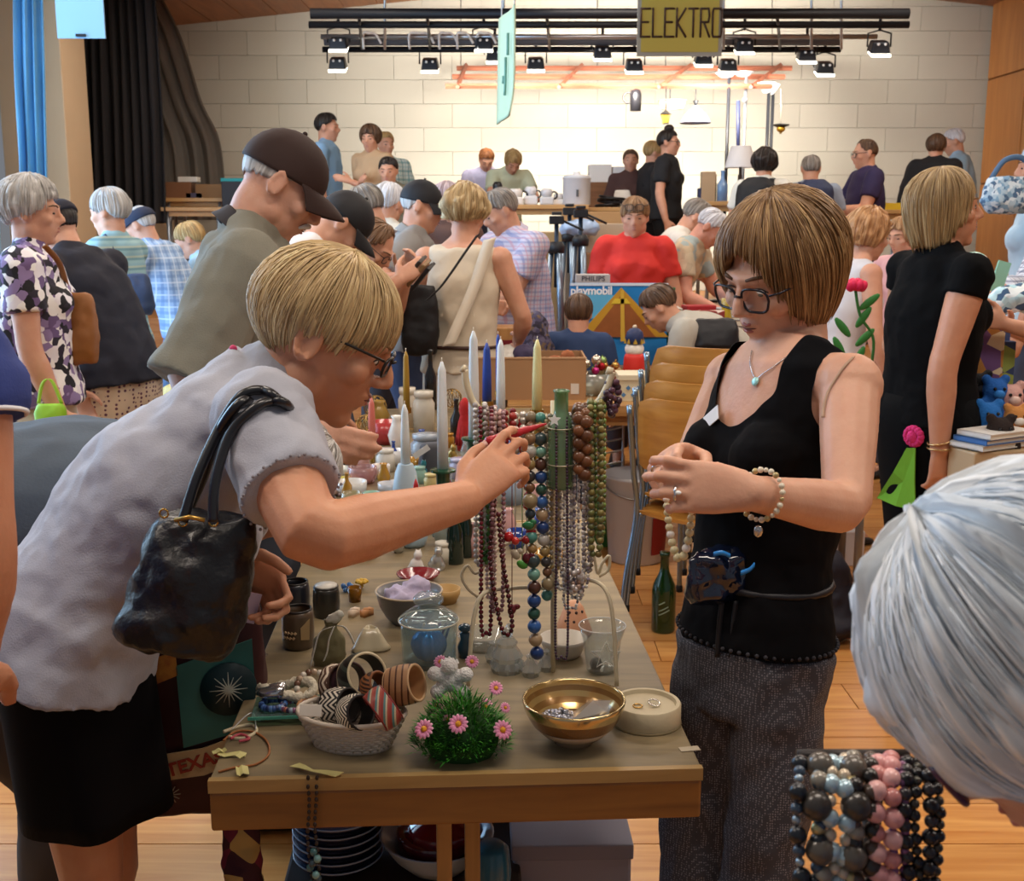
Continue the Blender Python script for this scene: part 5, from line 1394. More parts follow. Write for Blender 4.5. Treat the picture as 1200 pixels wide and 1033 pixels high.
o = b.build('foliage', [M('2f7d1f', .5), M('4a9a2c', .5), M('1f5a18', .55)], PL, sm=0, kind='stuff')
b = MB(); b.ell(pp + V((0, 0, .022)), (.054, .040, .040)); b.build('mound', M('1d4a17', .8), PL)
def daisy(c, nrm, r_, parent, pc1='e592b8', pc2='f3c3d6'):
 c = V(c); n = V(nrm).normalized(); a, bb = frame(n)
 mb = MB(); NP = 13
 for i in range(NP):
  t = 2 * pi * i / NP; dv = a * cos(t) + bb * sin(t); sd = n.cross(dv); o = len(mb.v)
  for (u, w_, h_) in ((.25, .12, .02), (.6, .2, .10), (.88, .15, .08), (1., .03, .02)):
   mb.v += [tuple(c + dv * u * r_ - sd * w_ * r_ + n * h_ * r_), tuple(c + dv * u * r_ + sd * w_ * r_ + n * h_ * r_)]
  for k in range(3): mb.f.append((o + 2 * k, o + 2 * k + 1, o + 2 * k + 3, o + 2 * k + 2)); mb.m.append(0 if k < 2 else 1)
 f = mb.build('flower', [M(pc1, .5), M(pc2, .5)], parent, solid=.0006)
 mb = MB(); mb.ell(c + n * r_ * .06, (r_ * .3, r_ * .3, r_ * .3), n=10, k=7); mb.build('flower_centre', M('e8a52a', .6, var=.2, scale=300), f)
 mb = MB(); mb.tube([c, c - n * .02, c - n * .03 - V((0, 0, .015))], .0011, 5); mb.build('stem', M('3c7a28', .6), f)
for px, py, d, r_, nx in ((511, 829, 1.70, .0125, -.2), (568, 828, 1.70, .0125, .1), (589, 856, 1.63, .0145, .35), (537, 849, 1.62, .0145, -.05), (497, 855, 1.625, .0145, -.3), (581, 807, 1.75, .0115, .3), (592, 830, 1.70, .0085, .5), (553, 776, 1.78, .011, .2), (516, 776, 1.79, .011, -.3), (525, 843, 1.66, .008, -.3)):
 daisy(at(px, py, d), V((nx, -.75, .65)), r_, PL)
# white plush figure lying on the plant
q = at(527, 797, 1.71); PB = thing('plush_toy', 'small fluffy white plush toy lying on the artificial plant', 'toy', q - V((0, 0, .02)))
b = MB(); b.ell(q, (.017, .013, .019)); b.ell(q + V((.0, -.002, .022)), .013)
for dx, dz in ((-.022, .011), (.024, .010), (-.018, -.017), (.019, -.018)):
 b.ell(q + V((dx, -.004, dz)), (.0115, .0105, .0115)); b.ell(q + V((dx * .6, -.002, dz * .6)), .0105)
o = b.build('body', M('eceae6', .95, bump=.6, bscale=300, sheen=.5), PB); organic(o, .0016, 3, .0014, .006)
b = MB()
for i in range(5): b.lathe([(.0035, 0), (.0012, .006)], 6, q + V(((i - 2) * .0055, -.002, .031 - abs(i - 2) * .002)))
b.build('crown', M('f2f0ec', .9), PB, sm=0)
# ------------------------------------------------------------------ gold bowl, stone box
p = onz(672, 868, TZ); R_ = .077
prof = [(.001, .0), (.030, .0), (.031, .006), (.046, .014), (.062, .030), (.073, .050), (R_, .066)]
inn = [(R_ - .0035, .066), (.069, .050), (.057, .031), (.040, .017), (.001, .012)]
GB = thing('ceramic_bowl', 'round bowl with gold and cream glazed bands holding bead chains', 'bowl', p)
b = MB(); b.lathe([prof[0], prof[1], prof[2], prof[3], prof[4]], 48, p, cap=True); b.build('lower_body', M('b9a184', .25, .25, var=.2, scale=10, coat=.6), GB)
b = MB(); b.lathe([prof[4], (.068, .040), prof[5]], 48, p, cap=False); b.build('band', M('8d5f28', .22, .6, coat=.5, var=.25, scale=14), GB)
b = MB(); b.lathe([prof[5], (.0755, .058), (R_, .066), (R_ - .0018, .068), (R_ - .0035, .066)], 48, p, cap=False); b.build('rim', M('cdb886', .15, .8, coat=.5), GB)
for i in range(7):
 u0, u1 = i / 7, (i + 1) / 7; rr = lambda u: (R_ - .0035) * (1 - u) ** .55 + .0; zz = lambda u: .066 - .054 * u ** .8
 b = MB(); b.lathe([(max(.001, (R_ - .0035) * (1 - u ** 1.8) ** .62), .066 - .052 * u) for u in (u0, (u0 + u1) / 2, u1)], 40, p, cap=False); b.build('inner_band', [M('c8a76a', .2, .55, coat=.4), M('8f6a3a', .25, .4, coat=.4)][i % 2], GB)
b = MB(); b.lathe([(.001, .0135), (.045, .0135)], 40, p, cap=False); b.build('inner_bottom', M('a88450', .3, .4), GB)
rnd = random.Random(8); b = MB()
for i in range(150):
 a = rnd.uniform(0, 6.28); r_ = sqrt(rnd.random()) * .026; b.ell(p + V((-.022 + r_ * cos(a) * 1.1, .004 + r_ * sin(a), .032 + .014 * (1 - r_ / .026) + rnd.uniform(-.002, .003))), rnd.uniform(.0028, .0044), n=8, k=6)
b.ell(p + V((-.022, .004, .018)), (.024, .022, .016))
solo(b, 'bead_chain', M('aeb2bd', .2, .75), 'heap of silvery grey beads inside the gold bowl', 'necklace', kind=None)
b = MB(); pl = [(-.004, -.03), (.048, -.024), (.056, .018), (.030, .034), (.0, .012)]
vs = [p + V((x, y, .040 + .012 * sin(x * 130) * cos(y * 90) + .016 * (x > .03) + .004 * (y > .02))) for x, y in pl]
cn = p + V((.028, .002, .062)); b.add(vs + [cn], [(i, (i + 1) % 5, 5) for i in range(5)])
vs2 = [v - V((0, 0, .012)) for v in vs]; b.add(vs2 + [cn - V((0, 0, .018))], [((i + 1) % 5, i, 5) for i in range(5)])
solo(b, 'plastic_bag', glass('c9c9c6', .15, .45), 'small crumpled clear plastic bag inside the gold bowl', 'bag', sm=0)
p = onz(757, 846, TZ); SB = thing('round_box', 'flat round pale stone box with a ring on its lid', 'box', p)
b = MB(); b.lathe([(.001, 0), (.051, 0), (.0535, .003), (.0535, .031), (.0515, .034), (.046, .034), (.044, .028), (.001, .026)], 48, p); b.build('dish', M('cdbf9e', .55, var=.08, scale=25, bump=.1), SB, sharp=40)
b = MB(); b.lathe([(.0538, .0), (.0545, .001), (.0545, .003), (.0538, .004)], 40, p, cap=False); b.build('base_line', M('8a7a58', .6), SB)
b = MB(); b.torus(p + V((.012, 0, .031)), .0085, .0017, (.15, -.2, 1), 24, 6); solo(b, 'finger_ring', M('e5e2da', .15, .9), 'silver ring lying in the round stone box', 'ring')
b = MB(); b.torus(p + V((-.014, -.006, .0285)), .007, .0012, (0, 0, 1), 20, 6); solo(b, 'finger_ring', M('c9a25a', .2, .9), 'thin gold ring lying in the round stone box', 'ring')
# ------------------------------------------------------------------ glass pieces
CG = glass('f4f7f7', .02, .10)
p = onz(705, 786, TZ); GS = thing('glass_tumbler', 'flared clear glass with an etched star, right of the necklace stand', 'glass', p)
b = MB(); b.lathe([(.001, .0), (.024, 0), (.027, .004), (.030, .03), (.033, .055), (.041, .082), (.0395, .082), (.0315, .055), (.0285, .03), (.0255, .007), (.001, .006)], 36, p); b.build('glass_body', CG, GS)
st = []
for i in range(10):
 r_ = (.026 if i % 2 == 0 else .011); t = pi / 2 + i * pi / 5; st.append(p + V((.004 + r_ * cos(t), -.0345 - .002 * sin(t), .040 + r_ * sin(t))))
b = MB(); b.tube(st, .0012, 6, closed=True); b.build('etched_star', M('f3f1ea', .4), GS)
b = MB(); b.torus(p + V((0, 0, .082)), .0402, .0011, (0, 0, 1), 36, 6); b.build('rim', M('ffffff', .1, alpha=.6), GS)
b = MB(); b.ell(p + V((-.01, -.004, .014)), .011); solo(b, 'glass_ball', M('20242c', .1, .4), 'dark shiny ball inside the star glass', 'ball', p + V((-.01, -.004, .007)))
p = onz(594, 786, TZ); GC = thing('crystal_figure', 'cut crystal bell figure with a knobbed top beside the plant', 'figurine', p)
FG = glass('eef2f2', .0, .28, 1.6)
b = MB(); b.lathe([(.001, 0), (.027, 0), (.029, .008), (.026, .02), (.028, .028), (.022, .038), (.017, .045), (.019, .052), (.012, .06), (.001, .062)], 12, p); b.build('bell', FG, GC, sm=0)
b = MB()
for i in range(8): b.ell(p + V((.024 * cos(i * .785), .024 * sin(i * .785), .012)), (.007, .007, .009), n=6, k=4)
b.build('facets', FG, GC, sm=0)
b = MB(); b.ell(p + V((0, 0, .069)), (.011, .011, .010), n=8, k=5); b.ell(p + V((.004, 0, .080)), (.006, .006, .006), n=6, k=4); b.build('knob', FG, GC, sm=0)
for i, (px, py, r_) in enumerate(((622, 792, .018), (640, 786, .014), (577, 776, .013))):
 q = onz(px, py, TZ); b = MB(); b.lathe([(.001, 0), (r_ * .8, 0), (r_, .01), (r_ * .7, .022), (r_ * .35, .03), (r_ * .5, .036), (.001, .04)], 10, q); solo(b, 'crystal_trinket', FG, ['faceted crystal trinket just left of the gold bowl', 'small faceted crystal trinket behind the gold bowl', 'tiny crystal trinket left of the crystal bell'][i], 'figurine', q, sm=0)
p = onz(503, 776, TZ); JB_ = thing('lidded_jar', 'clear lidded glass jar with shiny blue baubles inside', 'jar', p)
b = MB(); b.lathe([(.001, 0), (.042, 0), (.047, .006), (.049, .05), (.050, .072), (.045, .080), (.0435, .078), (.047, .070), (.0465, .05), (.0445, .008), (.001, .005)], 40, p); b.build('glass_body', glass('eaf5f8', .02, .10), JB_)
b = MB(); b.lathe([(.051, .074), (.053, .078), (.051, .083), (.042, .090), (.030, .098), (.018, .101), (.018, .105), (.026, .111), (.027, .118), (.020, .125), (.001, .127)], 40, p); lo = b.build('lid', glass('e4eff2', .03, .16), JB_)
b = MB(); b.torus(p + V((0, 0, .078)), .0525, .0016, (0, 0, 1), 40, 6); b.build('lid_rim', M('d8d2c0', .2), lo)
b = MB(); n = 40; rings = []
for ph in [i * pi / 12 for i in range(1, 12)]:
 rings.append([p + V((0, -.004, .034)) + V(((.030 + .002 * cos(10 * t)) * sin(ph) * cos(t), (.030 + .002 * cos(10 * t)) * sin(ph) * sin(t), .030 * cos(ph))) for t in [2 * pi * q / n for q in range(n)]])
b.loft(rings); solo(b, 'bauble', M('1c86cc', .2, .3), 'ribbed metallic blue bauble inside the glass jar', 'bauble', p + V((0, -.004, .005)))
for i, (dx, c) in enumerate(((-.02, 'b58f4a'), (.018, '5a4a7c'), (.026, '3f6d9c'), (.008, '7a6ab0'))):
 b = MB(); q = p + V((dx, .012, .035)); b.tube([q + V((-.006, 0, -.02)), q + V((.012, -.004, .034))], [.003, .002], 7); solo(b, 'trinket_stick', M(c, .3, .3), ['gold', 'violet', 'steel blue', 'lilac'][i] + ' decorative stick inside the glass jar', 'trinket')
# ------------------------------------------------------------------ pouch, cream dish, lanterns, tissue bowl
p = onz(386, 780, TZ); OP = thing('organza_pouch', 'olive organza pouch tied with a white ribbon', 'pouch', p)
b = MB(); b.ring_loft([(p + V((0, 0, .0)), V((.026, 0, 0)), V((0, .012, 0))), (p + V((0, 0, .02)), V((.030, 0, 0)), V((0, .015, 0))), (p + V((.001, 0, .05)), V((.026, 0, 0)), V((0, .013, 0))), (p + V((.004, 0, .068)), V((.012, 0, 0)), V((0, .009, 0))), (p + V((.006, 0, .074)), V((.009, 0, 0)), V((0, .008, 0))), (p + V((.008, 0, .085)), V((.017, 0, 0)), V((0, .010, 0)))], 24)
o = b.build('sack', M('77714f', .6, alpha=.82, var=.15, scale=40), OP); organic(o, .0025, 2, .006, .02)
b = MB(); q = p + V((.012, -.004, .088)); b.ell(q, (.012, .008, .010)); b.ell(q + V((.008, 0, .007)), (.009, .006, .007)); b.ell(q + V((-.008, -.002, -.003)), (.008, .006, .005)); o = b.build('ruffle', M('cfcdbf', .7), OP); organic(o, .002, 2, .005, .008)
for pts in (((.008, -.01, .074), (-.012, -.016, .066), (-.022, -.018, .035), (-.030, -.02, .004)), ((.012, -.01, .075), (.004, -.018, .055), (.0, -.02, .032), (-.006, -.022, .016)), ((.016, -.008, .076), (.03, -.012, .074), (.040, -.014, .060), (.046, -.014, .045))):
 b = MB(); b.ribbon(bez([p + V(x) for x in pts], 6), V((.003, -.001, .002)), .001); b.build('ribbon', M('dedcd2', .5), OP)
p = onz(434, 760, TZ); b = MB(); b.lathe([(.001, 0), (.030, 0), (.033, .004), (.028, .010), (.020, .026), (.012, .040), (.010, .040), (.010, .036), (.001, .034)], 3 * 12, p)
b.v = [tuple(p + V(((x - p.x) * (1 + .18 * cos(3 * atan2(y - p.y, x - p.x) + .8)), (y - p.y) * (1 + .18 * cos(3 * atan2(y - p.y, x - p.x) + .8)), z - p.z))) for x, y, z in b.v]
solo(b, 'tealight_holder', M('cbbf9f', .35, coat=.4, var=.05), 'cream glazed triangular tealight holder beside the pouch', 'candle holder', p)
def lantern(px, py, col, label, R_=.026, hh=.066, lat=True, lid=None):
 p = onz(px, py, TZ); T = thing('ceramic_lantern', label, 'lantern', p)
 b = MB(); b.lathe([(.001, 0), (R_ * .9, 0), (R_, .006), (R_ * 1.04, hh * .5), (R_, hh * .85), (R_ * .92, hh), (R_ * .84, hh), (R_ * .9, hh * .8), (R_ * .9, .008), (.001, .006)], 32, p); b.build('pot', M(col, .35, var=.2, scale=30, coat=.4), T)
 b = MB(); b.torus(p + V((0, 0, hh)), R_ * .88, .0024, (0, 0, 1), 32, 6); b.build('rim', M('2a2624', .35), T)
 if lat:
  for i in range(4):
   for j in range(2):
    b = MB(); t = -pi / 2 - .75 + i * .22 + j * .11; b.box(p + V((R_ * 1.035 * cos(t), R_ * 1.035 * sin(t), hh * (.36 + .13 * j))), (.0042, .0042, .0042), rotz(t) @ rotx(.78)); b.build('cutout', M('d6b88c', .6), T, sm=0)
  b = MB(); b.prism([p + V((R_ * 1.05 * cos(t), R_ * 1.05 * sin(t), z)) for t, z in ((-1.25, hh * .32), (-.7, hh * .28), (-.62, hh * .82), (-1.25, hh * .62))], V((.001, -.001, 0))); b.build('tan_panel', M('a98f66', .45), T, sm=0)
 if lid:
  b = MB(); b.lathe([(R_ * .85, hh), (R_ * .86, hh + .004), (.001, hh + .006)], 28, p); b.build('lid', M(lid, .4), T)
 return T
lantern(350, 758, '5b4a38', 'brown glazed lantern with a lattice of small cut-outs', .0285, .072)
lantern(347, 716, '23252e', 'dark blue glazed lantern behind the brown one', .0275, .060, False)
lantern(383, 722, '25231f', 'black glazed pot with a white lid next to the lanterns', .0255, .060, False, 'd5d2c8')
p = onz(480, 728, TZ); TB = thing('mixing_bowl', 'deep grey-blue pottery bowl with lilac tissue inside', 'bowl', p)
b = MB(); b.lathe([(.001, 0), (.035, 0), (.046, .012), (.058, .034), (.064, .058), (.0655, .062), (.062, .062), (.055, .036), (.042, .015), (.001, .010)], 40, p); b.build('vessel', M('6d6d70', .35, var=.2, scale=18, coat=.3), TB)
b = MB(); b.torus(p + V((0, 0, .062)), .064, .002, (0, 0, 1), 40, 6); b.build('rim', M('b9a88e', .4), TB)
b = MB(); b.ell(p + V((.0, -.004, .052)), (.048, .042, .02)); b.ell(p + V((.016, .006, .068)), (.028, .022, .016)); b.ell(p + V((-.02, -.01, .058)), (.024, .02, .016)); o = solo(b, 'tissue_paper', M('b7aeca', .7), 'crumpled lilac tissue paper stuffed in the grey bowl', 'paper', p + V((0, 0, .03))); organic(o, .003, 1, .022, .018)
for i, (px, py, c, rr, lb) in enumerate(((416, 705, 'a06a18', .012, 'amber glass votive behind the black pot'), (424, 690, 'd2a838', .009, 'small yellow flower ornament behind the black pot'), (408, 694, '3f6ea8', .010, 'blue bead cluster behind the black pot'), (430, 722, 'c58a58', .011, 'small tan wooden block beside the pottery bowl'), (415, 722, 'd8c1a8', .011, 'pale pink wooden block beside the pottery bowl'))):
 p = onz(px, py, TZ); b = MB()
 if i == 0: b.lathe([(.001, 0), (rr, 0), (rr * 1.25, .03), (rr * 1.1, .03), (rr * .9, .004), (.001, .003)], 20, p); mt = M(c, .15, trans=.5)
 elif i == 1:
  for k in range(7): b.ell(p + V((rr * cos(k * .9), rr * sin(k * .9), .016)), (.006, .006, .004))
  b.ell(p + V((0, 0, .01)), (.004, .004, .01)); mt = M(c, .5)
 elif i == 2:
  for k in range(9): b.ell(p + V((rr * cos(k * .7), rr * sin(k * .7) * .6, .006 + .004 * (k % 3))), .0055, n=8, k=6)
  mt = M(c, .2, coat=.5)
 else: b.box(p + V((0, 0, .007)), (.026, .012, .014), rotz(.3 * i)); b.ell(p + V((0, 0, .014)), (.008, .004, .003)); mt = M(c, .5)
 solo(b, ('glass_votive', 'flower_ornament', 'bead_cluster', 'wooden_block', 'wooden_block')[i], mt, lb, ('votive', 'ornament', 'beads', 'block', 'block')[i], p)
# ------------------------------------------------------------------ left corner: glass plate with bracelets, cords, tapes
p = onz(345, 838, TZ); GP = thing('glass_plate', 'small rectangular glass plate with bead bracelets, left of the basket', 'plate', p)
b = MB(); b.box(p + V((0, 0, .014)), (.125, .08, .004), rotz(.1)); b.build('pane', glass('bfe0d8', .02, .2), GP, sm=0, bevel=.001)
b = MB(); b.box(p + V((0, -.041, .014)), (.125, .002, .0045), rotz(.1)); b.build('edge', M('4fa08c', .2), GP, sm=0)
for sx, sy in ((-.05, -.025), (.05, -.02), (-.05, .03), (.05, .03)):
 b = MB(); b.ell(p + V((sx, sy, .006)), .006); b.build('foot', glass('e8f4f0', .02, .3), GP)
zt = .017
def beadring(c, R_, r_, cols, label, tilt=(0, 0, 1), n=26, name='bead_bracelet', cat='bracelet', sx=1., metal=0.):
 a, bb = frame(tilt); mb = MB()
 for i in range(n):
  t = 2 * pi * i / n; mb.ell(V(c) + a * R_ * sx * cos(t) + bb * R_ * sin(t), r_, n=8, k=6, mi=i % len(cols))
 return solo(mb, name, [M(x, .2, metal, coat=.4) for x in cols], label, cat)
beadring(p + V((-.030, -.012, zt + .006)), .018, .0052, ['2f4f8c', '4f76b0', '1f2f5c'], 'bracelet of dark blue glass beads on the glass plate')
beadring(p + V((.002, -.016, zt + .005)), .018, .0046, ['7a4a6c', '9fb0c4', '3a2a4c', 'a05a48'], 'bracelet of mixed purple and red beads on the glass plate')
b = MB(); b.torus(p + V((.032, -.014, zt + .004)), .022, .0038, (.1, -.2, 1), 30, 7); solo(b, 'bangle', M('a8784a', .4), 'plain brown wooden bangle on the glass plate', 'bangle')
b = MB(); c = p + V((-.014, .02, .034))
b.tube([c + V((.042 * cos(t), .022 * sin(t), .006 * sin(2 * t))) for t in [2 * pi * i / 40 for i in range(40)]], .0075, 8, closed=True); b.v = [tuple(V(v) + V((0, 0, .003 * sin((v[0] + v[1]) * 600)))) for v in b.v]
solo(b, 'rope_bracelet', M('cfc6b0', .7, var=.2, scale=120, bump=.5, bscale=200), 'thick cream twisted rope bracelet lying above the glass plate', 'bracelet')
b = MB(); c = p + V((-.038, .004, .036)); b.ring_loft([(c + V((-.022, 0, 0)), V((0, .004, 0)), V((0, 0, .004))), (c + V((-.01, 0, 0)), V((0, .016, 0)), V((0, 0, .010))), (c + V((.012, 0, .002)), V((0, .018, 0)), V((0, 0, .012))), (c + V((.024, 0, .004)), V((0, .014, 0)), V((0, 0, .012)))], 20); solo(b, 'silver_dish', M('c5c7c9', .18, .9), 'small polished silver dish among the bracelets', 'dish')
beadring(p + V((.026, .03, .034)), .026, .0055, ['d8cfc0', '6b4a38', 'b59a80'], 'bracelet of cream and brown oval shells above the glass plate', (.2, -.6, .7), 18)
# star pendant
p = onz(306, 768, TZ + .003); b = MB()
for i in range(6): t = i * pi / 6; b.tube([p - V((cos(t), sin(t), 0)) * .013, p + V((0, 0, .002)), p + V((cos(t), sin(t), 0)) * .013], [.0003, .0014, .0003], 5)
solo(b, 'star_pendant', M('e6e6ea', .2, .8), 'small silver star pendant lying on the left edge of the table', 'pendant')
def cord(pts, r_, mat, label, name='leather_cord', cat='cord', n=7): b = MB(); b.tube(bez(pts, 8), r_, n); return solo(b, name, mat, label, cat)
def T_(px, py, z=.002): return onz(px, py, TZ + z)
cord([T_(256, 905), T_(275, 900), T_(300, 896), T_(315, 884), T_(312, 868), T_(296, 858), T_(276, 858), T_(262, 868)], .0017, M('a8693a', .6), 'tan leather cord loop on the left front corner of the table')
cord([T_(262, 858), T_(280, 852), T_(296, 850), T_(300, 858), T_(284, 866), T_(268, 864)], .0026, M('d8cba8', .6), 'cream cord coil beside the tan leather loop')
cord([T_(270, 866, .004), T_(282, 861, .005), T_(292, 866, .004), T_(280, 869, .004)], .0022, M('c24f5c', .6), 'short red cord lying across the cream coil')
cord([T_(272, 855, .004), T_(290, 838, .012), T_(298, 838, .012), T_(300, 856, .003)], .0009, M('d6d8dc', .3, .5), 'thin silver wire hoop standing by the cords')
YT = M('d8d08a', .7)
for i, (px, py, w_, hh, a, lb) in enumerate(((272, 884, .040, .012, .05, 'yellow paper tape laid across the tan cord loop'), (284, 903, .017, .026, .3, 'short yellow paper tape at the very front left edge'), (257, 880, .020, .011, .5, 'curled yellow paper tape at the left edge of the table'), (281, 886, .016, .010, -.4, 'small yellow paper tape stuck on the longer tape'))):
 q = T_(px, py, .004 + .0015 * i); b = MB(); pts = [q + rotz(a) @ V((x * w_, 0, .002 * sin(x * 9 + i))) for x in (-.5, -.25, 0, .25, .5)]; b.ribbon(pts, rotz(a) @ V((0, hh, 0)), .0006); solo(b, 'paper_tape', YT, lb, 'tape', sm=0)
# dark chain hanging over the front edge, taped with a yellow bow
q = T_(366, 905, .004); b = MB(); pts = [q + V(x) for x in ((-.028, .018, .002), (-.015, .008, .004), (0, 0, .002), (.018, -.006, .003), (.040, -.012, .002))]
b.ribbon(pts, [V((.012, .010, 0)), V((.007, .008, 0)), V((.002, .005, 0)), V((.006, .010, 0)), V((.010, .014, 0))], .0007); solo(b, 'paper_tape', YT, 'yellow paper tape bow fastening a chain at the front edge', 'tape', sm=0)
CH = thing('hanging_chain', 'dark bead chain hanging over the front edge of the table', 'necklace', T_(363, 912, -.3)); fy = tpt(0, 0).y - .006
for k in (0, 1):
 b = MB(); x0 = T_(361 + 9 * k, 912);
 for i in range(34):
  z = .0 - i * .0095; c = V((x0.x + .002 * sin(i * .5 + k), x0.y - .006 - (.002 if i else -.006), TZ + .002 + z)); b.ell(c, (.0028, .0026, .004), n=7, k=5)
 b.build('strand', M('3a2e28', .35, .3), CH)
b = MB(); x0 = T_(366, 912)
for i in range(26): b.ell(V((x0.x + .006 * sin(i * 1.7), x0.y - .012 + .003 * cos(i * 2.3), TZ - .105 - i * .008)), .0058, n=8, k=6, mi=i % 3)
b.build('teal_beads', [M('3f6a6c', .2, coat=.5), M('6f9a98', .2, coat=.5), M('2c4450', .2, coat=.5)], CH)
# ------------------------------------------------------------------ necklace stand and its necklaces
SP = onz(648, 788, TZ); SD = 2.0
def S(px, py, dd=0.): return onY(px, py, SP.y + dd)
CRM = M('d9cdae', .45, var=.05)
NS = thing('necklace_stand', 'cream bent-metal necklace stand with two upturned arms', 'jewellery stand', SP)
b = MB(); b.tube([SP, S(648, 470)], .0042, 10); b.build('post', CRM, NS)
b = MB(); b.tube(bez([S(545, 434), S(547, 452), S(556, 474), S(575, 488), S(610, 493), S(648, 494), S(680, 489), S(699, 474), S(711, 455), S(718, 436)], 8), .0062, 10); b.build('upper_arms', CRM, NS)
for k, pts in enumerate((((545, 434), (541, 431)), ((718, 436), (711, 434)))):
 b = MB(); b.tube([S(*pts[0]), S(*pts[1])], .0066, 10); b.build('arm_tip', CRM, NS)
b = MB(); b.tube(bez([S(560, 700), S(548, 690), S(541, 675), S(548, 663), S(560, 672), S(590, 640), S(648, 625), S(690, 640), S(700, 672), S(706, 660), S(714, 652), S(713, 668), S(702, 676)], 6), .0026, 8); b.build('lower_loops', CRM, NS)
for pts in (((648, 690, 0), (600, 690, -.02), (560, 705, -.05), (548, 735, -.07)), ((648, 690, 0), (690, 680, -.02), (715, 705, -.05), (724, 735, -.07)), ((648, 700, 0), (650, 730, .04), (652, 748, .06))):
 P = [S(*x) for x in pts[:-1]]; e = S(*pts[-1]); P.append(V((e.x, e.y, TZ + .004))); b = MB(); b.tube(bez(P, 8), .0036, 8); b.build('foot', CRM, NS)
def strand(label, pts, beads, r_, closed=False, group='necklaces on the stand', seps=False, name='necklace', jitter=0., loop=None, squash=1.):
 """beads = list of (colour, size factor, metallic); threaded along a smooth path"""
 path = bez(pts, 14); rnd = random.Random(len(label)); L = [0.]
 for a, c in zip(path, path[1:]): L.append(L[-1] + (c - a).length)
 tot = L[-1]; pos = 0.; i = 0; out = []
 def pt(s_):
  for k in range(len(L) - 1):
   if L[k + 1] >= s_: return path[k].lerp(path[k + 1], (s_ - L[k]) / max(1e-9, L[k + 1] - L[k]))
  return path[-1]
 while pos < tot:
  c, f, me = beads[i % len(beads)]; rr = r_ * f
  out.append((pt(min(tot, pos + rr)) + V((rnd.uniform(-jitter, jitter), rnd.uniform(-jitter, jitter), 0)), rr, c, me)); pos += rr * 2 * squash; i += 1
 if seps:
  b0 = min((p for p in path), key=lambda p: p.z); T = thing(name, label, 'necklace', b0, group)
  mb = MB(); mb.tube(path, r_ * .22, 6); mb.build('cord', M('5b4636', .7), T)
  for p, rr, c, me in out:
   mb = MB(); mb.ell(p, rr, n=12, k=8); mb.build('bead', M(c, .3, me, coat=.3), T)
  return T
 mb = MB(); keys = sorted(set((c, me) for _, _, c, me in out))
 for p, rr, c, me in out: mb.ell(p, rr, n=8, k=6, mi=keys.index((c, me)))
 mb.tube(path, r_ * .25, 5)
 return solo(mb, name, [M(c, .22, me, coat=.4) for c, me in keys], label, 'necklace', None, group)
def drop(label, x0, x1, yb, beads, r_, y0=490, dd=-.012, sag=10, **k):
 """necklace hung over the arm: two runs joined by a sag at the bottom"""
 xm = (x0 + x1) / 2
 return strand(label, [S(x0 + 1, y0 + 8, .012), S(x0, y0 - 6, 0), S(x0, y0 + 8, dd), S(x0 + 1, (y0 + yb) / 2, dd), S(x0 + 1, yb - sag, dd), S(xm, yb, dd), S(x1 - 1, yb - sag, dd), S(x1, (y0 + yb) / 2, dd), S(x1, y0 + 8, dd), S(x1, y0 - 6, 0), S(x1 - 1, y0 + 8, .012)], beads, r_, **k)
drop('necklace of pale pink and clear glass beads on the left of the stand', 570, 580, 700, [('d9c2bd', 1, 0), ('e8dfd6', .8, 0), ('c9a8a4', 1, 0)], .0042, 484)
drop('short necklace of pink quartz chips beside the pale pink beads', 578, 586, 560, [('d8b2a8', 1.2, 0), ('c8a49c', .9, 0)], .0046, 488, -.02)
drop('necklace of dark coral red beads hanging high on the left arm', 591, 601, 545, [('8c1f1c', 1, 0), ('a8332a', 1.1, 0), ('7a1a1a', .9, 0)], .0062, 488, -.016, seps=True)
drop('necklace of round silver pearls next to the coral beads', 604, 613, 560, [('cfc8be', 1, .5), ('b5aea4', 1, .6)], .0060, 492, -.014, seps=True)
drop('long necklace of wine red faceted beads hanging to the table', 563, 576, 742, [('6a1220', 1, 0), ('4d0c18', 1, 0), ('81202c', .9, 0)], .0042, 486, -.03)
drop('long double strand of mauve pearls on the left of the stand', 576, 590, 715, [('b08a8c', 1, .2), ('8a5c64', 1, .1)], .0040, 490, -.034)
strand('long necklace of dark garnet beads looped below the hand', [S(584, 600, -.04), S(588, 650, -.045), S(596, 700, -.045), S(600, 736, -.045), S(590, 742, -.045), S(580, 700, -.045), S(574, 650, -.04), S(578, 605, -.03), S(584, 498, -.01)], [('5c0f18', 1, 0), ('3f0a10', .9, 0)], .0046)
strand('cluster necklace of bright red coral pieces in the middle of the stand', [S(590, 625, -.03), S(598, 632, -.036), S(608, 634, -.038), S(618, 630, -.036), S(622, 618, -.03), S(618, 560, -.02), S(612, 497, -.006)], [('b3161c', 1.2, 0), ('c9302a', .9, 0), ('8c1216', 1., 0)], .0075, jitter=.003)
strand('necklace of green glass leaves at the far left of the stand', [S(566, 490, -.01), S(563, 560, -.02), S(564, 620, -.022), S(567, 650, -.022), S(570, 660, -.022), S(573, 640, -.02), S(571, 560, -.015), S(569, 490, -.005)], [('3d7a34', 1, 0), ('6b9a4a', .8, 0), ('2a5a2c', 1, 0)], .0052)
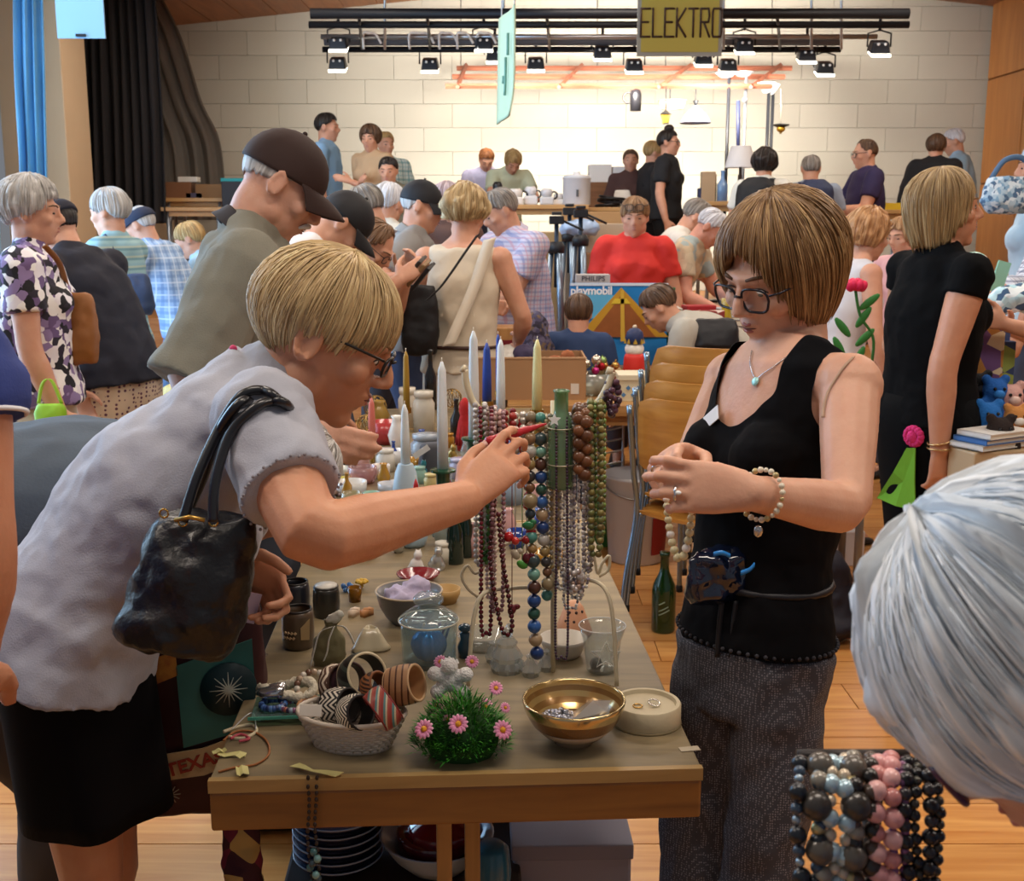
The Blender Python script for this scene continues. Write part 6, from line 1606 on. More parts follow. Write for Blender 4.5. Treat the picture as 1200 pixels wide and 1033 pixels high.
chunk = [('8a7a62', 1.0, 0), ('6d4a34', .9, 0), ('8f6f50', 1.05, 0), ('b9b6ae', 1.15, 0), ('9c8452', 1.0, 0), ('3c3a3a', 1.0, 0), ('7a5438', .9, 0), ('9a8a68', 1.35, 0), ('2c3a44', .9, 0), ('a88a5c', 1.0, 0), ('4d8c82', 1.1, 0), ('a08050', .9, 0), ('3a4a4c', 1.25, 0), ('7cb0a0', 1.1, 0), ('5a3a30', 1.2, 0), ('2c4f8c', 1.2, 0), ('2f5a4c', 1.1, 0), ('3a6ab0', 1.2, 0), ('b59a78', 1.2, 0), ('1f3f7c', 1.2, 0), ('9a7050', 1.1, 0), ('d8d4cc', 1.25, 0), ('a07a48', .9, 0), ('8a6a2c', 1.2, 0), ('b08468', .95, 0), ('b59080', 1.2, 0), ('9c7a58', .9, 0)]
strand('long chunky necklace of brown, grey, blue and white wooden beads', [S(622, 486, 0), S(622, 500, -.02), S(621, 560, -.03), S(622, 620, -.034), S(626, 680, -.036), S(626, 730, -.036), S(630, 772, -.036)], chunk, .0098, seps=True)
strand('strand of blue, teal and stone beads beside the chunky necklace', [S(634, 488, 0), S(633, 500, -.02), S(634, 560, -.026), S(636, 620, -.03), S(640, 660, -.034), S(643, 690, -.034), S(640, 700, -.03)], chunk[10:20] + chunk[3:8], .0090, seps=True)
drop('necklace of large round brown wooden beads on the right arm', 678, 687, 560, [('6a432a', 1.1, 0), ('7c5032', 1.0, 0), ('5c3820', 1.15, 0)], .0100, 484, -.05, seps=True)
drop('long necklace of olive green and bronze beads on the right arm', 692, 704, 650, [('6f7440', 1, 0), ('8a8048', 1, .2), ('5a6034', .9, 0), ('7a6a3c', 1, .3)], .0060, 476, -.04, seps=True)
drop('necklace of tiny green and gold chips outside the olive beads', 697, 708, 630, [('7f9a4c', 1, 0), ('b0a468', .8, .3), ('4f6a34', 1, 0)], .0042, 478, -.03)
for i, (x0, x1, yb, c, r_, lb) in enumerate(((652, 664, 690, 'e2ddd2', .0036, 'long strand of ivory seed pearls in the middle of the stand'), (656, 672, 676, 'cfc9be', .0034, 'strand of pale grey pearls beside the ivory ones'), (668, 684, 700, 'c9c6c8', .0040, 'long twisted silver bead necklace right of centre'), (672, 690, 688, 'a9a2b4', .0036, 'silvery lilac bead necklace near the right arm'), (660, 678, 712, 'dad6d0', .0032, 'white and silver seed bead necklace hanging low on the right'))):
 drop(lb, x0, x1, yb, [(c, 1, .45), ('efece6', .9, .3), ('8f8894', .8, .5)], r_, 492, -.022 - .004 * i, jitter=.0008)
drop('thin dark purple bead strand hanging down to the table', 664, 652, 770, [('4a2f48', 1, .1), ('2f1f30', 1, 0)], .0026, 492, -.046)
rnd = random.Random(2); b = MB()
for i in range(70):
 t = rnd.random(); a = rnd.uniform(0, 6.28); b.ell(S(672 + 12 * cos(a) * (1 - t * .3), 668 + 26 * t, -.03 + .012 * sin(a)), rnd.uniform(.0035, .006), n=7, k=5, mi=i % 3)
b.tube([S(672, 668, -.03), S(672, 600, -.028), S(671, 497, -.008)], .0012, 5)
solo(b, 'necklace', [M('d8d2d0', .15, .5), M('b59a88', .2, .3), M('efeae6', .1, .4)], 'clustered crystal and pearl necklace hanging at the right of the stand', 'necklace', None, 'necklaces on the stand')
b = MB()
for i in range(34):
 t = i / 34; a = rnd.uniform(0, 6.28); b.ell(S(717 + 9 * cos(a) * sin(pi * (t * .8 + .2)), 448 + 40 * t, -.006 + .012 * sin(a)), rnd.uniform(.0045, .0068), n=8, k=6, mi=i % 2)
b.tube([S(717, 440, 0), S(717, 470, 0)], .0015, 5)
solo(b, 'bead_cluster', [M('5c3a4c', .3, coat=.3), M('3f2634', .3, coat=.3)], 'grape-like cluster of purple beads on the tip of the right arm', 'necklace')
for i, (px, py, c, lb) in enumerate(((619, 616, '2e7a4a', 'green glass leaf pendant below the red coral'), (612, 662, '4f9a3c', 'leaf green pendant low on the left of the stand'), (604, 650, 'b5a890', 'beige shell pendant in the middle left of the stand'), (617, 655, '5c1420', 'dark red drop pendant in the middle of the stand'), (600, 715, '6a1420', 'wine red tassel pendant near the table'))):
 q = S(px, py, -.042); b = MB(); b.ell(q, (.010, .004, .007), roty(.5 * i), 10, 7); b.ell(q + V((.008, .001, .005)), (.006, .003, .005), n=8, k=6); b.tube([q, S(px, (py + 495) / 2, -.02), S(px, 495, -.005)], .0008, 4); solo(b, 'pendant', M(c, .25, coat=.4), lb, 'pendant')
# things standing under the stand
p = onz(667, 742, TZ); WBw = lathe_thing('ceramic_bowl', 'small white bowl on the table under the necklaces', 'bowl', M('cfc8bb', .4), 660, 768, [(.001, 0), (.028, 0), (.034, .008), (.042, .028), (.043, .034), (.040, .034), (.032, .01), (.001, .006)])
q = onz(672, 742, TZ); b = MB(); b.lathe([(.001, 0), (.034, 0), (.036, .004), (.026, .03), (.018, .052), (.010, .062), (.001, .064)], 28, q); PC_ = thing('ceramic_cone', 'peach ceramic cone with dark dots behind the white bowl', 'ornament', q); b.build('cone', M('d09a78', .5), PC_)
for i in range(9): t = -pi / 2 - .9 + i * .22; b = MB(); z = .014 + .016 * (i % 3); r_ = .034 - z * .32; b.ell(q + V((r_ * cos(t), r_ * sin(t), z)), .003); b.build('dot', M('3a2622', .6), PC_)
lathe_thing('glass_bowl', 'shallow clear glass bowl beside the crystal bell', 'bowl', CG, 565, 760, [(.001, 0), (.03, 0), (.042, .02), (.046, .03), (.043, .03), (.028, .004), (.001, .003)])
q = onz(545, 770, TZ); b = MB(); b.lathe([(.001, 0), (.012, 0), (.014, .02), (.008, .034), (.010, .044), (.001, .05)], 20, q); b.ell(q + V((.0, 0, .054)), (.012, .012, .008)); solo(b, 'perfume_bottle', M('2c4a5c', .15, coat=.5), 'small dark blue bottle with a flower stopper beside the glass jar', 'bottle', q)
# slim green bottle wired to the post
q = S(657, 572, -.03); GBt = thing('glass_bottle', 'slim pale green glass bottle fixed upright in front of the necklaces', 'bottle', q); hh = (S(657, 457, -.03) - q).z
GG = glass('a9cba4', .03, .30)
b = MB(); b.lathe([(.001, 0), (.019, 0), (.021, .006), (.021, hh * .58), (.018, hh * .68), (.0125, hh * .76), (.0115, hh * .80), (.0115, hh * .97), (.0135, hh * .98), (.0135, hh), (.009, hh), (.009, hh * .8), (.017, hh * .66), (.019, .012), (.001, .008)], 28, q); b.build('bottle_body', GG, GBt)
b = MB(); b.lathe([(.001, .006), (.0185, .008), (.0185, hh * .40), (.001, hh * .41)], 24, q); b.build('green_filling', M('4a8a3e', .4, var=.3, scale=40), GBt)
b = MB(); st = []
for i in range(10): r_ = .011 if i % 2 == 0 else .005; t = pi / 2 + i * pi / 5; st.append(q + V((-.012 + r_ * cos(t), -.023, hh * .72 + r_ * sin(t))))
b.prism(st, V((0, -.002, 0))); b.build('white_star', M('eef4f4', .3), GBt, sm=0)
for zz in (.25, .62):
 b = MB(); b.torus(q + V((0, 0, hh * zz)), .0225, .001, (0, 0, 1), 28, 5); b.tube([q + V((0, .022, hh * zz)), V((SP.x, SP.y, q.z + hh * zz))], .001, 5); b.build('wire_ring', M('c8bfa8', .4, .6), GBt)
drop('strand of small cream shell beads beside the green bottle', 640, 648, 640, [('d8cdb8', 1, 0), ('b8a888', .9, 0)], .0042, 493, -.018)
drop('strand of grey and gold beads in front of the post', 645, 655, 668, [('9a948a', 1, .2), ('b59a5c', .9, .4)], .0044, 493, -.024)
drop('necklace of clear glass beads low on the left of the stand', 557, 568, 662, [('d8d6d2', 1, .2), ('b9b2b0', 1, .1)], .0046, 480, -.012)
drop('long pale silver chain of oval beads at the right of the post', 684, 694, 668, [('c4beb4', 1, .4), ('8a8478', .9, .3)], .0046, 488, -.026)
# ------------------------------------------------------------------ candles and glassware
def candle(label, px, yb, yt, wpx, col, z, holder=None, hcol='1f4a34', tilt=0.):
 """taper candle from pixel yb (bottom) to yt on a base that stands on the table"""
 p = onz(px, z, TZ); k = K(p); zb = onY(px, yb, p.y).z; zt_ = onY(px, yt, p.y).z; r_ = wpx * k / 2
 if holder:
  H = thing('candle_holder', 'candle holder under the ' + label, 'candle holder', p); hz = zb - TZ; R0 = max(r_ * 2.3, .022)
  b = MB()
  if holder == 'green': b.lathe([(.001, 0), (R0 * .9, 0), (R0 * .9, .006), (r_ * .9, .016), (r_ * .8, hz * .3), (r_ * 1.2, hz * .36), (r_ * 1.0, hz * .5), (r_ * 1.3, hz - .012), (R0, hz - .008), (R0, hz - .003), (r_ * 1.05, hz), (.001, hz)], 28, p)
  elif holder == 'frost': b.lathe([(.001, 0), (R0 * 1.1, 0), (R0 * 1.25, hz * .3), (R0 * 1.0, hz * .75), (r_ * 1.6, hz * .98), (.001, hz)], 28, p)
  else: b.lathe([(.001, 0), (R0 * .8, 0), (R0 * .8, .004), (r_ * .6, .012), (r_ * .6, hz - .018), (r_ * 1.35, hz - .016), (r_ * 1.35, hz), (.001, hz)], 24, p)
  b.build('stem', {'green': M(hcol, .15, coat=.6), 'frost': M('c9dbe6', .35, alpha=.85), 'brass': M('b08a3e', .25, .9)}[holder], H, sharp=50)
 T = thing('taper_candle', label, 'candle', V((p.x, p.y, zb)))
 b = MB(); b.tube([V((p.x, p.y, zb)), V((p.x + tilt * .5, p.y, (zb + zt_) / 2)), V((p.x + tilt, p.y, zt_ - r_ * 1.6)), V((p.x + tilt, p.y, zt_))], [r_, r_ * .92, r_ * .72, r_ * .2], 16); b.build('wax', M(col, .45, sss=.1), T)
 b = MB(); b.tube([V((p.x + tilt, p.y, zt_ - .002)), V((p.x + tilt, p.y, zt_ + .01))], .0011, 5); b.build('wick', M('e8e2d2', .8), T)
candle('tall white taper candle nearest the blond woman', 520, 549, 424, 13, 'dfe6ea', 628, 'green')
candle('tall white taper candle behind the left stand arm', 556, 512, 388, 13, 'dfe6ea', 590, 'green')
candle('white taper candle right of the blue ones', 587, 488, 398, 11, 'dfe6ea', 556, 'brass')
candle('pale yellow taper candle in a brass cup', 629, 480, 398, 12, 'ddd49a', 560, 'brass')
candle('thick deep blue taper candle', 571, 470, 402, 11, '25439a', 545, 'brass')
candle('slim blue taper candle tied with a ribbon', 584, 458, 392, 6, '2f52b0', 540, 'brass')
candle('gold taper candle behind the glasses', 478, 478, 412, 8, 'a8832c', 560, 'brass')
candle('white taper candle in a frosted votive', 476, 543, 474, 11, 'e2e6e4', 588, 'frost')
candle('coral pink candle in a brass cup', 437, 520, 466, 9, 'd9786a', 552, 'brass')
candle('small red taper candle', 488, 602, 562, 8, 'c22a2c', 620, 'brass')
for lb, px, py, r_, hh, mt in (('frosted pale blue glass votive in front of the white taper', 512, 622, .036, .040, M('bfd3df', .3, alpha=.7)), ('second frosted votive low beside the forearm', 484, 640, .036, .036, M('b9d0dc', .3, alpha=.7)), ('red glass tealight cup', 436, 605, .030, .030, M('8c1420', .12, coat=.6)), ('second red glass tealight cup with an open rim', 452, 612, .030, .030, M('a01826', .12, coat=.6)), ('patterned silver glass bowl beside the upper arm', 424, 628, .040, .042, blotch(['d8d4da', '8f8a94', 'efecee', '5a5560'], 90, .2)), ('amber glass tumbler', 402, 612, .026, .045, M('b07a18', .12, trans=.4)), ('clear glass with yellow wax', 412, 596, .028, .045, glass('efe8c8', .02, .3)), ('white porcelain cup behind the frosted votive', 466, 575, .022, .03, M('e2e0dc', .3)), ('milky glass tealight on the left', 388, 612, .02, .05, M('d8e0dc', .25)), ('grey crystal bowl with pink tint', 425, 566, .045, .05, glass('e8c8c8', .05, .3)), ('silver goblet behind the forearm', 466, 615, .018, .05, M('b5b5ba', .15, .9))):
 lathe_thing('glass_votive' if 'votive' in lb or 'tealight' in lb else 'glass_cup', lb + ' on the second table' if 'table' not in lb else lb, 'votive' if 'votive' in lb or 'tealight' in lb else 'cup', mt, px, py, [(.001, 0), (r_ * .7, 0), (r_ * .85, hh * .15), (r_, hh * .6), (r_ * .95, hh), (r_ * .86, hh), (r_ * .9, hh * .6), (r_ * .72, hh * .15), (.001, hh * .08)], n=26)
# red bowl, lilac figures, silver pieces in the middle
for i, (nm, lb, cat, px, py, c) in enumerate((('figurine', 'lilac glass figurine between the white tapers', 'figurine', 540, 575, 'a99ac8'), ('figurine', 'teal bird figurine behind the white taper', 'figurine', 495, 560, '1f6f78'), ('figurine', 'white cat figurine with a red base under the forearm', 'figurine', 488, 672, 'dedad4'), ('figurine', 'silver foil ornament under the forearm', 'ornament', 512, 668, 'b9b9b4'), ('figurine', 'small brass lamp ornament behind the tapers', 'ornament', 530, 540, 'b5924a'))):
 p = onz(px, py, TZ); b = MB(); s_ = .8 + .1 * i
 b.ell(p + V((0, 0, .018)), (.016, .013, .018)); b.ell(p + V((.004, -.002, .042)), (.010, .010, .011)); b.ell(p + V((-.012, .002, .012)), (.009, .008, .008)); b.ell(p + V((.012, -.003, .010)), (.008, .009, .009)); b.lathe([(.001, 0), (.017, 0), (.016, .004), (.001, .005)], 18, p)
 b.lathe([(.004, .048), (.0005, .060)], 8, p + V((.001, -.002, 0))); b.lathe([(.004, .048), (.0005, .060)], 8, p + V((.009, -.002, 0)))
 o = solo(b, nm, M(c, .2, .6 if i > 2 else 0, coat=.4), lb, cat, p); organic(o, .0025, 2)
lathe_thing('ceramic_dish', 'dark red dish behind the pottery bowl', 'dish', M('7a1420', .2, coat=.5), 490, 682, [(.001, 0), (.03, 0), (.045, .016), (.047, .02), (.043, .02), (.028, .005), (.001, .004)])
lathe_thing('wooden_dish', 'light wooden dish right of the tissue bowl', 'dish', M('b08c54', .5), 522, 706, [(.001, 0), (.022, 0), (.03, .018), (.031, .03), (.028, .03), (.02, .005), (.001, .004)])
for i, (px, py) in enumerate(((533, 600), (545, 592))):
 p = onz(px, py + 60, TZ); b = MB(); hh = .15; b.lathe([(.001, 0), (.02, 0), (.021, .005), (.018, hh * .5), (.009, hh * .7), (.008, hh), (.001, hh)], 20, p); solo(b, 'glass_bottle', M('10241c', .1, coat=.6), ['dark green bottle behind the forearm', 'second dark green bottle beside the pink beads'][i], 'bottle', p)
# red cloth doll and tagged grey box behind the candles
p = onz(545, 528, TZ); k = K(p); b = MB(); b.lathe([(.001, 0), (.026, 0), (.03, .05), (.022, .10), (.016, .12), (.02, .14), (.017, .165), (.006, .18), (.001, .182)], 24, p); RD = thing('cloth_doll', 'red cloth tassel doll standing behind the candles', 'doll', p); b.build('body', M('b5201f', .8, bump=.4, bscale=60), RD)
b = MB()
for i in range(14): t = i * 2 * pi / 14; b.tube([p + V((.02 * cos(t), .02 * sin(t), .09)), p + V((.032 * cos(t), .032 * sin(t), .02))], .004, 5)
b.build('fringe', M('8c1418', .8), RD)
p = onz(507, 556, TZ); b = MB(); b.box(p + V((0, 0, .05)), (.09, .06, .10), rotz(.3), taper=.8); GX = thing('grey_pouch', 'grey cloth pouch with a white swing tag behind the candles', 'pouch', p); o = b.build('sack', M('4f4f54', .8), GX, bevel=.015)
b = MB(); b.box(p + V((-.03, -.05, .08)), (.055, .002, .018), roty(-.6)); b.build('swing_tag', M('dcd8d4', .6), GX, sm=0)
# ------------------------------------------------------------------ what the two women wear and carry
bodyL = [c for c in WL.children if c.name.startswith('body')][0]; teeL = [c for c in WL.children if c.name.startswith('tee')][0]
bodyR = [c for c in WR_.children if c.name.startswith('body')][0]; tankR = [c for c in WR_.children if c.name.startswith('tank')][0]; trR = [c for c in WR_.children if c.name.startswith('trousers')][0]
# black shoulder bag
BLK = M('101014', .42, var=.3, scale=20, bump=.35, bscale=50, coat=.15)
BD = 1.50
bg_ = thing('shoulder_bag', 'black soft leather tote hanging from the bending woman\'s shoulder', 'bag', at(205, 768, BD))
b = MB()
b.ring_loft([(at(cx, cy, BD), (at(cx + hw, cy + hw * sl, BD) - at(cx, cy, BD)), V((0, dp, .12 * dp))) for (cx, cy, hw, dp, sl) in ((205, 764, 60, .016, .20), (207, 750, 70, .040, .19), (216, 712, 72, .050, .14), (228, 668, 66, .046, .08), (240, 628, 62, .036, .0), (247, 603, 60, .022, -.04))], 36)
o = b.build('bag_body', BLK, bg_); organic(o, .005, 3, .030, .05)
for pts in (((214, 612, 1.46), (232, 556, 1.475), (258, 500, 1.50), (284, 469, 1.535), (306, 462, 1.57), (324, 474, 1.60)), ((250, 612, 1.455), (252, 566, 1.465), (276, 512, 1.485), (300, 484, 1.51), (318, 476, 1.54), (334, 480, 1.58)), ((214, 612, 1.53), (238, 560, 1.53), (264, 506, 1.535), (290, 474, 1.56))):
 P = [at(*p) if p[1] > 600 else min((snap([teeL], p[0], p[1], .008)[0], at(*p)), key=lambda q: q.y) for p in pts]
 P.append(P[-1] + V((0, .10, -.05)))
 b = MB(); b.tube(bez(P, 8), .0068, 10); b.build('strap', M('15151a', .35, coat=.3), bg_)
for px, py in ((192, 602), (214, 612), (250, 612)):
 b = MB(); b.torus(at(px, py, 1.462), .0055, .0014, (0, -1, 0), 18, 6); b.build('buckle', M('b8924a', .25, .9), bg_)
b = MB(); b.tube([at(205, 610, 1.455), at(222, 606, 1.452), at(240, 610, 1.455)], .003, 6); b.build('zip', M('b8924a', .3, .8), bg_)
# red candle stub held by the bending woman
tp = JL['tips']['R'][0]; c0 = (tp[0][0][-1] + tp[4][0][-1]) / 2
b = MB(); e = at(640, 497, 1.80); s0 = c0 + (c0 - e) * .3; rs = []; ps = []
for i in range(15): t = i / 14; ps.append(s0.lerp(e, t)); rs.append((.0062 + .0011 * (i % 2)) * (1 - .75 * max(0, t - .55) / .45))
b.tube(ps, rs, 12); solo(b, 'twisted_candle', M('b01f2c', .35), 'red ridged candle stub held in the bending woman\'s fingers', 'candle')
# paper and a plastic wrap in her other hand
p = at(290, 712, 1.84); b = MB(); b.box(p, (.034, .002, .05), rotz(.3) @ roty(.3)); solo(b, 'paper_slip', M('c9b9d2', .6), 'lilac paper slip in the bending woman\'s lowered hand', 'paper', sm=0)
# --- right woman: name tag, pendant, bra strap, bracelet, rings, pouch
p, n = snap([tankR], 851, 468, .002); a, u = frame(n)
p, n = snap([tankR], 836, 491, .004); a = V((1, 0, 0)) - n * n.x; a.normalize(); u = n.cross(a); a = (a + u * -.12).normalized(); u = n.cross(a) * (1 if n.cross(a).z > 0 else -1)
b = MB(); b.prism([p + a * sx * .021 + u * sz * .013 for sx, sz in ((-1, -1), (1, -1), (1, 1), (-1, 1))], n * .0014); b.build('name_sticker', M('e3e4e8', .6), WR_, sm=0)
PN_ = thing('pendant_necklace', 'fine chain with a round turquoise pendant round the tank top woman\'s neck', 'necklace', snap([bodyR], 888, 448, .004)[0])
b = MB(); pts = [snap([bodyR], x, y, .0022)[0] for x, y in ((882, 412), (880, 425), (883, 438), (888, 444), (896, 438), (908, 430), (922, 420), (938, 412))]; b.tube(bez(pts, 5), .0009, 5); b.build('chain', M('c9c9cc', .2, .9), PN_)
p, n = snap([bodyR], 887, 448, .004); b = MB(); a, u = frame(n); b.ell(p, (.0075, .0075, .0025), Matrix((a, u, n)).transposed(), 16, 8); b.build('pendant_disc', M('a9dcd8', .2, .3), PN_)
b = MB(); pts = [snap([bodyR], x, y, .0025)[0] for x, y in ((1000, 420), (990, 430), (980, 445), (972, 460), (967, 478), (966, 490))]; b.ribbon(bez(pts, 4), V((.0045, -.002, .001)), .0008); b.build('bra_strap', M('b8957a', .6), WR_)
ax = (JR['wrL'] - JR['elL']).normalized(); c = JR['wrL'] - ax * .022
BR = thing('bead_bracelet', 'cream bead bracelet with a charm on the tank top woman\'s wrist', 'bracelet', c - V((0, 0, .035))); a, u = frame(ax)
for i in range(24):
 t = 2 * pi * i / 24; b = MB(); b.ell(c + (a * cos(t) + u * sin(t)) * .0325, (.0042, .0042, .0042) if i % 3 else (.0032, .0032, .0032), n=8, k=6); b.build('bead', M('ddd5c0', .3) if i % 4 else M('b9a878', .3, .5), BR)
b = MB(); b.ell(c + V((-.004, -.01, -.046)), (.006, .003, .008)); b.build('charm', M('c9c9c6', .2, .8), BR)
for s, fi, nm in (('L', 2, 'silver ring with a stone on the tank top woman\'s left hand'), ('R', 2, 'silver ring on the tank top woman\'s right hand')):
 pts = JR['tips'][s][0][fi][0]; d = (pts[1] - pts[0]).normalized(); c = pts[0].lerp(pts[1], .62); T = thing('finger_ring', nm, 'ring', c)
 b = MB(); b.torus(c, .0098, .002, d, 24, 6); b.build('hoop', M('d8d8da', .15, .95), T)
 nn = -JR['tips'][s][1][2]; b = MB(); b.ell(c + nn * .0105, (.004, .004, .003)); b.build('stone', M('eef2f2', .05, coat=.8), T)
# cream bead necklace in her hands
A_ = JR['tips']['R'][0][0][0][-1]; A_ = at(783, 568, 1.53); B_ = at(812, 570, 1.47); lo = at(797, 655, 1.52)
NK = thing('bead_necklace', 'loop of cream beads dangling from the tank top woman\'s hands', 'necklace', lo - V((0, 0, .005)))
path = bez([A_ + V((.006, 0, .02)), A_, at(781, 590, 1.53), at(786, 628, 1.53), at(792, 650, 1.525), lo, at(802, 650, 1.515), at(808, 625, 1.505), at(811, 590, 1.49), B_, B_ + V((-.004, 0, .02))], 10)
L = [0.]
for q, r_ in zip(path, path[1:]): L.append(L[-1] + (r_ - q).length)
s_ = 0.; i = 0; tot = L[-1]
while s_ < tot:
 k = max(j for j in range(len(L)) if L[j] <= s_); k = min(k, len(path) - 2); t = (s_ - L[k]) / max(1e-9, L[k + 1] - L[k]); u_ = abs(s_ / tot - .5) * 2
 rr = .0062 - .0022 * u_; b = MB(); b.ell(path[k].lerp(path[k + 1], t), rr, n=10, k=7); b.build('bead', M('cdc49c', .35) if i % 5 else M('e6e2da', .3), NK); s_ += rr * 1.9; i += 1
# blue belt pouch
p, n = snap([tankR, trR], 850, 668, .0);
PO = thing('belt_pouch', 'shiny dark blue belt pouch at the tank top woman\'s waist', 'pouch', p - V((0, 0, .05)))
c = p + V((-.01, -.02, 0))
b = MB(); b.ring_loft([(c + V((-.004, 0, -.045)), V((.045, .02, 0)), V((0, .012, 0))), (c + V((-.002, -.004, -.03)), V((.058, .025, 0)), V((0, .026, 0))), (c + V((0, -.002, 0)), V((.060, .026, 0)), V((0, .028, 0))), (c + V((0, 0, .03)), V((.055, .024, 0)), V((0, .02, 0))), (c + V((0, .004, .042)), V((.048, .022, 0)), V((0, .010, 0)))], 28)
o = b.build('pouch_body', M('10182e', .12, coat=.8, var=.3, scale=20), PO); organic(o, .004, 2, .022, .03)
for pts in (((836, 650), (846, 648), (856, 652)), ((868, 672), (878, 668), (884, 662))):
 b = MB(); P = [at(x, y, 1.0) for x, y in pts]; k_ = ((c + V((0, -.032, 0))) - V((0, 0, CAMZ))).dot(V((0, cos(TH), -sin(TH)))); P = [at(x, y, k_) for x, y in pts]; b.ribbon(bez(P, 4), V((0, 0, .007)), .003); b.build('blue_piping', M('2f8ae0', .2), PO)
for dx in (0., .022):
 b = MB(); P = [c + V((dx, -.015, -.04)), c + V((dx - .004, -.02, -.08)), c + V((dx - .006, -.022, -.13))]; b.ribbon(bez(P, 5), V((.008, .002, 0)), .002); b.build('strap_end', M('14141a', .6), PO)
b = MB(); bl = []
for i in range(28):
 t = 2 * pi * i / 28; ctr = JR['pel'].lerp(JR['waist'], .75); bl.append(ctr + JR['rt'] * cos(t) * .120 + JR['fw'] * sin(t) * .096)
b.tube(bl, .006, 8, closed=True); b.build('belt', M('15151c', .5), PO)
# drawstring waistband of her trousers
b = MB(); ctr = JR['pel'].lerp(JR['waist'], .12)
for k in range(60): t = 2 * pi * k / 60; b.ell(ctr + JR['rt'] * cos(t) * .139 + JR['fw'] * sin(t) * .105, .0036, n=7, k=5)
b.build('braided_waistband', M('2c2b32', .8), WR_)
# man in brown cap holds a small brown case
tp = JM['tips']['L'][0]; c = tp[0][0][-1].lerp(tp[4][0][-1], .5); b = MB(); b.tube([c + V((-.03, 0, .004)), c + V((.0, 0, 0)), c + V((.07, -.01, -.012))], [.008, .011, .007], 12); solo(b, 'cigar_case', M('5a3320', .45), 'short brown wooden pipe in the hand of the man in the brown cap', 'pipe')
# black dress: appliqué flower and bracelets
drs = [c for c in WB_.children if c.name.startswith(('dress', 'skirt'))]; bodyB = [c for c in WB_.children if c.name.startswith('body')][0]
pts = [snap(drs, x, y, .016)[0] for x, y in ((1066, 524), (1076, 524), (1075, 560), (1076, 597), (1055, 592), (1034, 583), (1052, 552))]
b = MB(); cen = sum(pts, V((0, 0, 0))) / len(pts) + V((0, -.012, 0)); b.add(pts + [cen], [(i, (i + 1) % len(pts), len(pts)) for i in range(len(pts))]); b.build('green_applique', M('6fae2e', .8, var=.1, scale=30), WB_, sm=0, solid=.004)
p, n = snap(drs, 1072, 511, .006); b = MB(); a, u = frame(n)
for i in range(14): t = i * 2 * pi / 14; b.ell(p + (a * cos(t) + u * sin(t)) * .024, (.012, .006, .012), n=8, k=6)
b.ell(p, (.022, .012, .022)); b.build('pink_pompon', M('d6357c', .9, bump=.5, bscale=120), WB_)
ax = (JB['wrR'] - JB['elR']).normalized()
for k in range(2):
 b = MB(); b.torus(JB['wrR'] - ax * (.01 + .02 * k), .036, .003, (ax + V((.2 * k, 0, 0))).normalized(), 26, 6); b.build('bracelet', M('c9a978', .25, .8), WB_)
# ------------------------------------------------------------------ generic goods
def g_box(p, sx, sy, sz, mat, name, label, cat, rz=0., lid=None, parts=True, group=None):
 p = V(p); R = rotz(rz); T = thing(name, label, cat, p, group)
 b = MB(); b.box(p + V((0, 0, sz / 2)), (sx, sy, sz), R); b.build('carton', mat, T, sm=0, bevel=min(.006, sx * .03))
 if lid: b = MB(); b.box(p + V((0, 0, sz - .01)), (sx * 1.03, sy * 1.03, .03), R); b.build('lid', lid, T, sm=0, bevel=.003)
 return T
def g_table(x0, x1, y0, y1, h, label, top='a87a48', z0=0., leg='8d9298', group='stall tables in the hall', th=.035):
 T = thing('trestle_table', label, 'table', ((x0 + x1) / 2, (y0 + y1) / 2, z0), group)
 b = MB(); b.box(((x0 + x1) / 2, (y0 + y1) / 2, z0 + h - th / 2), (x1 - x0, y1 - y0, th)); b.build('tabletop', wood(top, 'be9560', 0, 3, .45), T, sm=0, bevel=.004)
 for x in (x0 + .05, x1 - .05):
  for y in (y0 + .05, y1 - .05):
   b = MB(); b.tube([V((x, y, z0)), V((x, y, z0 + h - th))], .016, 10); b.build('leg', M(leg, .35, .7), T)
 for y in (y0 + .05, y1 - .05):
  b = MB(); b.box(((x0 + x1) / 2, y, z0 + h - th - .025), (x1 - x0 - .1, .02, .04)); b.build('apron', wood(top, 'be9560', 0, 3, .5), T, sm=0)
 return T
def g_book(p, sx, sy, sz, col, label, rz=0., tilt=None, pages='e4dccb', group=None, name='book'):
 p = V(p); R = rotz(rz)
 if tilt: R = R @ tilt
 T = thing(name, label, 'book', p, group); c = p + V((0, 0, sz / 2))
 b = MB()
 for k in (-1, 1): b.box(c + R @ V((0, 0, k * (sz / 2 - .0015))), (sx, sy, .003), R)
 b.box(c + R @ V((-sx / 2 + .0015, 0, 0)), (.003, sy, sz), R); b.build('cover', M(col, .5, var=.08, scale=20), T, sm=0)
 b = MB(); b.box(c + R @ V((.002, 0, 0)), (sx - .008, sy - .008, sz - .006), R); b.build('pages', M(pages, .8), T, sm=0)
 return T
def g_lathe(p, prof, mat, name, label, cat, n=20, group=None, **k):
 b = MB(); b.lathe(prof, n, V(p)); return solo(b, name, mat, label, cat, V(p), group, **k)
def vase(s, h): return [(.001, 0), (.5 * s, 0), (.75 * s, h * .18), (s, h * .45), (.6 * s, h * .75), (.45 * s, h * .88), (.6 * s, h), (.5 * s, h), (.35 * s, h * .86), (.001, h * .8)]
def cupp(s, h): return [(.001, 0), (.7 * s, 0), (.95 * s, h * .3), (s, h), (.9 * s, h), (.84 * s, h * .3), (.001, h * .12)]
def jar(s, h): return [(.001, 0), (s, 0), (s * 1.02, h * .7), (s * .8, h * .8), (s * .8, h * .84), (s * .9, h * .85), (s * .9, h), (.001, h)]
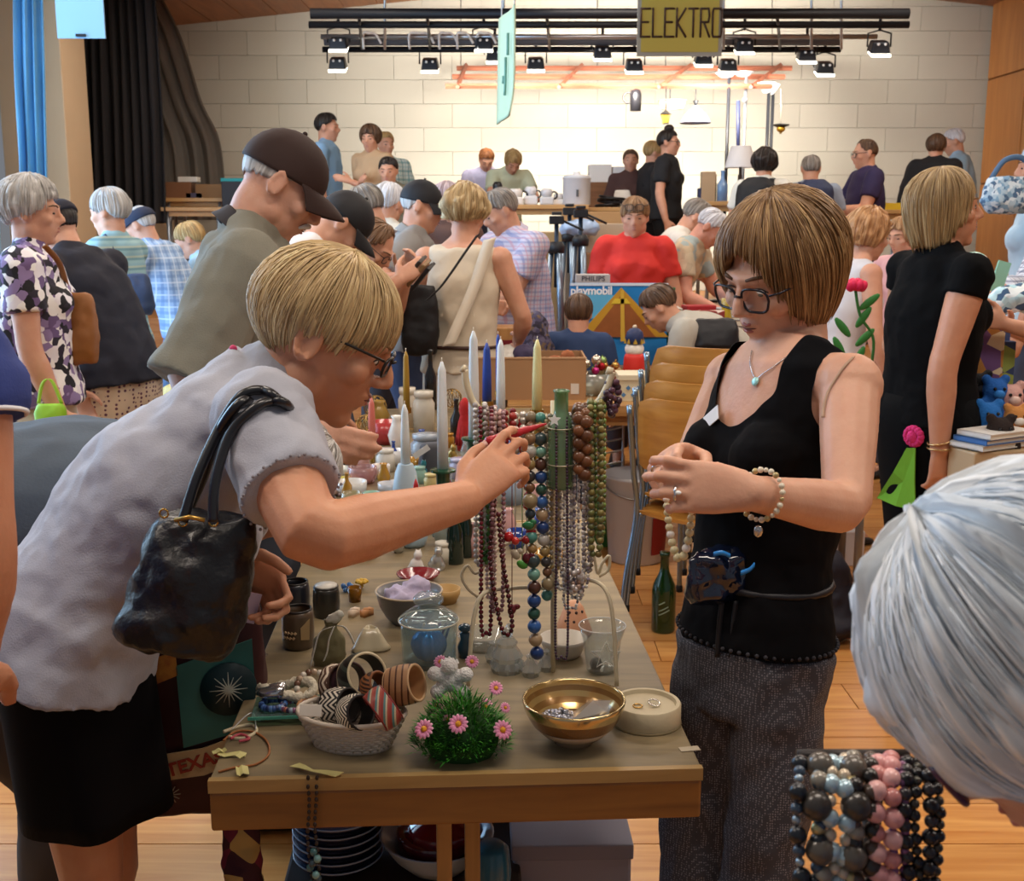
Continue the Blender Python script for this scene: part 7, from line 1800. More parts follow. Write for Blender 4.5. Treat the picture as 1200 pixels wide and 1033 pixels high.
def bott(s, h): return [(.001, 0), (s, 0), (s, h * .55), (s * .4, h * .72), (s * .36, h * .94), (s * .44, h * .95), (s * .44, h), (.001, h)]
# ------------------------------------------------------------------ far half of the stall: jars, tins, ornaments
for i, (px, py, kd, s, h, c, lb) in enumerate((
 (497, 505, jar, .04, .15, 'cfc8b8', 'tall cream jar with a black band'), (500, 545, jar, .05, .10, '9aa3ad', 'grey glass jar with a checked pattern'), (478, 500, jar, .035, .15, 'd8d0c0', 'tall beige canister'), (452, 520, cupp, .05, .08, 'b03a3a', 'red and white bangle dish'), (465, 528, vase, .03, .12, 'e6e2da', 'small white vase'), (445, 500, vase, .04, .10, 'a5843c', 'gold wire vase'), (505, 480, bott, .025, .25, '17181c', 'black glass bottle'), (535, 520, bott, .022, .16, '22201f', 'short black bottle'),
 (462, 545, cupp, .035, .05, 'dfe0e2', 'white enamel cup'), (452, 552, jar, .03, .07, 'e8e4da', 'white porcelain tin'), (425, 540, cupp, .03, .05, '3a4a8c', 'blue glass dish'), (408, 545, cupp, .04, .03, '1c2238', 'navy trinket dish'), (400, 570, cupp, .05, .02, 'd8cf6a', 'yellow saucer'), (388, 578, cupp, .05, .02, 'd9b8b4', 'pink saucer'), (412, 580, cupp, .045, .04, 'd9d6d0', 'white oval dish'), (446, 560, cupp, .03, .04, 'dad0c8', 'shell-coloured cup'), (538, 560, jar, .03, .06, 'c4bcd4', 'lilac lidded tin'), (548, 556, cupp, .025, .05, 'd8dade', 'small clear beaker'), (505, 575, jar, .02, .05, 'd5c080', 'brass pillbox'), (455, 580, cupp, .03, .035, 'cfcfd2', 'pale silver dish'), (600, 540, cupp, .04, .09, '5d7fb8', 'blue and white mug'), (612, 560, jar, .035, .07, '2c3f7c', 'blue patterned tin'), (575, 535, vase, .04, .13, 'd8dce2', 'white china vase'), (600, 590, jar, .03, .08, '9fb0c4', 'pale blue scent bottle'), (640, 560, vase, .03, .10, 'c9c0b0', 'stoneware bud vase'), (560, 600, cupp, .03, .06, '7f8f9a', 'smoky glass beaker'), (520, 640, vase, .028, .09, '8f9a94', 'grey green bud vase'), (395, 560, cupp, .045, .03, 'b5b5a8', 'pewter ashtray'))):
 p = onz(px, py, TZ)
 g_lathe(p, kd(s, h), M(c, .25, .0, coat=.4, var=.08, scale=20), 'vase' if kd is vase else 'jar' if kd is jar else 'bottle' if kd is bott else 'dish', lb + ' on the far half of the stall', 'vase' if kd is vase else 'jar' if kd is jar else 'bottle' if kd is bott else 'dish', 22)
rnd = random.Random(77); KD = (('cup', cupp, .024, .045), ('dish', cupp, .038, .018), ('vase', vase, .02, .07), ('pot', jar, .02, .05), ('flask', bott, .014, .08))
CLS = (('clear', glass('eef4f6', .02, .25)), ('ruby', M('8c1420', .1, coat=.6)), ('silver', M('c4c6ca', .12, .9)), ('ivory', M('e0d8c6', .3)), ('rose', M('d8a8a4', .2, coat=.5)), ('cobalt', M('22408c', .12, coat=.6)), ('honey', M('b8862c', .15, coat=.5)), ('mint', M('9cc4b4', .2, coat=.5)))
for i in range(40):
 c, mt = CLS[i % 8]; nm, fn, s, h = KD[i % 5]; p = tpt(-.29 + .088 * (i % 7) + rnd.uniform(-.02, .02), 1.02 + .255 * (i // 7) + .05 * (i % 3) + rnd.uniform(-.03, .03))
 g_lathe(p, fn(s, h), mt, 'small_' + nm, 'little %s %s among the trinkets of the crowded second table' % (c, nm), nm, 18)
# gold wire ball ornaments
for i, (px, py, r_) in enumerate(((440, 490, .045), (430, 508, .035), (530, 478, .04))):
 p = onz(px, py, TZ) + V((0, 0, r_)); b = MB()
 for k in range(9): a = k * pi / 9; b.torus(p, r_, .0016, (cos(a), sin(a), .3 * sin(3 * a)), 28, 5)
 solo(b, 'wire_ball', M('b08f52', .25, .85), ['large gold wire ball behind the pink candle', 'smaller gold wire ball under the woman\'s chin', 'gold wire ball behind the tall white taper'][i], 'ornament')
rnd = random.Random(31); b = MB()
p = onz(548, 492, TZ)
for i in range(40): a = rnd.uniform(0, 6.28); r_ = rnd.uniform(0, .06); b.ell(p + V((r_ * cos(a), r_ * sin(a), .01 + rnd.uniform(0, .05) * (1 - r_ / .07))), rnd.uniform(.006, .011), n=7, k=5, mi=i % 4)
solo(b, 'bead_heap', [M('b9a878', .2, .7), M('3a4a7c', .2), M('d8d4d0', .2, .5), M('7a2a3a', .3)], 'heap of tangled beads and chains at the far end of the stall', 'beads')
# ------------------------------------------------------------------ under the main table
p = onz(355, 1010, .36); p = V((-.30, 1.95, 0)); g_box((-.2, 2.0, 0), .42, .34, .36, M('3a2a22', .8, var=.2, scale=6), 'wooden_crate', 'dark wooden crate standing under the front of the table', 'crate', .05)
for i in range(6):
 b = MB(); q = V((-.315, 1.92, .362 + i * .0165)); b.lathe([(.001, 0), (.05, 0), (.078, .012), (.082, .017), (.079, .0185), (.05, .006), (.001, .005)], 36, q); T = thing('dinner_plate', ['bottom', 'second', 'third', 'fourth', 'fifth', 'top'][i] + ' blue plate of the stack under the table', 'plate', q, 'stacked blue plates'); b.build('plate_body', M('26344f', .25, coat=.5), T)
 b = MB(); b.torus(q + V((0, 0, .0178)), .0808, .0014, (0, 0, 1), 36, 5); b.build('white_rim', M('9fb0c8', .3), T)
q = V((-.135, 1.90, .362)); WBl = thing('wash_bowl', 'wide white bowl with a blue inside under the table', 'bowl', q)
b = MB(); b.lathe([(.001, 0), (.05, 0), (.08, .03), (.100, .062), (.103, .066), (.097, .064), (.075, .032), (.045, .008), (.001, .006)], 40, q); b.build('bowl_body', M('9fb1c9', .3, coat=.4), WBl)
q2 = q + V((.0, 0, .018)); RP = thing('casserole', 'dark red lidded casserole sitting in the white bowl', 'pot', q2); b = MB(); b.lathe([(.001, 0), (.05, 0), (.068, .02), (.072, .05), (.069, .052), (.001, .052)], 36, q2); b.build('pot_body', M('5c1016', .15, coat=.7), RP)
b = MB(); b.lathe([(.071, .052), (.06, .066), (.034, .08), (.030, .10), (.026, .11), (.001, .112)], 32, q2 + V((.012, 0, 0))); b.build('pot_lid', M('6e141a', .15, coat=.7), RP)
b = MB(); b.lathe([(.001, 0), (.03, 0), (.034, .05), (.03, .09), (.02, .1), (.001, .1)], 24, V((-.035, 1.80, .362))); solo(b, 'ceramic_mug', M('2f6f8c', .3, coat=.4), 'teal blue ceramic mug beside the red casserole', 'mug')
g_box((.105, 2.06, 0), .215, .3, .392, M('9a98a6', .7), 'storage_box', 'pale grey storage box with a drawer under the table', 'box', .03, M('8d8b9a', .7))
b = MB(); b.tube([V((-.43, 1.72, .62)), V((-.435, 1.70, .5)), V((-.425, 1.69, .32)), V((-.43, 1.70, .2))], [.02, .03, .028, .012], 12); SCf = solo(b, 'patterned_scarf', blotch(['6a1436', 'b59a5c', '3a1022', '8c2a4a'], 30), 'purple and gold patterned scarf hanging under the left table corner', 'scarf'); organic(SCf, .006, 1, .03, .05)
g_box((-.33, 2.35, 0), .24, .3, .50, M('a07f5c', .8), 'cardboard_box', 'plain brown cardboard box behind the plates under the table', 'box', .1)
# ------------------------------------------------------------------ printed tote bag at the left of the table
c = at(236, 812, 1.92); TT = thing('tote_bag', 'dark red printed tote bag with a teal map and lettering band', 'bag', c - V((0, 0, .2))); Rt = rotz(rad(14))
b = MB(); b.ring_loft([(c + V((0, 0, z)), Rt @ V((w_, 0, 0)), Rt @ V((0, d_, 0))) for z, w_, d_ in ((-.205, .095, .03), (-.19, .108, .055), (-.08, .112, .06), (.06, .108, .05), (.15, .10, .03), (.175, .095, .015))], 28, sup=3.4); o = b.build('bag_body', M('3a0f12', .6, var=.2, scale=8), TT); organic(o, .006, 2, .012, .07)
def TF(u, v_, off=.066): return c + Rt @ V((u, -off, v_))
def patch(poly, mat, name, off=.064, th=.003): b = MB(); b.prism([TF(u, v_, off) for u, v_ in poly], Rt @ V((0, -th, 0))); return b.build(name, mat, TT, sm=0)
patch([(-.035, .075), (.085, .11), (.088, -.04), (-.03, -.065)], M('2c6a66', .6, var=.25, scale=20), 'teal_panel')
patch([(-.09, .085), (-.035, .10), (-.032, .06), (-.09, .04)], M('b0782c', .6, col2='7a2a1a', scale=30), 'sunset_panel')
b = MB(); b.lathe([(.001, 0), (.045, 0), (.045, .003), (.001, .003)], 28); b.v = [tuple(TF(.045 + x, .03 + y, .068) + Rt @ V((0, -z, 0))) for x, y, z in b.v]; b.build('compass_disc', M('12343c', .5), TT)
b = MB()
for i in range(8): t = i * pi / 8; r_ = .03 if i % 2 == 0 else .022; b.tube([TF(.045 - r_ * cos(t), .03 - r_ * sin(t), .073), TF(.045, .03, .074), TF(.045 + r_ * cos(t), .03 + r_ * sin(t), .073)], [.0004, .0018, .0004], 5)
b.build('compass_star', M('c9d2c4', .5), TT)
patch([(-.105, -.075), (.0, -.068), (.10, -.040), (.10, -.085), (.0, -.115), (-.105, -.118)], M('b8a27a', .6, var=.1, scale=30), 'lettering_band', .066)
tm = text_mesh('TEXAS', .031, .0012, 0, .0008, 1.0)
Mx = Matrix.Translation(TF(-.014, -.092, .0705)) @ rotz(rad(14)).to_4x4() @ roty(rad(-11)).to_4x4() @ Matrix.Rotation(pi / 2, 4, 'X')
xf(tm, Mx); tm.build('lettering', M('8c2a18', .6), TT, sm=0)
b = MB()
for i in range(6): t = i * pi / 6; b.tube([TF(-.055 - .016 * cos(t), -.145 - .016 * sin(t), .064), TF(-.055 + .016 * cos(t), -.145 + .016 * sin(t), .064)], .0009, 4)
b.build('small_star', M('8a7a68', .6), TT)
for sx in (-.05, .06):
 b = MB(); b.ribbon(bez([TF(sx, .15, .03), TF(sx * .8, .20, .02), TF(.03, .235, .0), TF(.05, .25, -.01)], 6), Rt @ V((.02, 0, 0)), .003); b.build('handle', M('3a0f12', .6), TT)
# ------------------------------------------------------------------ floor goods right of the table
q = onz(777, 739, 0); GBf = thing('beer_bottle', 'green glass bottle standing on the wooden floor', 'bottle', q); hh = .305
b = MB(); b.lathe([(.001, 0), (.042, 0), (.045, .008), (.045, hh * .52), (.040, hh * .60), (.020, hh * .74), (.0165, hh * .80), (.0165, hh * .94), (.019, hh * .945), (.019, hh), (.001, hh)], 32, q); b.build('bottle_body', M('123c14', .08, trans=.35, coat=.6), GBf)
b = MB()
for zz, w_ in ((.10, .8), (.085, .9), (.125, .5)): b.tube([q + V((.0462 * cos(t), .0462 * sin(t), zz + .02 * sin((t + 1.6) * 1.3))) for t in [-2.1 + .12 * i * w_ for i in range(9)]], .0022, 5)
b.build('white_lettering', M('8fa08a', .5), GBf)
q = onz(745, 655, 0); BU = thing('plastic_bucket', 'white plastic bucket with a red label standing under the cross table', 'bucket', q)
b = MB(); b.lathe([(.001, 0), (.12, 0), (.125, .01), (.15, .38), (.156, .385), (.156, .40), (.147, .40), (.12, .02), (.001, .015)], 32, q); b.build('pail', M('c9ccd2', .45, alpha=1), BU)
b = MB(); b.loft([[q + V(((.133 + .06 * z) * cos(t), (.133 + .06 * z) * sin(t), z)) for t in [-1.15 + .1 * i for i in range(8)]] + [q + V(((.128 + .06 * z) * cos(t), (.128 + .06 * z) * sin(t), z)) for t in [-1.15 + .1 * i for i in range(7, -1, -1)]] for z in (.05, .22)]); b.build('red_label', M('8c2020', .5), BU, sm=0)
b = MB(); b.tube([q + V((.155 * cos(t), .155 * sin(t), .37 - .06 * sin(t + pi))) for t in [pi + pi * i / 12 for i in range(13)]], .004, 6); b.build('wire_handle', M('9a9a9a', .3, .8), BU)
def chair(label, loc, rz, group=None):
 T = thing('stacking_chair', label, 'chair', (0, 0, 0), group); pm = wood('b57a34', 'cf9648', 0, 3, .35, 10, .3)
 b = MB(); rings = []
 for y, z in ((-.20, .43), (-.1, .445), (.05, .44), (.17, .43), (.2, .415)): rings.append([V((x * (1 - .05 * abs(y)), y, z + .02 * (abs(x) / .2) ** 2 - .01)) for x in (-.2, -.1, 0, .1, .2)] + [V((x * (1 - .05 * abs(y)), y, z - .012 + .02 * (abs(x) / .2) ** 2 - .01)) for x in (.2, .1, 0, -.1, -.2)])
 b.loft(rings); b.build('seat', pm, T, local=True, sharp=50)
 b = MB(); rings = []
 for z, w_, y in ((.60, .17, -.235), (.62, .19, -.24), (.70, .2, -.255), (.80, .195, -.27), (.86, .17, -.28), (.875, .13, -.283)): rings.append([V((x * w_, y + .03 * x * x, z)) for x in (-1, -.5, 0, .5, 1)] + [V((x * w_, y + .012 + .03 * x * x, z)) for x in (1, .5, 0, -.5, -1)])
 b.loft(rings); b.build('backrest', pm, T, local=True, sharp=50)
 st = M('8fa3b5', .22, .9)
 for k in (-1, 1):
  b = MB(); b.tube(bez([V((k * .19, -.30, .85)), V((k * .19, -.255, .6)), V((k * .19, -.22, .44)), V((k * .2, -.28, .2)), V((k * .205, -.31, .0))], 5), .011, 8); b.build('rear_leg', st, T, local=True)
  b = MB(); b.tube(bez([V((k * .19, -.2, .42)), V((k * .19, .16, .42)), V((k * .195, .2, .38)), V((k * .205, .23, .0))], 5), .011, 8); b.build('front_leg', st, T, local=True)
  for y in (-.31, .23):
   b = MB(); b.lathe([(.001, 0), (.014, 0), (.014, .025), (.001, .026)], 10, V((k * .205, y, -.002))); b.build('rubber_foot', M('141414', .7), T, local=True)
 b = MB(); b.tube([V((-.19, .12, .42)), V((.19, .12, .42))], .009, 8); b.build('cross_tube', st, T, local=True)
 T.location = loc; T.rotation_euler = (0, 0, rz); return T
cb = onz(812, 735, 0); ch0 = chair('wooden stacking chair, nearest of the stack behind the tank top woman', (cb.x + .06, cb.y + .12, .003), rad(-32), 'stacked plywood chairs')
for i in range(1, 4): dup(ch0, V((cb.x + .06, cb.y + .12, .003 + .06 * i)) + rotz(rad(-32)) @ V((0, .045 * i, 0)), rad(-32), ['', 'second chair of the wooden stack, counted from the front', 'third chair of the wooden stack, counted from the front', 'rearmost chair of the wooden stack'][i])
b = MB(); q = onz(712, 560, 0); q = V((.42, 5.35, .0))
RK = thing('wire_rack', 'white wire rack standing under the cross table', 'rack', q)
for i in range(6): b = MB(); b.tube(bez([q + V((-.10, 0, .28 + i * .055)), q + V((0, -.02, .268 + i * .055)), q + V((.10, 0, .28 + i * .055))], 5), .004, 6); b.build('wire', M('cfcfd0', .4, .3), RK)
for sx in (-.105, .105): b = MB(); b.tube([q + V((sx, 0, 0)), q + V((sx, 0, .62))], .006, 6); b.build('upright', M('cfcfd0', .4, .3), RK)
g_box(V((.52, 5.36, 0)), .3, .25, .22, M('2f7d3a', .5), 'plastic_crate', 'green plastic crate on the floor under the cross table', 'crate')
# ------------------------------------------------------------------ cross table and its goods
g_table(-.02, 1.5, 4.84, 5.48, .74, 'light wooden table standing across the hall behind the stall', '9a6a34', 0., '7d7f84', th=.05)
p = onY(622, 457, 5.14); p.z = .74; CBx = thing('cardboard_box', 'open brown cardboard box on the cross table', 'box', p); w_ = .47; h_ = .185
for dx, dy, sx, sy in ((0, -.15, w_, .008), (0, .15, w_, .008), (-w_ / 2, 0, .008, .3), (w_ / 2, 0, .008, .3)):
 b = MB(); b.box(p + V((dx, dy, h_ / 2)), (sx, sy, h_)); b.build('side_panel', M('a9825c', .8, var=.08, scale=5), CBx, sm=0)
b = MB(); b.box(p + V((0, 0, .004)), (w_, .3, .008)); b.build('bottom_panel', M('9a7550', .8), CBx, sm=0)
b = MB(); b.box(p + V((.19, -.155, .05)), (.035, .002, .045)); b.build('price_label', M('d8d2c8', .6), CBx, sm=0)
b = MB(); b.box(p + V((0, -.15, h_)), (w_, .012, .006)); b.build('top_edge', M('c49e78', .8), CBx, sm=0)
rnd = random.Random(5)
for i, (dx, c, lb) in enumerate(((-.12, 'd8d4cc', 'white stuffed cloth in the brown cardboard box'), (.0, '3d3552', 'dark knitted scarf heaped in the brown cardboard box'), (.14, 'a86a48', 'copper wire ornament in the brown cardboard box'))):
 b = MB(); q = p + V((dx, 0, .10))
 for k in range(7): b.ell(q + V((rnd.uniform(-.05, .05), rnd.uniform(-.06, .06), rnd.uniform(0, .08))), rnd.uniform(.035, .06))
 o = solo(b, 'cloth_bundle', M(c, .8, .0 if i < 2 else .6, var=.3, scale=40), lb, 'cloth'); organic(o, .008, 1, .03, .03)
# tinsel bowl
p = onY(692, 455, 5.15); p.z = .74; TBW = g_lathe(p, cupp(.09, .10), glass('dfe6e2', .03, .3), 'glass_bowl', 'clear glass bowl of foil baubles on the cross table', 'bowl', 28)
for i in range(30):
 a = rnd.uniform(0, 6.28); r_ = sqrt(rnd.random()) * .12; z = .02 + rnd.uniform(0, .10) + .1 * (1 - r_ / .13)
 q = p + V((r_ * cos(a) + .0, r_ * sin(a) * .7, z)); b = MB(); k = i % 5
 b.ell(q, rnd.uniform(.014, .024), n=10, k=7)
 b.lathe([(.004, .016), (.004, .026), (.001, .027)], 8, q)
 solo(b, 'foil_bauble', [M('c9a25c', .15, .9), M('b5307a', .15, .7), M('d8d0c4', .12, .9), M('a8202c', .15, .7), M('7f9a5c', .2, .7)][k], 'small ' + ['gold', 'pink', 'silver', 'red', 'pale green'][k] + ' foil bauble in the heap on the cross table', 'bauble', None, ['gold', 'pink', 'silver', 'red', 'pale green'][k] + ' foil baubles in the heap')
# box with blue diamonds
p = onY(762, 458, 5.02); p.z = .74; DB = thing('patterned_box', 'cream box with rows of blue diamonds on the cross table', 'box', p); b = MB(); b.box(p + V((0, 0, .055)), (.29, .16, .11)); b.build('box_body', M('d5cdb0', .6), DB, sm=0, bevel=.004)
for r_ in range(2):
 for k in range(7):
  q = p + V((-.125 + k * .0415 + (r_ * .02), -.081, .03 + .03 * r_)); b = MB(); s_ = .011; b.prism([q + V((s_, 0, 0)), q + V((0, 0, s_)), q + V((-s_, 0, 0)), q + V((0, 0, -s_))], V((0, -.002, 0))); b.build('blue_diamond', M('4f7fae', .6), DB, sm=0)
b = MB(); b.box(p + V((0, 0, .105)), (.3, .17, .025)); b.build('lid', M('ded7be', .6), DB, sm=0, bevel=.003)
# nutcracker
p = onY(743, 430, 5.22); p.z = .74; NC = thing('nutcracker_figure', 'red and white wooden nutcracker figure with a blue crown', 'figurine', p); k = K(onY(743, 430, 5.22))
b = MB(); b.lathe([(.001, 0), (.05, 0), (.052, .01), (.047, .10), (.04, .118), (.001, .12)], 24, p + V((0, 0, .06))); b.build('red_coat', M('c8281e', .5), NC)
b = MB(); b.lathe([(.001, 0), (.056, 0), (.056, .06), (.001, .06)], 24, p); b.build('base', M('8c1c18', .5), NC)
b = MB(); b.ell(p + V((0, 0, .20)), (.044, .042, .036)); b.build('white_beard', M('e6e2dc', .8), NC)
b = MB(); b.lathe([(.001, 0), (.038, 0), (.042, .03), (.036, .055), (.02, .07), (.001, .075)], 24, p + V((0, 0, .222))); b.build('crown', M('1f2f5c', .5), NC)
b = MB()
for i in range(8): t = i * pi / 4; b.lathe([(.010, 0), (.0005, .035)], 4, p + V((.038 * cos(t), .038 * sin(t), .225)))
b.build('gold_points', M('c9a23c', .3, .6), NC, sm=0)
b = MB(); b.ell(p + V((0, 0, .30)), .010); b.build('pompon', M('d8c8b0', .7), NC)
for i, (px, c, lb) in enumerate(((724, 'b59a6c', 'small tan wooden angel beside the nutcracker'), (703, 'cdb892', 'small cream wooden angel left of the nutcracker'), (800, '6f5a3a', 'brown carved wooden bird near the young man'), (822, '8a5a3a', 'reddish carved figure at the end of the cross table'), (786, 'c4a878', 'pale carved sheep on the cross table'))):
 p = onY(px, 440, 5.2); p.z = .74; b = MB(); b.lathe([(.001, 0), (.026, 0), (.022, .05), (.012, .085), (.001, .09)], 16, p); b.ell(p + V((0, 0, .10)), .018); b.ell(p + V((.016, 0, .06)), (.016, .006, .022)); b.ell(p + V((-.016, 0, .06)), (.016, .006, .022)); solo(b, 'carved_figure', M(c, .6), lb, 'figurine', p)
b = MB(); p = onY(830, 455, 5.1); p.z = .74; g_box(p, .2, .14, .06, M('9a7a4c', .6), 'wooden_box', 'flat wooden box at the right end of the cross table', 'box')
# wooden bookcase and red cloth behind the cream woman
g_box(V((-.05, 5.72, 0)), .22, .2, 1.0, wood('9a6c3a', 'b2824a', 2, 3, .5), 'cabinet', 'light wooden cabinet with a dark red opening behind the stall', 'cabinet')
b = MB(); b.box((-.05, 5.615, .82), (.16, .01, .24)); b.build('red_panel', M('6d1420', .6), [o for o in bpy.data.objects if o.get('label', '').startswith('light wooden cabinet')][0], sm=0)
p = V((.10, 5.66, 0)); KN = MB(); KN.lathe([(.001, 0), (.15, 0), (.15, .6), (.13, .8), (.09, .95), (.06, 1.05), (.02, 1.08), (.001, 1.08)], 28, p); o = solo(KN, 'knitted_blanket', blotch(['2f2b40', '4a4664', '5f5a74', '24202f', '6d5a48'], 60), 'dark blue speckled knitted blanket heaped in a tall pile', 'blanket', p); organic(o, .014, 2, .05, .06)
# ------------------------------------------------------------------ second cross table with the toy box and books
g_table(.22, 1.85, 6.15, 6.75, .74, 'long table in the middle of the hall carrying the toy box and books', '8a5a34')
Y = 6.25; a = onY(668, 400, Y); c2 = onY(783, 333, Y); W_ = c2.x - a.x; H_ = c2.z - .74; cx = (a.x + c2.x) / 2
TB2 = thing('toy_box', 'large blue toy carton with a yellow pyramid picture on the hall table', 'box', (cx, Y, .74))
b = MB(); b.box((cx, Y + .06, .74 + H_ / 2), (W_, .12, H_)); b.build('carton', M('1f7fc4', .45), TB2, sm=0, bevel=.003)
def fp(px, py, off=.003): q = onY(px, py, Y); return V((q.x, Y - off, q.z))
def fpatch(pts, mat, name, off=.003): b = MB(); b.prism([fp(x, y, off) for x, y in pts], V((0, -.002, 0))); return b.build(name, mat, TB2, sm=0)
fpatch([(669, 345), (700, 341), (740, 352), (700, 372), (669, 380)], M('5fb4dc', .5), 'sky_swirl')
fpatch([(728, 337), (783, 395), (676, 395)], M('c9972c', .5), 'pyramid_edge', .006)
fpatch([(728, 346), (768, 395), (690, 395)], M('9a5a2c', .5, var=.3, scale=20), 'pyramid_inside', .009)
fpatch([(727, 340), (731, 340), (732, 400), (727, 400)], M('d8b040', .5), 'pyramid_ridge', .012)
fpatch([(720, 350), (734, 350), (739, 356), (716, 356)], M('e2c23a', .5), 'pyramid_tip', .012)
fpatch([(668, 332), (783, 332), (783, 335), (668, 335)], M('d8e4ee', .5), 'top_edge', .004)
b = MB(); b.lathe([(.001, 0), (.040, 0), (.040, .002), (.001, .002)], 4); q = fp(769, 343, .004); b.v = [tuple(q + V((x, -z, y))) for x, y, z in b.v]; b.build('emblem_diamond', M('d8dde4', .5), TB2, sm=0)
b = MB(); b.lathe([(.001, 0), (.028, 0), (.028, .002), (.001, .002)], 4); q = fp(769, 343, .007); b.v = [tuple(q + V((x, -z, y))) for x, y, z in b.v]; b.build('emblem_centre', M('b5442c', .5), TB2, sm=0)
tm = text_mesh('playmobil', .062, .001, 0, .0016, .95); xf(tm, Matrix.Translation(fp(693, 341, .006)) @ Matrix.Rotation(pi / 2, 4, 'X')); tm.build('lettering', M('f2f4f6', .5), TB2, sm=0)
p = onY(695, 331, 6.9); BX = thing('appliance_box', 'white carton with grey lettering standing behind the blue toy box', 'box', (p.x, 6.9, .74)); b = MB(); zt = onY(695, 322, 6.9).z; b.box((p.x, 6.95, (.74 + zt) / 2), (.2, .12, zt - .74)); b.build('carton', M('c4c2c0', .6), BX, sm=0)
tm = text_mesh('PHILIPS', .042, .001, 0, .0008, 1.05); xf(tm, Matrix.Translation(V((p.x, 6.888, onY(695, 327, 6.89).z))) @ Matrix.Rotation(pi / 2, 4, 'X')); tm.build('lettering', M('4a4c58', .6), BX, sm=0)
# books and boxes on the right part
for st, (px, yb, n, wd, cols) in enumerate(((778, 384, 7, .17, ['e4e2da', '4f7fae', 'd8d4ca', '8fb0cc', 'e8e4dc', '3f5f8c', 'cfcabc']), (862, 372, 3, .2, ['c9d2d6', 'dfe2e2', 'aab4ba']), (905, 372, 4, .18, ['a83a2c', 'd8c8a8', '6a4a3a', 'c9a25c']), (946, 368, 4, .2, ['8c2a24', 'cfc4a8', '3a5a4a', 'b5882c']))):
 base = onY(px, yb, 6.4); z = .74; nb = max(1, int((base.z - .74) / .034))
 nm = ['left', 'middle', 'third', 'right'][st]
 for i in range(nb + n):
  last = i >= nb; c = cols[(i - nb) % len(cols)] if last else ['6a5a4a', '8a7a64', '4f5a64'][i % 3]
  hgt = .034 if not last else .018
  g_book((base.x + random.uniform(-.008, .008), 6.4 + random.uniform(-.01, .01), z), wd, .22, hgt, c, 'book %s in the %s book stack on the hall table' % (['lowest', 'second from the bottom', 'third from the bottom', 'fourth from the bottom', 'fifth from the bottom', 'sixth from the bottom', 'seventh from the bottom', 'eighth from the bottom', 'ninth from the bottom', 'tenth from the bottom', 'eleventh from the bottom', 'twelfth from the bottom', 'thirteenth from the bottom', 'fourteenth from the bottom', 'fifteenth from the bottom', 'sixteenth from the bottom', 'seventeenth from the bottom'][i], nm), random.uniform(-.12, .12), group='books in the %s stack' % nm); z += hgt + .0006
p = onY(818, 385, 6.35); g_box((p.x, 6.35, .74), .17, .1, .32, M('a8232a', .5), 'red_box', 'bright red box standing among the books on the hall table', 'box', .2)
p = onY(832, 388, 6.25); g_box((p.x, 6.22, .74), .14, .05, .30, blotch(['c98a7c', 'e6d4c4', '8c2f2a'], 12), 'picture_book', 'picture book with a pink cover leaning by the red box', 'book', -.2)
q = onY(787, 362, 6.3); GB3 = g_lathe((q.x, 6.28, .74), bott(.034, .42), M('1a5a2c', .1, coat=.6), 'glass_bottle', 'green glass bottle standing beside the blue toy box', 'bottle', 24)
p = onY(846, 378, 6.3); g_lathe((p.x + .02, 6.3, .74 + .0), vase(.05, .36), M('b59a1f', .2, coat=.5), 'vase', 'yellow glass vase between the book stacks', 'vase', 24)
g_box((onY(868, 392, 6.25).x, 6.24, .74), .26, .09, .16, M('7a2a26', .6), 'dark_red_box', 'long dark red box in front of the middle book stack', 'box')
# tripods
def tripod(label, px, Y, zt, sp):
 c = onY(px, 300, Y); T = thing('camera_tripod', label, 'tripod', (c.x, Y, 0), 'camera tripods'); top = V((c.x, Y, zt))
 for i in range(3):
  t = -pi / 2 + .4 + i * 2 * pi / 3; f = V((c.x + sp * cos(t), Y + sp * sin(t), .0)); h_ = top.lerp(f, .5)
  b = MB(); b.tube([top + V((.03 * cos(t), .03 * sin(t), 0)), h_], .017, 8); b.build('upper_leg', M('8fa4b8', .3, .8), T)
  b = MB(); b.tube([h_, f], .011, 8); lo = b.build('lower_leg', M('5a6a78', .35, .7), T)
  b = MB(); b.lathe([(.001, 0), (.02, 0), (.015, .03), (.001, .03)], 10, f); b.build('rubber_foot', M('15151a', .7), lo)
  b = MB(); b.tube([h_ + V((0, 0, .03)), h_ - V((0, 0, .03))], .022, 8); b.build('leg_lock', M('1c2026', .5), T)
 b = MB(); b.tube([top - V((0, 0, .25)), top + V((0, 0, .14))], .014, 8); b.build('centre_column', M('2b3a4c', .4, .5), T)
 b = MB(); b.lathe([(.001, -.04), (.05, -.04), (.055, .0), (.035, .03), (.001, .03)], 14, top); b.build('shoulder', M('1c2026', .5), T)
 b = MB(); b.box(top + V((0, 0, .16)), (.09, .08, .05)); b.box(top + V((0, 0, .20)), (.06, .09, .02)); b.build('pan_head', M('191b20', .5), T, sm=0, bevel=.006)
 b = MB(); b.tube([top + V((.03, 0, .16)), top + V((.16, -.05, .10))], .008, 6); b.build('pan_handle', M('191b20', .5), T)
tripod('left silver camera tripod behind the toy box', 652, 7.2, 1.36, .16)
tripod('right silver camera tripod next to the other one', 680, 7.4, 1.40, .16)
tripod('rear camera tripod between the two front ones', 667, 7.9, 1.42, .15)
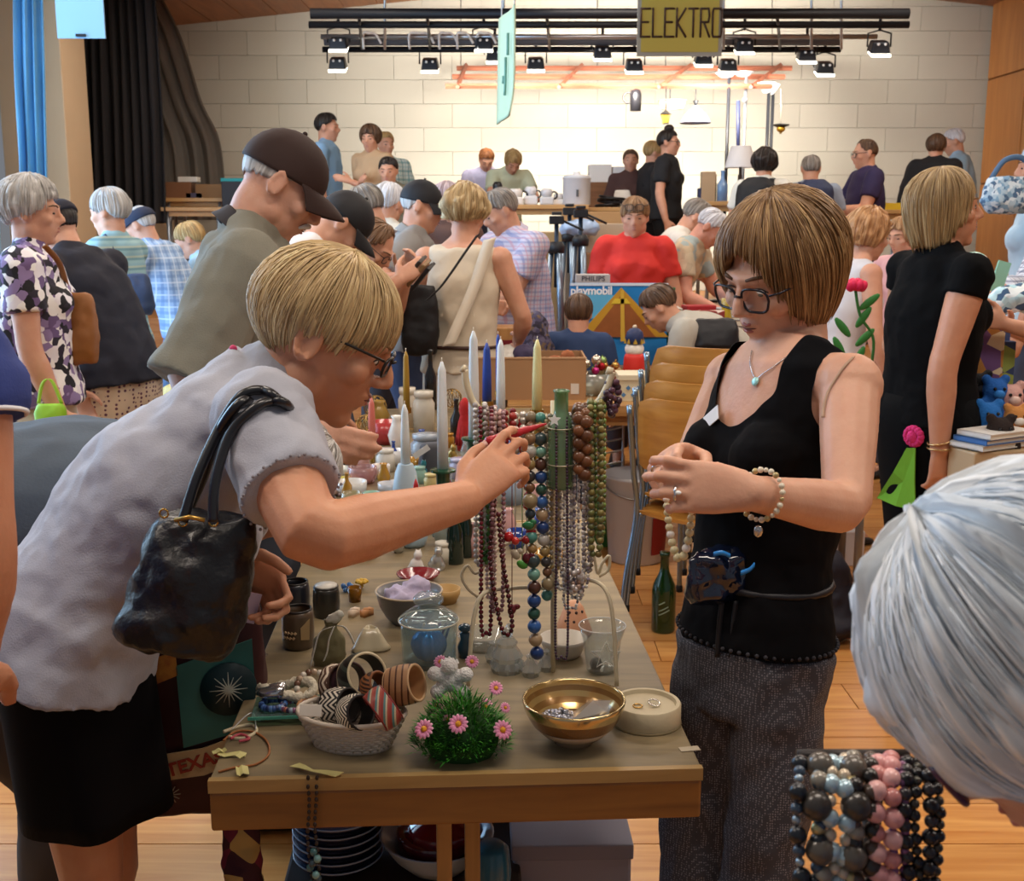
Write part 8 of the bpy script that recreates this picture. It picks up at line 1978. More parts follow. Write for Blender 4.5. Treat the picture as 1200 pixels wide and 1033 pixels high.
# rose in a vase on the right
p = onY(1012, 425, 4.6); q = V((p.x, 4.6, .98)); g_table(1.05, 1.42, 4.35, 4.85, .74, 'small table with the artificial rose between the two women on the right', '8a5a3a')
q = V((p.x, 4.55, .74)); RS = thing('artificial_rose', 'pink artificial rose with green leaves in a slim vase', 'flower', q); top = onY(1002, 336, 4.55)
b = MB(); b.lathe(vase(.05, .22), 20, q); b.build('vase', M('8a2a2a', .3, coat=.4), RS)
b = MB(); b.tube(bez([q + V((0, 0, .1)), q + V((.02, 0, .3)), onY(1008, 370, 4.55), top], 6), .006, 6); b.build('stem', M('2c6a2a', .6), RS)
b = MB()
for i in range(14): t = i * 2.4; r_ = .006 + .0018 * i; b.ell(top + V((r_ * cos(t), r_ * sin(t), .012 - .0008 * i)), (.018, .018, .024), rotz(t) @ roty(.4), 8, 6)
b.build('petals', M('d81f52', .55), RS)
for i, (dx, dz, a) in enumerate(((.04, -.12, .6), (-.04, -.16, -.7), (.05, -.20, .8), (-.05, -.24, -.5), (.03, -.28, .4), (.06, -.06, .9))):
 b = MB(); b.ell(top + V((dx, 0, dz)), (.016, .006, .05), roty(a), 10, 7); b.build('leaf', M('2f7a34', .5), RS)
g_box((onY(975, 400, 4.6).x - .0, 4.42, .74), .12, .16, .12, M('a8232a', .5), 'red_box', 'red box on the small table left of the rose', 'box')
# --- right-hand toy stall
g_table(1.58, 2.4, 3.2, 3.85, .74, 'toy stall table at the right edge of the hall', '8a6a44')
def plush(label, px, py, d, r_, col, col2, ears=True):
 c = at(px, py, d); T = thing('plush_toy', label, 'toy', c - V((0, 0, r_ * 2.0)), 'plush toys on the right stall')
 b = MB(); b.ell(c - V((0, 0, r_ * 1.1)), (r_ * .9, r_ * .8, r_)); b.ell(c, r_ * .82)
 for k in (-1, 1):
  b.ell(c + V((k * r_ * .85, -r_ * .3, -r_ * .9)), (r_ * .35, r_ * .35, r_ * .5)); b.ell(c + V((k * r_ * .5, -r_ * .6, -r_ * 1.8)), (r_ * .38, r_ * .5, r_ * .32))
  if ears: b.ell(c + V((k * r_ * .6, 0, r_ * .75)), r_ * .32)
 o = b.build('body', M(col, .9, bump=.4, bscale=150), T); organic(o, .006, 2)
 b = MB(); b.ell(c + V((0, -r_ * .7, -r_ * .15)), (r_ * .38, r_ * .3, r_ * .3)); b.build('muzzle', M(col2, .8), T)
 for k in (-1, 1): b = MB(); b.ell(c + V((k * r_ * .3, -r_ * .72, r_ * .2)), r_ * .11); b.build('eye', M('101010', .2), T)
plush('blue plush toy with a round head on the right stall', 1166, 458, 3.7, .05, '1f5fb0', '2f7fd0')
plush('second blue plush toy slumped below the first', 1158, 487, 3.55, .05, '2470c0', '1f5fb0')
plush('pale pink plush toy near the striped shirt', 1184, 465, 3.7, .05, 'd8a8a0', 'e6c8bc')
plush('black plush cat on the right stall', 1146, 452, 3.75, .05, '15161a', '2a2a30')
plush('orange and white plush toy at the right edge', 1190, 490, 3.55, .045, 'c98a4a', 'e6e2da')
plush('dark brown plush toy low on the right stall', 1172, 505, 3.45, .05, '2a1f1c', '4a3a30')
for i, (px, py, w_, h_, c, lb) in enumerate(((1150, 415, .13, .22, ['3a4a7c', 'b07a3a', '6a4a7c', 'd8c8a8'], 'colourful comic books standing upright on the right stall'), (1168, 425, .10, .18, ['5a3f6a', '8a9a4c', '2f3f66'], 'purple and green picture book behind the plush toys'), (1160, 396, .12, .14, ['7c6a8c', 'c9a25c', '3f4f7c'], 'small patchwork-covered book on the right stall'))):
 q = at(px, py, 3.82 + .01 * i); g_box((q.x, q.y, .74), w_, .05, max(.1, q.z - .74 + h_ * .4), blotch(c, 18), 'comic_book', lb, 'book', .1 * i)
q = at(1160, 520, 3.45); g_box((q.x, q.y, .74), .2, .12, .10, M('b9a07c', .5), 'plastic_case', 'clear brownish plastic case at the front of the right stall', 'case', .3)
for i in range(3): g_book(V((at(1158, 515, 3.45).x + .01 * i, at(1158, 515, 3.45).y, .845 + .017 * i)), .19, .12, .016, ['d8d8d4', '3f6fb0', 'e2ded6'][i], ['white thin book lying on the plastic case', 'blue thin book lying on the plastic case', 'topmost white booklet lying on the plastic case'][i], .5)
c = at(1141, 314, 4.45); BB = thing('beach_ball', 'mint and white striped ball held by the person in the checked shirt', 'ball', c - V((0, 0, .06)))
for i in range(6):
 b = MB(); rings = []
 for ph in [pi * j / 10 for j in range(11)]: rings.append([c + V((.062 * sin(max(.02, ph)) * cos(t), .062 * cos(ph), .062 * sin(max(.02, ph)) * sin(t))) for t in [i * pi / 3 + k * pi / 12 for k in range(5)]])
 vs = [p for r in rings for p in r]; b.add(vs, [(j * 5 + k, j * 5 + k + 1, (j + 1) * 5 + k + 1, (j + 1) * 5 + k) for j in range(10) for k in range(4)]); b.build('gore', M('8fc4b4', .35) if i % 2 else M('e8ebe6', .35), BB)
b = MB(); q = at(1170, 330, 4.55); b.box(q, (.05, .012, .16), roty(.25)); solo(b, 'mint_booklet', M('8fc9b4', .5), 'mint green booklet held next to the striped ball', 'book', sm=0)
b = MB(); q = at(1188, 350, 4.0); b.ell(q, (.09, .06, .05)); b.ell(q + V((-.05, 0, -.02)), (.06, .05, .04)); b.ell(q + V((.05, 0, .0)), .05); o = solo(b, 'folded_cloth', blotch(['bcdfe8', 'e2eef2', '3a5a7c', 'a8d0dc'], 40), 'light blue printed cloth bundle above the plush toys', 'cloth'); organic(o, .008, 1, .03, .04)
b = MB(); q = at(1172, 200, 5.9); q = at(1184, 222, 5.75); b.ring_loft([(q + V((0, 0, -.12)), V((.10, 0, 0)), V((0, .04, 0))), (q + V((0, 0, -.06)), V((.15, 0, 0)), V((0, .07, 0))), (q + V((0, 0, .06)), V((.12, 0, 0)), V((0, .05, 0)))], 24); BGp = thing('shoulder_bag', 'blue and white patterned shoulder bag at the right edge', 'bag', q - V((0, 0, .12))); o = b.build('bag_body', blotch(['7fa4c0', 'cfdde6', '4a6a8c', 'a9c2d2'], 60, dist=.02), BGp); organic(o, .012, 2, .02, .05)
b = MB(); b.tube(bez([q + V((-.1, 0, .05)), q + V((-.04, 0, .14)), q + V((.05, 0, .15)), q + V((.12, 0, .06))], 6), .014, 8); b.build('strap', M('4a6a8c', .7), BGp)
# ------------------------------------------------------------------ left stall with shoes
g_table(-1.74, -1.24, 5.05, 7.7, .62, 'low stall table covered with shoes on the left', '5a4030')
def shoe_thing(label, p, rz, col, s=1.):
 T = thing('shoe', label, 'shoe', p, 'shoes on the left stall'); R = rotz(rz); b = MB()
 b.ring_loft([(V(p) + R @ V((x * s, 0, z / 2 * s)), R @ V((0, w_ * s, 0)), V((0, 0, z / 2 * s))) for x, w_, z in ((-.13, .025, .07), (-.1, .034, .085), (-.04, .036, .075), (.03, .04, .055), (.09, .042, .045), (.13, .025, .03))], 16); b.build('upper', M(col, .5, var=.1), T)
 b = MB(); b.ring_loft([(V(p) + R @ V((x * s, 0, .006 * s)), R @ V((0, (w_ + .004) * s, 0)), V((0, 0, .006 * s))) for x, w_ in ((-.135, .02), (-.1, .036), (.03, .042), (.09, .044), (.137, .02))], 16); b.build('sole', M('2a2220', .7), T)
SHC = [('b0a088', 'beige'), ('8c1f24', 'red'), ('d8d0c0', 'cream'), ('1c1a1e', 'black'), ('6a4a34', 'brown'), ('8fa0ac', 'grey blue'), ('c9b06a', 'mustard'), ('3a4a6c', 'navy'), ('7a8a5c', 'olive'), ('e2dcd4', 'white')]
rnd = random.Random(12)
for i in range(26):
 x = -1.66 + .09 * (i % 2) + rnd.uniform(0, .24); y = 5.15 + i * .095; c, nm = SHC[i % 10]
 row = ['front', 'middle', 'rear'][min(2, i // 10)]
 shoe_thing('%s shoe in the %s third of the left stall' % (nm, row), V((x, y, .622 + .001 * (i % 3))), rnd.uniform(-2, 2), c)
g_box(V((-1.75, 3.9, 0)), .5, .35, .62, wood('7a5230', '96683c', 0, 3, .5), 'wooden_crate', 'brown wooden crate in front of the dotted skirt', 'crate', .2)
# ------------------------------------------------------------------ goods on the stage
def ST(px, py, Y): return onY(px, py, Y)
def stage_table(px0, px1, py, Y, label, dep=.6, z0=STAGE):
 a = ST(px0, py, Y); c = ST(px1, py, Y); g_table(a.x, c.x, Y, Y + dep, a.z - z0, label, 'b58c58', z0, '9aa4ae', 'tables on the stage'); return a.z
z1 = stage_table(566, 690, 240, 10.0, 'stage table with the white urn and kitchen machines')
q = ST(676, 238, 10.2); UR = thing('enamel_urn', 'large white enamel urn with a lid on the stage table', 'urn', (q.x, 10.25, z1)); b = MB(); b.lathe([(.001, 0), (.115, 0), (.12, .01), (.12, .22), (.125, .225), (.125, .235), (.001, .236)], 28, V((q.x, 10.25, z1))); b.build('drum', M('c9ccd2', .35), UR)
b = MB(); b.lathe([(.12, .236), (.11, .25), (.03, .265), (.03, .285), (.001, .286)], 24, V((q.x, 10.25, z1))); b.build('lid', M('d8dadd', .3), UR)
b = MB(); b.box((q.x, 10.125, z1 + .1), (.02, .02, .06)); b.build('tap', M('6a6e74', .3, .7), UR, sm=0)
for i, (px, c, sx, sz, lb) in enumerate(((583, '17171a', .10, .20, 'black coffee machine on the stage table'), (604, 'e2e0dc', .14, .14, 'white food mixer on the stage table'), (622, 'd8dade', .12, .16, 'pale kettle on the stage table'), (641, 'c9ccd0', .12, .14, 'white toaster on the stage table'), (655, 'e6e4e0', .10, .10, 'small white kitchen scale on the stage table'))):
 q = ST(px, 238, 10.2); p = V((q.x, 10.3 - .04 * (i % 2), z1)); T = thing('kitchen_machine', lb, 'appliance', p); b = MB(); b.box(p + V((0, 0, sz * .25)), (sx, sx, sz * .5)); b.build('base', M(c, .35), T, sm=0, bevel=.015)
 b = MB(); b.lathe([(.001, sz * .5), (sx * .35, sz * .5), (sx * .45, sz * .85), (sx * .3, sz), (.001, sz)], 18, p); b.build('top', M(c, .3), T)
 b = MB(); b.torus(p + V((sx * .5, 0, sz * .6)), sx * .25, .008, (0, 1, 0), 18, 6); b.build('handle', M('2a2a2e', .4), T)
z2 = stage_table(685, 735, 243, 10.25, 'stage table with the black cable heap')
b = MB(); q = ST(716, 241, 10.4); rnd = random.Random(3)
for k in range(7): b.torus(V((q.x + rnd.uniform(-.05, .05), 10.5, z2 + .02 + .012 * k)), .10 + rnd.uniform(-.03, .03), .012, (rnd.uniform(-.2, .2), rnd.uniform(-.2, .2), 1), 26, 6)
solo(b, 'cable_coil', M('15151a', .5), 'heap of coiled black cable on the stage table', 'cable')
b = MB(); q = ST(543, 230, 10.4); MO = thing('monitor', 'dark flat monitor standing at the left of the stage table', 'monitor', (q.x, 10.4, z1 - .02)); b.box((q.x, 10.4, z1 + .10), (.14, .03, .19), rotz(.5)); b.build('screen', M('2a2a30', .3), MO, sm=0); b = MB(); b.box((q.x, 10.4, z1 - .01), (.1, .12, .015)); b.box((q.x, 10.41, z1 + .02), (.03, .02, .08)); b.build('stand', M('2a2a30', .4), MO, sm=0)
g_box(V((q.x, 10.42, STAGE)), .24, .3, z1 - STAGE - .02, M('6a5844', .7), 'cabinet', 'low dark cabinet carrying the monitor on the stage', 'cabinet')
# brown chest with white boxes
q = ST(714, 240, 11.6); zt = ST(714, 214, 11.6).z; g_box(V((q.x, 11.7, STAGE)), .42, .4, zt - STAGE, wood('7c4f2e', '96663e', 0, 3, .5), 'chest', 'brown wooden chest at the back of the stage', 'chest')
for i, (px, w_, h_, c) in enumerate(((703, .22, .17, 'efeeea'), (726, .14, .15, 'e2e4e6'))): g_box(V((ST(px, 214, 11.6).x, 11.66, zt)), w_, .25, h_, M(c, .6), 'white_box', ['wide white box on top of the brown chest', 'small white box on top of the brown chest'][i], 'box')
q = ST(700, 262, 9.95); g_box(V((q.x + .05, 9.98, STAGE)), .7, .3, ST(700, 244, 9.95).z - STAGE - .03, M('b08a5c', .8), 'cardboard_box', 'long tan cardboard box at the front of the stage', 'box')
for i, (px, py, w_, c, lb) in enumerate(((655, 300, .28, 'a0855c', 'tan cardboard box leaning below the stage table'), (700, 290, .45, 'b5a590', 'pale printed carton standing before the stage'), (715, 325, .3, '8a5a34', 'brown carton on the floor before the stage'), (612, 320, .3, '9a7a50', 'brown box behind the plaid shirt man'))):
 q = ST(px, py, 8.2 - .24 * i); top_ = ST(px, py - 28, 8.2 - .24 * i).z; g_box(V((q.x, q.y + .15, 0)), w_, .22, top_, M(c, .8, var=.08), 'carton', lb, 'box', .05 * i)
b = MB(); q = ST(680, 272, 7.75); b.ell((q.x, 7.9, ST(680, 268, 7.9).z), (.14, .1, .06)); b.ell((q.x + .06, 7.9, ST(680, 266, 7.9).z), (.08, .08, .05)); o = solo(b, 'plastic_bag', M('9fb8d8', .3), 'crumpled pale blue plastic bag on the printed carton', 'bag'); organic(o, .012, 1, .05, .05)
# orange chair frame
q = ST(727, 262, 9.2)
OC = dup(ch0, V((ST(728, 290, 8.85).x, 9.15, STEP)), rad(20), 'orange wooden chair standing on the low stage step', None); OC['group'] = ''
if 'group' in OC: del OC['group']
# ------------------------------------------------------------------ lamps hanging and standing over the right of the stage
def hang(px, py, Y, r_=.006): q = ST(px, py, Y); b = MB(); b.tube([q, V((q.x, Y, ST(px, 101, Y).z))], r_, 5); return b
Y = 12.0
q = ST(745, 117, Y); KL = thing('thermos_jug', 'black thermos jug hanging from the timber frame', 'jug', q - V((0, 0, .1))); b = MB(); b.lathe([(.001, -.11), (.055, -.11), (.058, .05), (.045, .09), (.03, .10), (.001, .105)], 20, q); b.build('jug_body', M('17171b', .35), KL); b = MB(); b.torus(q + V((-.075, 0, .02)), .05, .01, (0, 1, 0), 20, 6); b.build('handle', M('17171b', .4), KL); hang(745, 106, Y).build('cord', DKM, KL)
q = ST(788, 122, Y); WS = thing('wicker_lampshade', 'flat round wicker lampshade hanging over the stage', 'lampshade', q - V((0, 0, .05))); b = MB(); b.lathe([(.11, -.05), (.135, .03), (.12, .03), (.10, -.045)], 28, q, cap=False); b.build('shade', M('b5a488', .8, var=.3, scale=60), WS); hang(785, 120, Y).build('cord', DKM, WS)
b = MB(); b.torus(q + V((0, 0, .03)), .135, .008, (0, 0, 1), 28, 6); b.build('rim', M('7a6a52', .7), WS)
q = ST(780, 138, Y - .1); LN = thing('carriage_lantern', 'small yellow-glass carriage lantern under the wicker shade', 'lantern', q - V((0, 0, .06))); b = MB(); b.lathe([(.03, -.055), (.05, .03), (.001, .03)], 6, q); b.build('yellow_glass', M('c9a63c', .3), LN, sm=0); b = MB(); b.lathe([(.062, .03), (.03, .055), (.01, .07), (.001, .072)], 6, q); b.lathe([(.001, -.06), (.032, -.06), (.032, -.05), (.001, -.05)], 6, q); b.build('black_frame', M('1a1a1c', .5), LN, sm=0); hang(780, 132, Y - .1).build('cord', DKM, LN)
q = ST(815, 135, Y); PE = thing('pendant_lamp', 'white enamel pendant lamp hanging over the stage', 'lamp', q - V((0, 0, .08))); b = MB(); b.lathe([(.15, -.075), (.146, -.06), (.11, .0), (.06, .05), (.03, .065), (.02, .09), (.001, .09)], 32, q, cap=False); b.build('shade', M('cfd0da', .35), PE); b = MB(); b.torus(q + V((0, 0, -.075)), .15, .007, (0, 0, 1), 32, 6); b.build('rim', M('5a5a6a', .4), PE); b = MB(); b.lathe([(.012, .09), (.03, .14), (.001, .15)], 12, q); b.build('cap', DKM, PE); hang(815, 125, Y).build('cord', DKM, PE)
q = ST(915, 151, Y); OL = thing('oil_lamp', 'small brass oil lamp with a black rim hanging on the right', 'lamp', q - V((0, 0, .05))); b = MB(); b.ell(q, (.045, .045, .035)); b.lathe([(.001, -.05), (.012, -.05), (.012, -.03), (.001, -.03)], 10, q); b.build('brass_font', M('b58a2c', .25, .7), OL); b = MB(); b.lathe([(.05, .02), (.085, .035), (.085, .042), (.03, .05), (.001, .05)], 20, q); b.build('black_rim', M('1c1a18', .5), OL); b = MB(); b.tube([q + V((0, 0, .05)), ST(915, 104, 12.0)], .004, 5); b.build('chain', M('b5b0a0', .4, .5), OL)
def uplighter(px, yt, yb, Y, label, head='bowl', col='22242a'):
 a = ST(px, yb, Y); T = thing('floor_lamp', label, 'lamp', V((a.x, Y, STAGE))); top = ST(px, yt, Y)
 b = MB(); b.tube([V((a.x, Y, STAGE)), V((a.x, Y, top.z))], .017, 8); b.build('pole', M(col, .4, .4), T)
 b = MB(); b.lathe([(.001, 0), (.14, 0), (.14, .02), (.02, .03), (.001, .03)], 24, V((a.x, Y, STAGE))); b.build('base', M(col, .4, .4), T)
 b = MB()
 if head == 'bowl': b.lathe([(.02, -.03), (.06, -.02), (.11, .02), (.105, .02), (.05, -.01), (.001, -.015)], 24, top)
 else: b.lathe([(.03, -.06), (.10, .04), (.095, .04), (.025, -.05), (.001, -.05)], 24, top)
 b.build('shade', M('8f8f94' if head == 'bowl' else 'dcdcd6', .4), T)
uplighter(851, 88, 195, 12.0, 'black uplighter floor lamp, leftmost of the tall lamps', 'bowl')
uplighter(871, 87, 190, 12.1, 'slim uplighter floor lamp with a spherical joint', 'bowl', '6a6c72')
uplighter(898, 102, 185, 12.1, 'black floor lamp with a white cone shade', 'cone')
uplighter(903, 104, 185, 12.3, 'black floor lamp pole right behind the cone lamp', 'cone')
b = MB(); q = ST(866, 116, 12.05); b.tube([ST(865, 118, 12.05), ST(865, 186, 12.05)], .02, 8); UM = thing('folded_umbrella', 'navy folded umbrella standing among the floor lamps', 'umbrella', V((q.x, 12.05, ST(865, 190, 12.05).z))); b.build('canopy', M('232a4c', .6), UM); b = MB(); b.ell(ST(873, 117, 12.0), .03); b.build('handle_knob', M('9a9aa0', .3, .7), UM)
# table lamp with white shade
zt = stage_table(826, 985, 236, 10.0, 'long stage table with the white table lamp and the blue bin')
q = ST(866, 236, 10.2); TLp = thing('table_lamp', 'table lamp with a wide white fabric shade on the stage table', 'lamp', (q.x, 10.2, zt)); c = ST(868, 184, 10.2)
b = MB(); b.lathe([(.001, 0), (.07, 0), (.07, .015), (.02, .03), (.018, (c.z - zt) * .6), (.001, (c.z - zt) * .6)], 20, V((q.x, 10.2, zt))); b.build('foot', M('3a2a22', .4), TLp); b = MB(); b.tube([V((q.x, 10.2, zt)), c], .012, 8); b.build('stem', M('3a2a22', .4), TLp)
b = MB(); b.lathe([(.135, -.09), (.085, .09), (.08, .09), (.13, -.09)], 32, c, cap=False); b.build('shade', M('d8d6d6', .7), TLp)
q = ST(919, 232, 10.2); b = MB(); b.lathe([(.001, 0), (.06, 0), (.068, .14), (.062, .14), (.055, .01), (.001, .01)], 24, V((q.x, 10.25, zt))); solo(b, 'waste_bin', M('1f7f9c', .5), 'turquoise blue bin on the long stage table', 'bin')
for i, (px, c, w_, h_, lb) in enumerate(((818, 'b59a78', .12, .26, 'tan upright board leaning on the stage table'), (820, '2c3458', .16, .12, 'navy box on the stage table'), (838, '8a6a4c', .04, .24, 'brown wooden cone stand on the stage table'), (846, 'c9c0a0', .10, .16, 'cream box on the stage table behind the blue bottle'), (905, '3a4a3c', .08, .10, 'dark green tin on the stage table'), (892, 'd8cfa8', .1, .06, 'pale yellow box on the stage table'))):
 q = ST(px, 236, 10.3); g_box(V((max(q.x, 1.72), 10.36 + .03 * (i % 3), zt)), w_, .1, h_, M(c, .6), 'stage_box', lb, 'box')
q = ST(845, 234, 10.15); g_lathe(V((q.x, 10.1, zt)), bott(.045, .26), glass('8fb4dc', .03, .5), 'water_bottle', 'pale blue water bottle on the long stage table', 'bottle', 20)
q = ST(1036, 240, 10.6); g_table(ST(1010, 240, 10.4).x, ST(1075, 240, 10.4).x, 10.3, 10.9, ST(1040, 246, 10.4).z - STAGE, 'stage table with the yellow crate on the right', 'c9a468', STAGE, '9aa4ae', 'tables on the stage')
b = MB(); p = V((q.x, 10.55, ST(1040, 246, 10.4).z)); b.box(p + V((0, 0, .03)), (.28, .2, .06)); b.prism([p + V((-.13, -.05, .06)), p + V((-.02, -.05, .06)), p + V((-.08, -.05, .2)), p + V((-.13, -.05, .2))], V((0, .1, 0))); solo(b, 'yellow_case', M('d8b82c', .5), 'bright yellow case on the right stage table', 'case', sm=0)
# --- stage left: tables with boxes and books before the curtains
za = stage_table(128, 182, 229, 11.4, 'small pale table before the black curtain')
zb = stage_table(190, 262, 232, 11.0, 'pale table with boxes before the grey curtain')
stage_table(188, 260, 243, 10.6, 'front table with a light edge below the boxes', .35)
for i, (px, py, Y, z, w_, h_, c, a, lb) in enumerate(((128, 225, 11.6, za, .22, .03, 'c9b89a', .2, 'open wooden tray on the small table by the curtain'), (128, 210, 11.75, za, .05, .30, 'a82a24', -.35, 'red board leaning on the small table by the curtain'), (138, 215, 11.6, za, .12, .22, 'c9c2b8', -.3, 'pale framed card leaning beside the red board'), (143, 226, 11.5, za, .06, .04, '3a3fc0', 0, 'small bright blue box on the small table'), (165, 228, 11.6, za, .30, .025, 'd8c8a0', .1, 'flat cream board lying on the small table'))):
 q = ST(px, py, Y); b = MB(); b.box(V((q.x, Y, z + h_ / 2)), (w_, .14 if h_ < .1 else .03, h_), roty(a if h_ > .1 else 0)); solo(b, 'leaning_board' if h_ > .1 else 'flat_box', M(c, .6), lb, 'board' if h_ > .1 else 'box', sm=0, bevel=.003)
for i, (px, w_, h_, c, lb) in enumerate(((211, .24, .15, '7a5236', 'brown carton with a white object on the stage-left table'), (247, .26, .13, '8a6844', 'wide tan carton on the stage-left table'), (229, .16, .05, '4a4458', 'dark flat case on the stage-left table'))):
 g_box(V((ST(px, 230, 11.2).x, 11.25, zb)), w_, .2, h_, M(c, .7), 'carton', lb, 'box')
q = ST(220, 208, 11.2); g_box(V((q.x, 11.25, zb + .15)), .18, .14, .05, M('d8d6d0', .6), 'white_device', 'white device lying on the brown stage-left carton', 'device')
q = ST(275, 225, 10.9); g_box(V((q.x, 10.95, STAGE)), .22, .2, ST(272, 210, 10.95).z - STAGE, M('2a2c34', .6), 'speaker_box', 'black box with a turquoise top beside the brown cap', 'box', 0, M('1f8f94', .5))
# ------------------------------------------------------------------ bags and things carried in the crowd
def handbag(label, c, w_, h_, col, strap=None, dep=.06, mat=None, name='shoulder_bag', fold=.02):
 c = V(c); T = thing(name, label, 'bag', c - V((0, 0, h_ / 2))); b = MB(); b.ring_loft([(c + V((0, 0, -h_ / 2)), V((w_ * .42, 0, 0)), V((0, dep * .7, 0))), (c + V((0, 0, -h_ * .3)), V((w_ * .5, 0, 0)), V((0, dep, 0))), (c + V((0, 0, h_ * .2)), V((w_ * .47, 0, 0)), V((0, dep * .8, 0))), (c + V((0, 0, h_ / 2)), V((w_ * .40, 0, 0)), V((0, dep * .4, 0)))], 24, sup=2.8); o = b.build('bag_body', mat or M(col, .55, var=.15, scale=15), T); organic(o, .009, 2, fold, .06)
 if strap: b = MB(); b.ribbon(bez(strap, 8), V((.018, .004, .008)), .004); b.build('strap', mat or M(col, .55), T)
 return T
handbag('brown leather shoulder bag hanging behind the patterned blouse', at(88, 385, 4.25), .17, .26, '8a5626', [at(80, 345, 4.25), at(70, 310, 4.1), at(52, 288, 4.0)])
c = at(60, 490, 3.95); handbag('lime green shopping bag in the hand of the patterned-blouse woman', c, .11, .10, '8fc42a', None, .04)
b = MB(); b.ribbon(bez([c + V((-.04, 0, .05)), c + V((-.02, 0, .12)), c + V((.01, 0, .13)), c + V((.04, 0, .05))], 5), V((.012, 0, 0)), .003); b.build('handle', M('a4d43a', .5), [o for o in bpy.data.objects if o.get('label', '').startswith('lime green')][0])
handbag('navy shoulder bag with a white stripe on the striped-tee woman', at(152, 345, 5.7), .24, .2, '2a3c5c', [at(146, 335, 5.7), at(135, 300, 5.75), at(122, 275, 5.8)])
handbag('black handbag with a gold zip at the cream woman\'s hip', at(492, 375, 5.0), .17, .3, '141316', [at(x, y, 4.86) for x, y in ((500, 352), (515, 338), (530, 318), (545, 296), (560, 275))])
tk = [JK['top']] + [c for c in PK.children if c.name.startswith('skirt')]
b = MB(); dk = min(K(snap(tk, x, y)[0]) for x, y in ((566, 305), (550, 350), (530, 400))) * F - .02; P = [at(x, y, dk) for x, y in ((574, 280), (566, 305), (558, 330), (548, 355), (537, 380), (526, 405))]; b.ribbon(bez(P, 6), V((.055, 0, .012)), .004); solo(b, 'long_scarf', M('d8ccb8', .8), 'long cream scarf hanging down the cream top woman\'s back', 'scarf')
b = MB(); cw = JK['pel'].lerp(JK['waist'], .6)
b.tube([cw + JK['rt'] * cos(t) * .158 + JK['fw'] * sin(t) * .122 for t in [2 * pi * i / 28 for i in range(28)]], .022, 8, closed=True, flat=.4); b.build('belt', M('3a2018', .5), PK)
for i in range(3):
 q = at(486 + 5 * i, 316 + 4 * i, 4.72); b = MB(); b.box(q, (.012, .10, .12), roty(.7) @ rotx(.3)); b.box(q + V((-.007, 0, .004)), (.004, .09, .11), roty(.7) @ rotx(.3)); solo(b, 'wallet', M(['2a2018', '8a6a44', '15151a'][i], .5), ['dark brown wallet nearest the balding man', 'tan wallet in the middle of the three', 'black wallet nearest the cream top woman'][i], 'wallet', None, 'wallets', sm=0, bevel=.003)
q = at(498, 312, 5.2); b = MB(); b.lathe(cupp(.035, .11), 20, q - V((0, 0, .08))); solo(b, 'paper_cup', M('e4e2de', .6), 'white paper cup held up beside the wallets', 'cup')
def rucksack(label, J, col, w_=.3, h_=.42):
 bk = -J['fw']; c = J['chest'] + bk * .17; T = thing('rucksack', label, 'bag', c - V((0, 0, h_ / 2))); b = MB(); s_ = J['rt']
 b.ring_loft([(c + UP * z * h_, s_ * w_ * k, bk * .10 * k2) for z, k, k2 in ((-.5, .40, .7), (-.4, .5, 1.1), (0, .5, 1.2), (.35, .45, .9), (.5, .25, .4))], 24, sup=2.8); o = b.build('pack_body', M(col, .7, var=.15), T); organic(o, .011, 2, .02, .06)
 b = MB(); b.ring_loft([(c + bk * .11 + UP * z * h_, s_ * w_ * .34 * k, bk * .04 * k) for z, k in ((-.38, .7), (-.3, 1), (-.1, 1), (-.02, .7))], 18, sup=3); b.build('pocket', M(col, .65), T)
 for k in (-1, 1): b = MB(); b.ribbon(bez([J['waist'] + s_ * k * .13 + bk * .06, J['sho'] + s_ * k * .09 + bk * .08 + UP * .02, J['sho'] + s_ * k * .09 + UP * .055, J['sho'] + s_ * k * .10 - bk * .09], 6), s_ * .04, .008); b.build('strap', M(col, .7), T)
rucksack('black rucksack on the back of the curly-haired woman on the stage', JF, '17181c', .32, .42)
rucksack('navy rucksack on the back of the cropped-hair man on the stage', JZ, '2c3450', .32, .44)
handbag('black rucksack worn by the bending young man', at(836, 392, 5.8), .26, .16, '15161b', None, .12, name='rucksack')
handbag('white paper carrier bag beside the woman in the brown waistcoat', ST(729, 240, 10.6), .17, .26, 'd8d4cc', None, .04, name='carrier_bag', fold=.008)
# sandy man's watch and book
b = MB(); ax = (JT['wrR'] - JT['elR']).normalized(); b.torus(JT['wrR'] - ax * .02, .036, .006, ax, 22, 6); b.build('wristwatch', M('c9a860', .3, .7), PT)
b = MB(); q = JRd['hc'] + JRd['HR'] @ V((0, .06, .085)); glasses(JRd, PRd, M('4a3a2c', .4), r=.003, y=.085, z=.075)
# white stool box behind the tank top woman, clothing heap
g_box(onz(985, 658, 0), .16, .16, .16, M('dcdde0', .5), 'white_box', 'small white box on the floor between the two women on the right', 'box')
b = MB(); q = onz(975, 750, 0); b.ell(q + V((0, .0, .06)), (.10, .10, .06)); b.ell(q + V((.02, .02, .13)), (.08, .08, .09)); b.ell(q + V((.0, .03, .24)), (.06, .07, .09)); o = solo(b, 'dark_rucksack', M('1d1c28', .7, var=.3), 'dark rucksack lying on the floor behind the grey trousers', 'bag', q); organic(o, .01, 1, .04, .06)
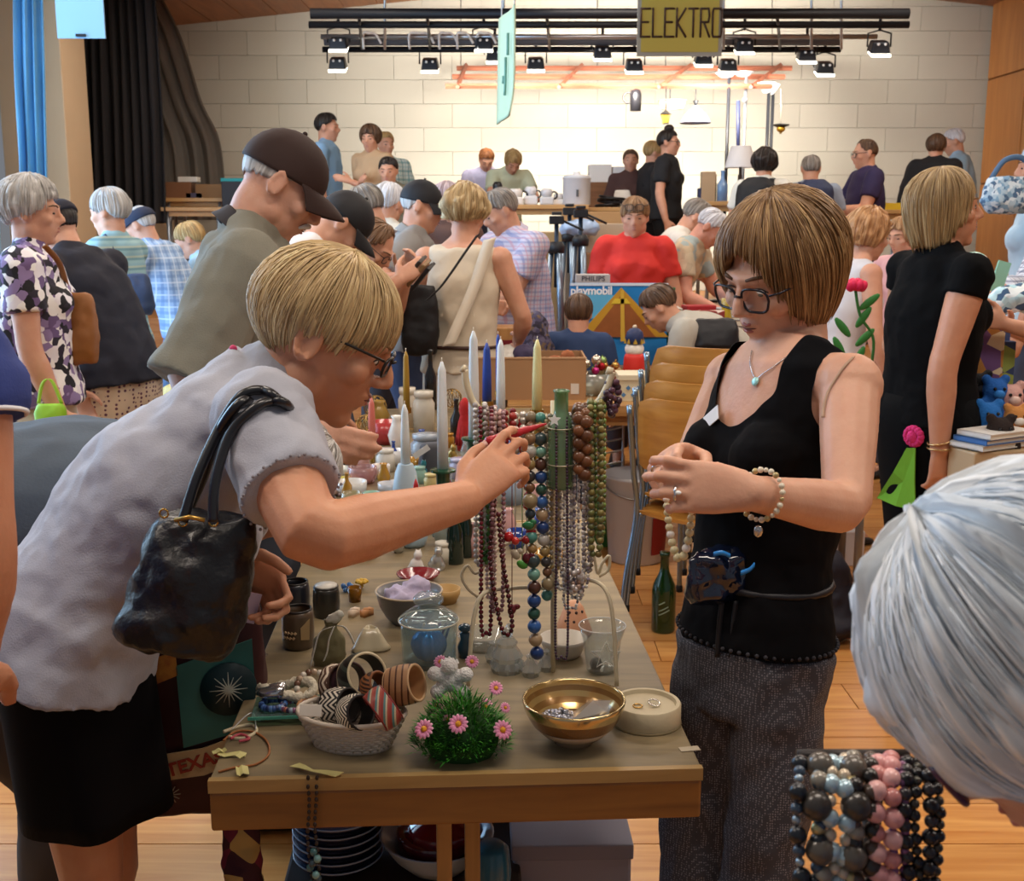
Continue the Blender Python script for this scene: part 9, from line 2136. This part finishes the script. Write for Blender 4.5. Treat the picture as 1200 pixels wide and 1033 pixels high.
# ------------------------------------------------------------------ second necklace rack at the lower right, nearest the lens
RB = V((.30, .93, 0)); NT = g_table(.14, .48, .80, 1.02, .74, 'narrow stall table below the lower right corner', '8a6a44')
RKc = V((.305, .90, .74)); NR = thing('necklace_rack', 'dark necklace rack at the lower right corner close to the lens', 'jewellery stand', RKc)
b = MB(); b.tube([RKc, RKc + V((0, 0, .30))], .008, 10); b.build('post', M('2a2422', .4, .5), NR); b = MB(); b.lathe([(.001, 0), (.06, 0), (.06, .012), (.001, .014)], 28, RKc); b.build('base', M('2a2422', .4, .5), NR)
zt = at(1010, 893, .93).z
xa = at(938, 893, .93); xb = at(1088, 893, .93)
b = MB(); b.tube([V((xa.x + .006, .90, zt - .012)), V((xb.x - .004, .90, zt - .012))], .006, 10); b.tube([V((RKc.x, .90, .74)), V((RKc.x, .90, zt - .01))], .007, 8); b.build('cross_bar', M('2a2422', .4, .5), NR)
def near(label, px0, px1, yb, beads, r_, yoff=-.022, seps=True):
 k = .92; A = [at(px0, 890, .91), at(px0 - 2, 920, .88), at(px0 - 4, 970, .875), at((px0 + px1) / 2, yb, .875), at(px1 + 3, 970, .875), at(px1, 920, .88), at(px1, 890, .91)]
 strand(label, A, beads, r_ * .82, seps=seps, group='necklaces on the rack near the lens')
near('necklace of black tubular glass beads on the left of the near rack', 938, 958, 1080, [('20252c', 1.2, .3), ('3a4a5c', .8, .2), ('8fa0ac', .6, .6)], .0075)
near('necklace of large smoky grey crystal beads on the near rack', 962, 1000, 1110, [('5a544c', 1.5, .1), ('8a8478', 1.0, .2), ('3a3632', 1.6, .1), ('b5a878', .7, .5)], .0092)
near('pale blue iridescent bead necklace on the near rack', 976, 990, 1040, [('a9c4d0', 1.2, .4), ('c9b8a0', .8, .3)], .0078)
near('necklace of short pink barrel beads on the near rack', 1030, 1044, 1100, [('d89a98', 1.15, 0), ('c98480', 1.0, 0), ('e0aca8', 1.1, 0)], .0088)
near('purple ribbon necklace beside the pink beads on the near rack', 1050, 1058, 1100, [('5c3458', 1, 0), ('7a4a72', 1, 0)], .0045, seps=False)
near('black faceted bead necklace on the right of the near rack', 1064, 1088, 1110, [('15151a', 1.1, .2), ('2f2d30', .9, .2)], .0072)
near('thick black cord necklace at the right end of the near rack', 1076, 1098, 1090, [('121216', 1, .1), ('3a3830', .8, .4)], .0060)
near('dark brown wooden bead necklace in the middle of the near rack', 1004, 1020, 1110, [('2c2420', 1.2, 0), ('4a3a30', 1, 0), ('1a1614', 1.1, 0)], .0078)
bake_all()
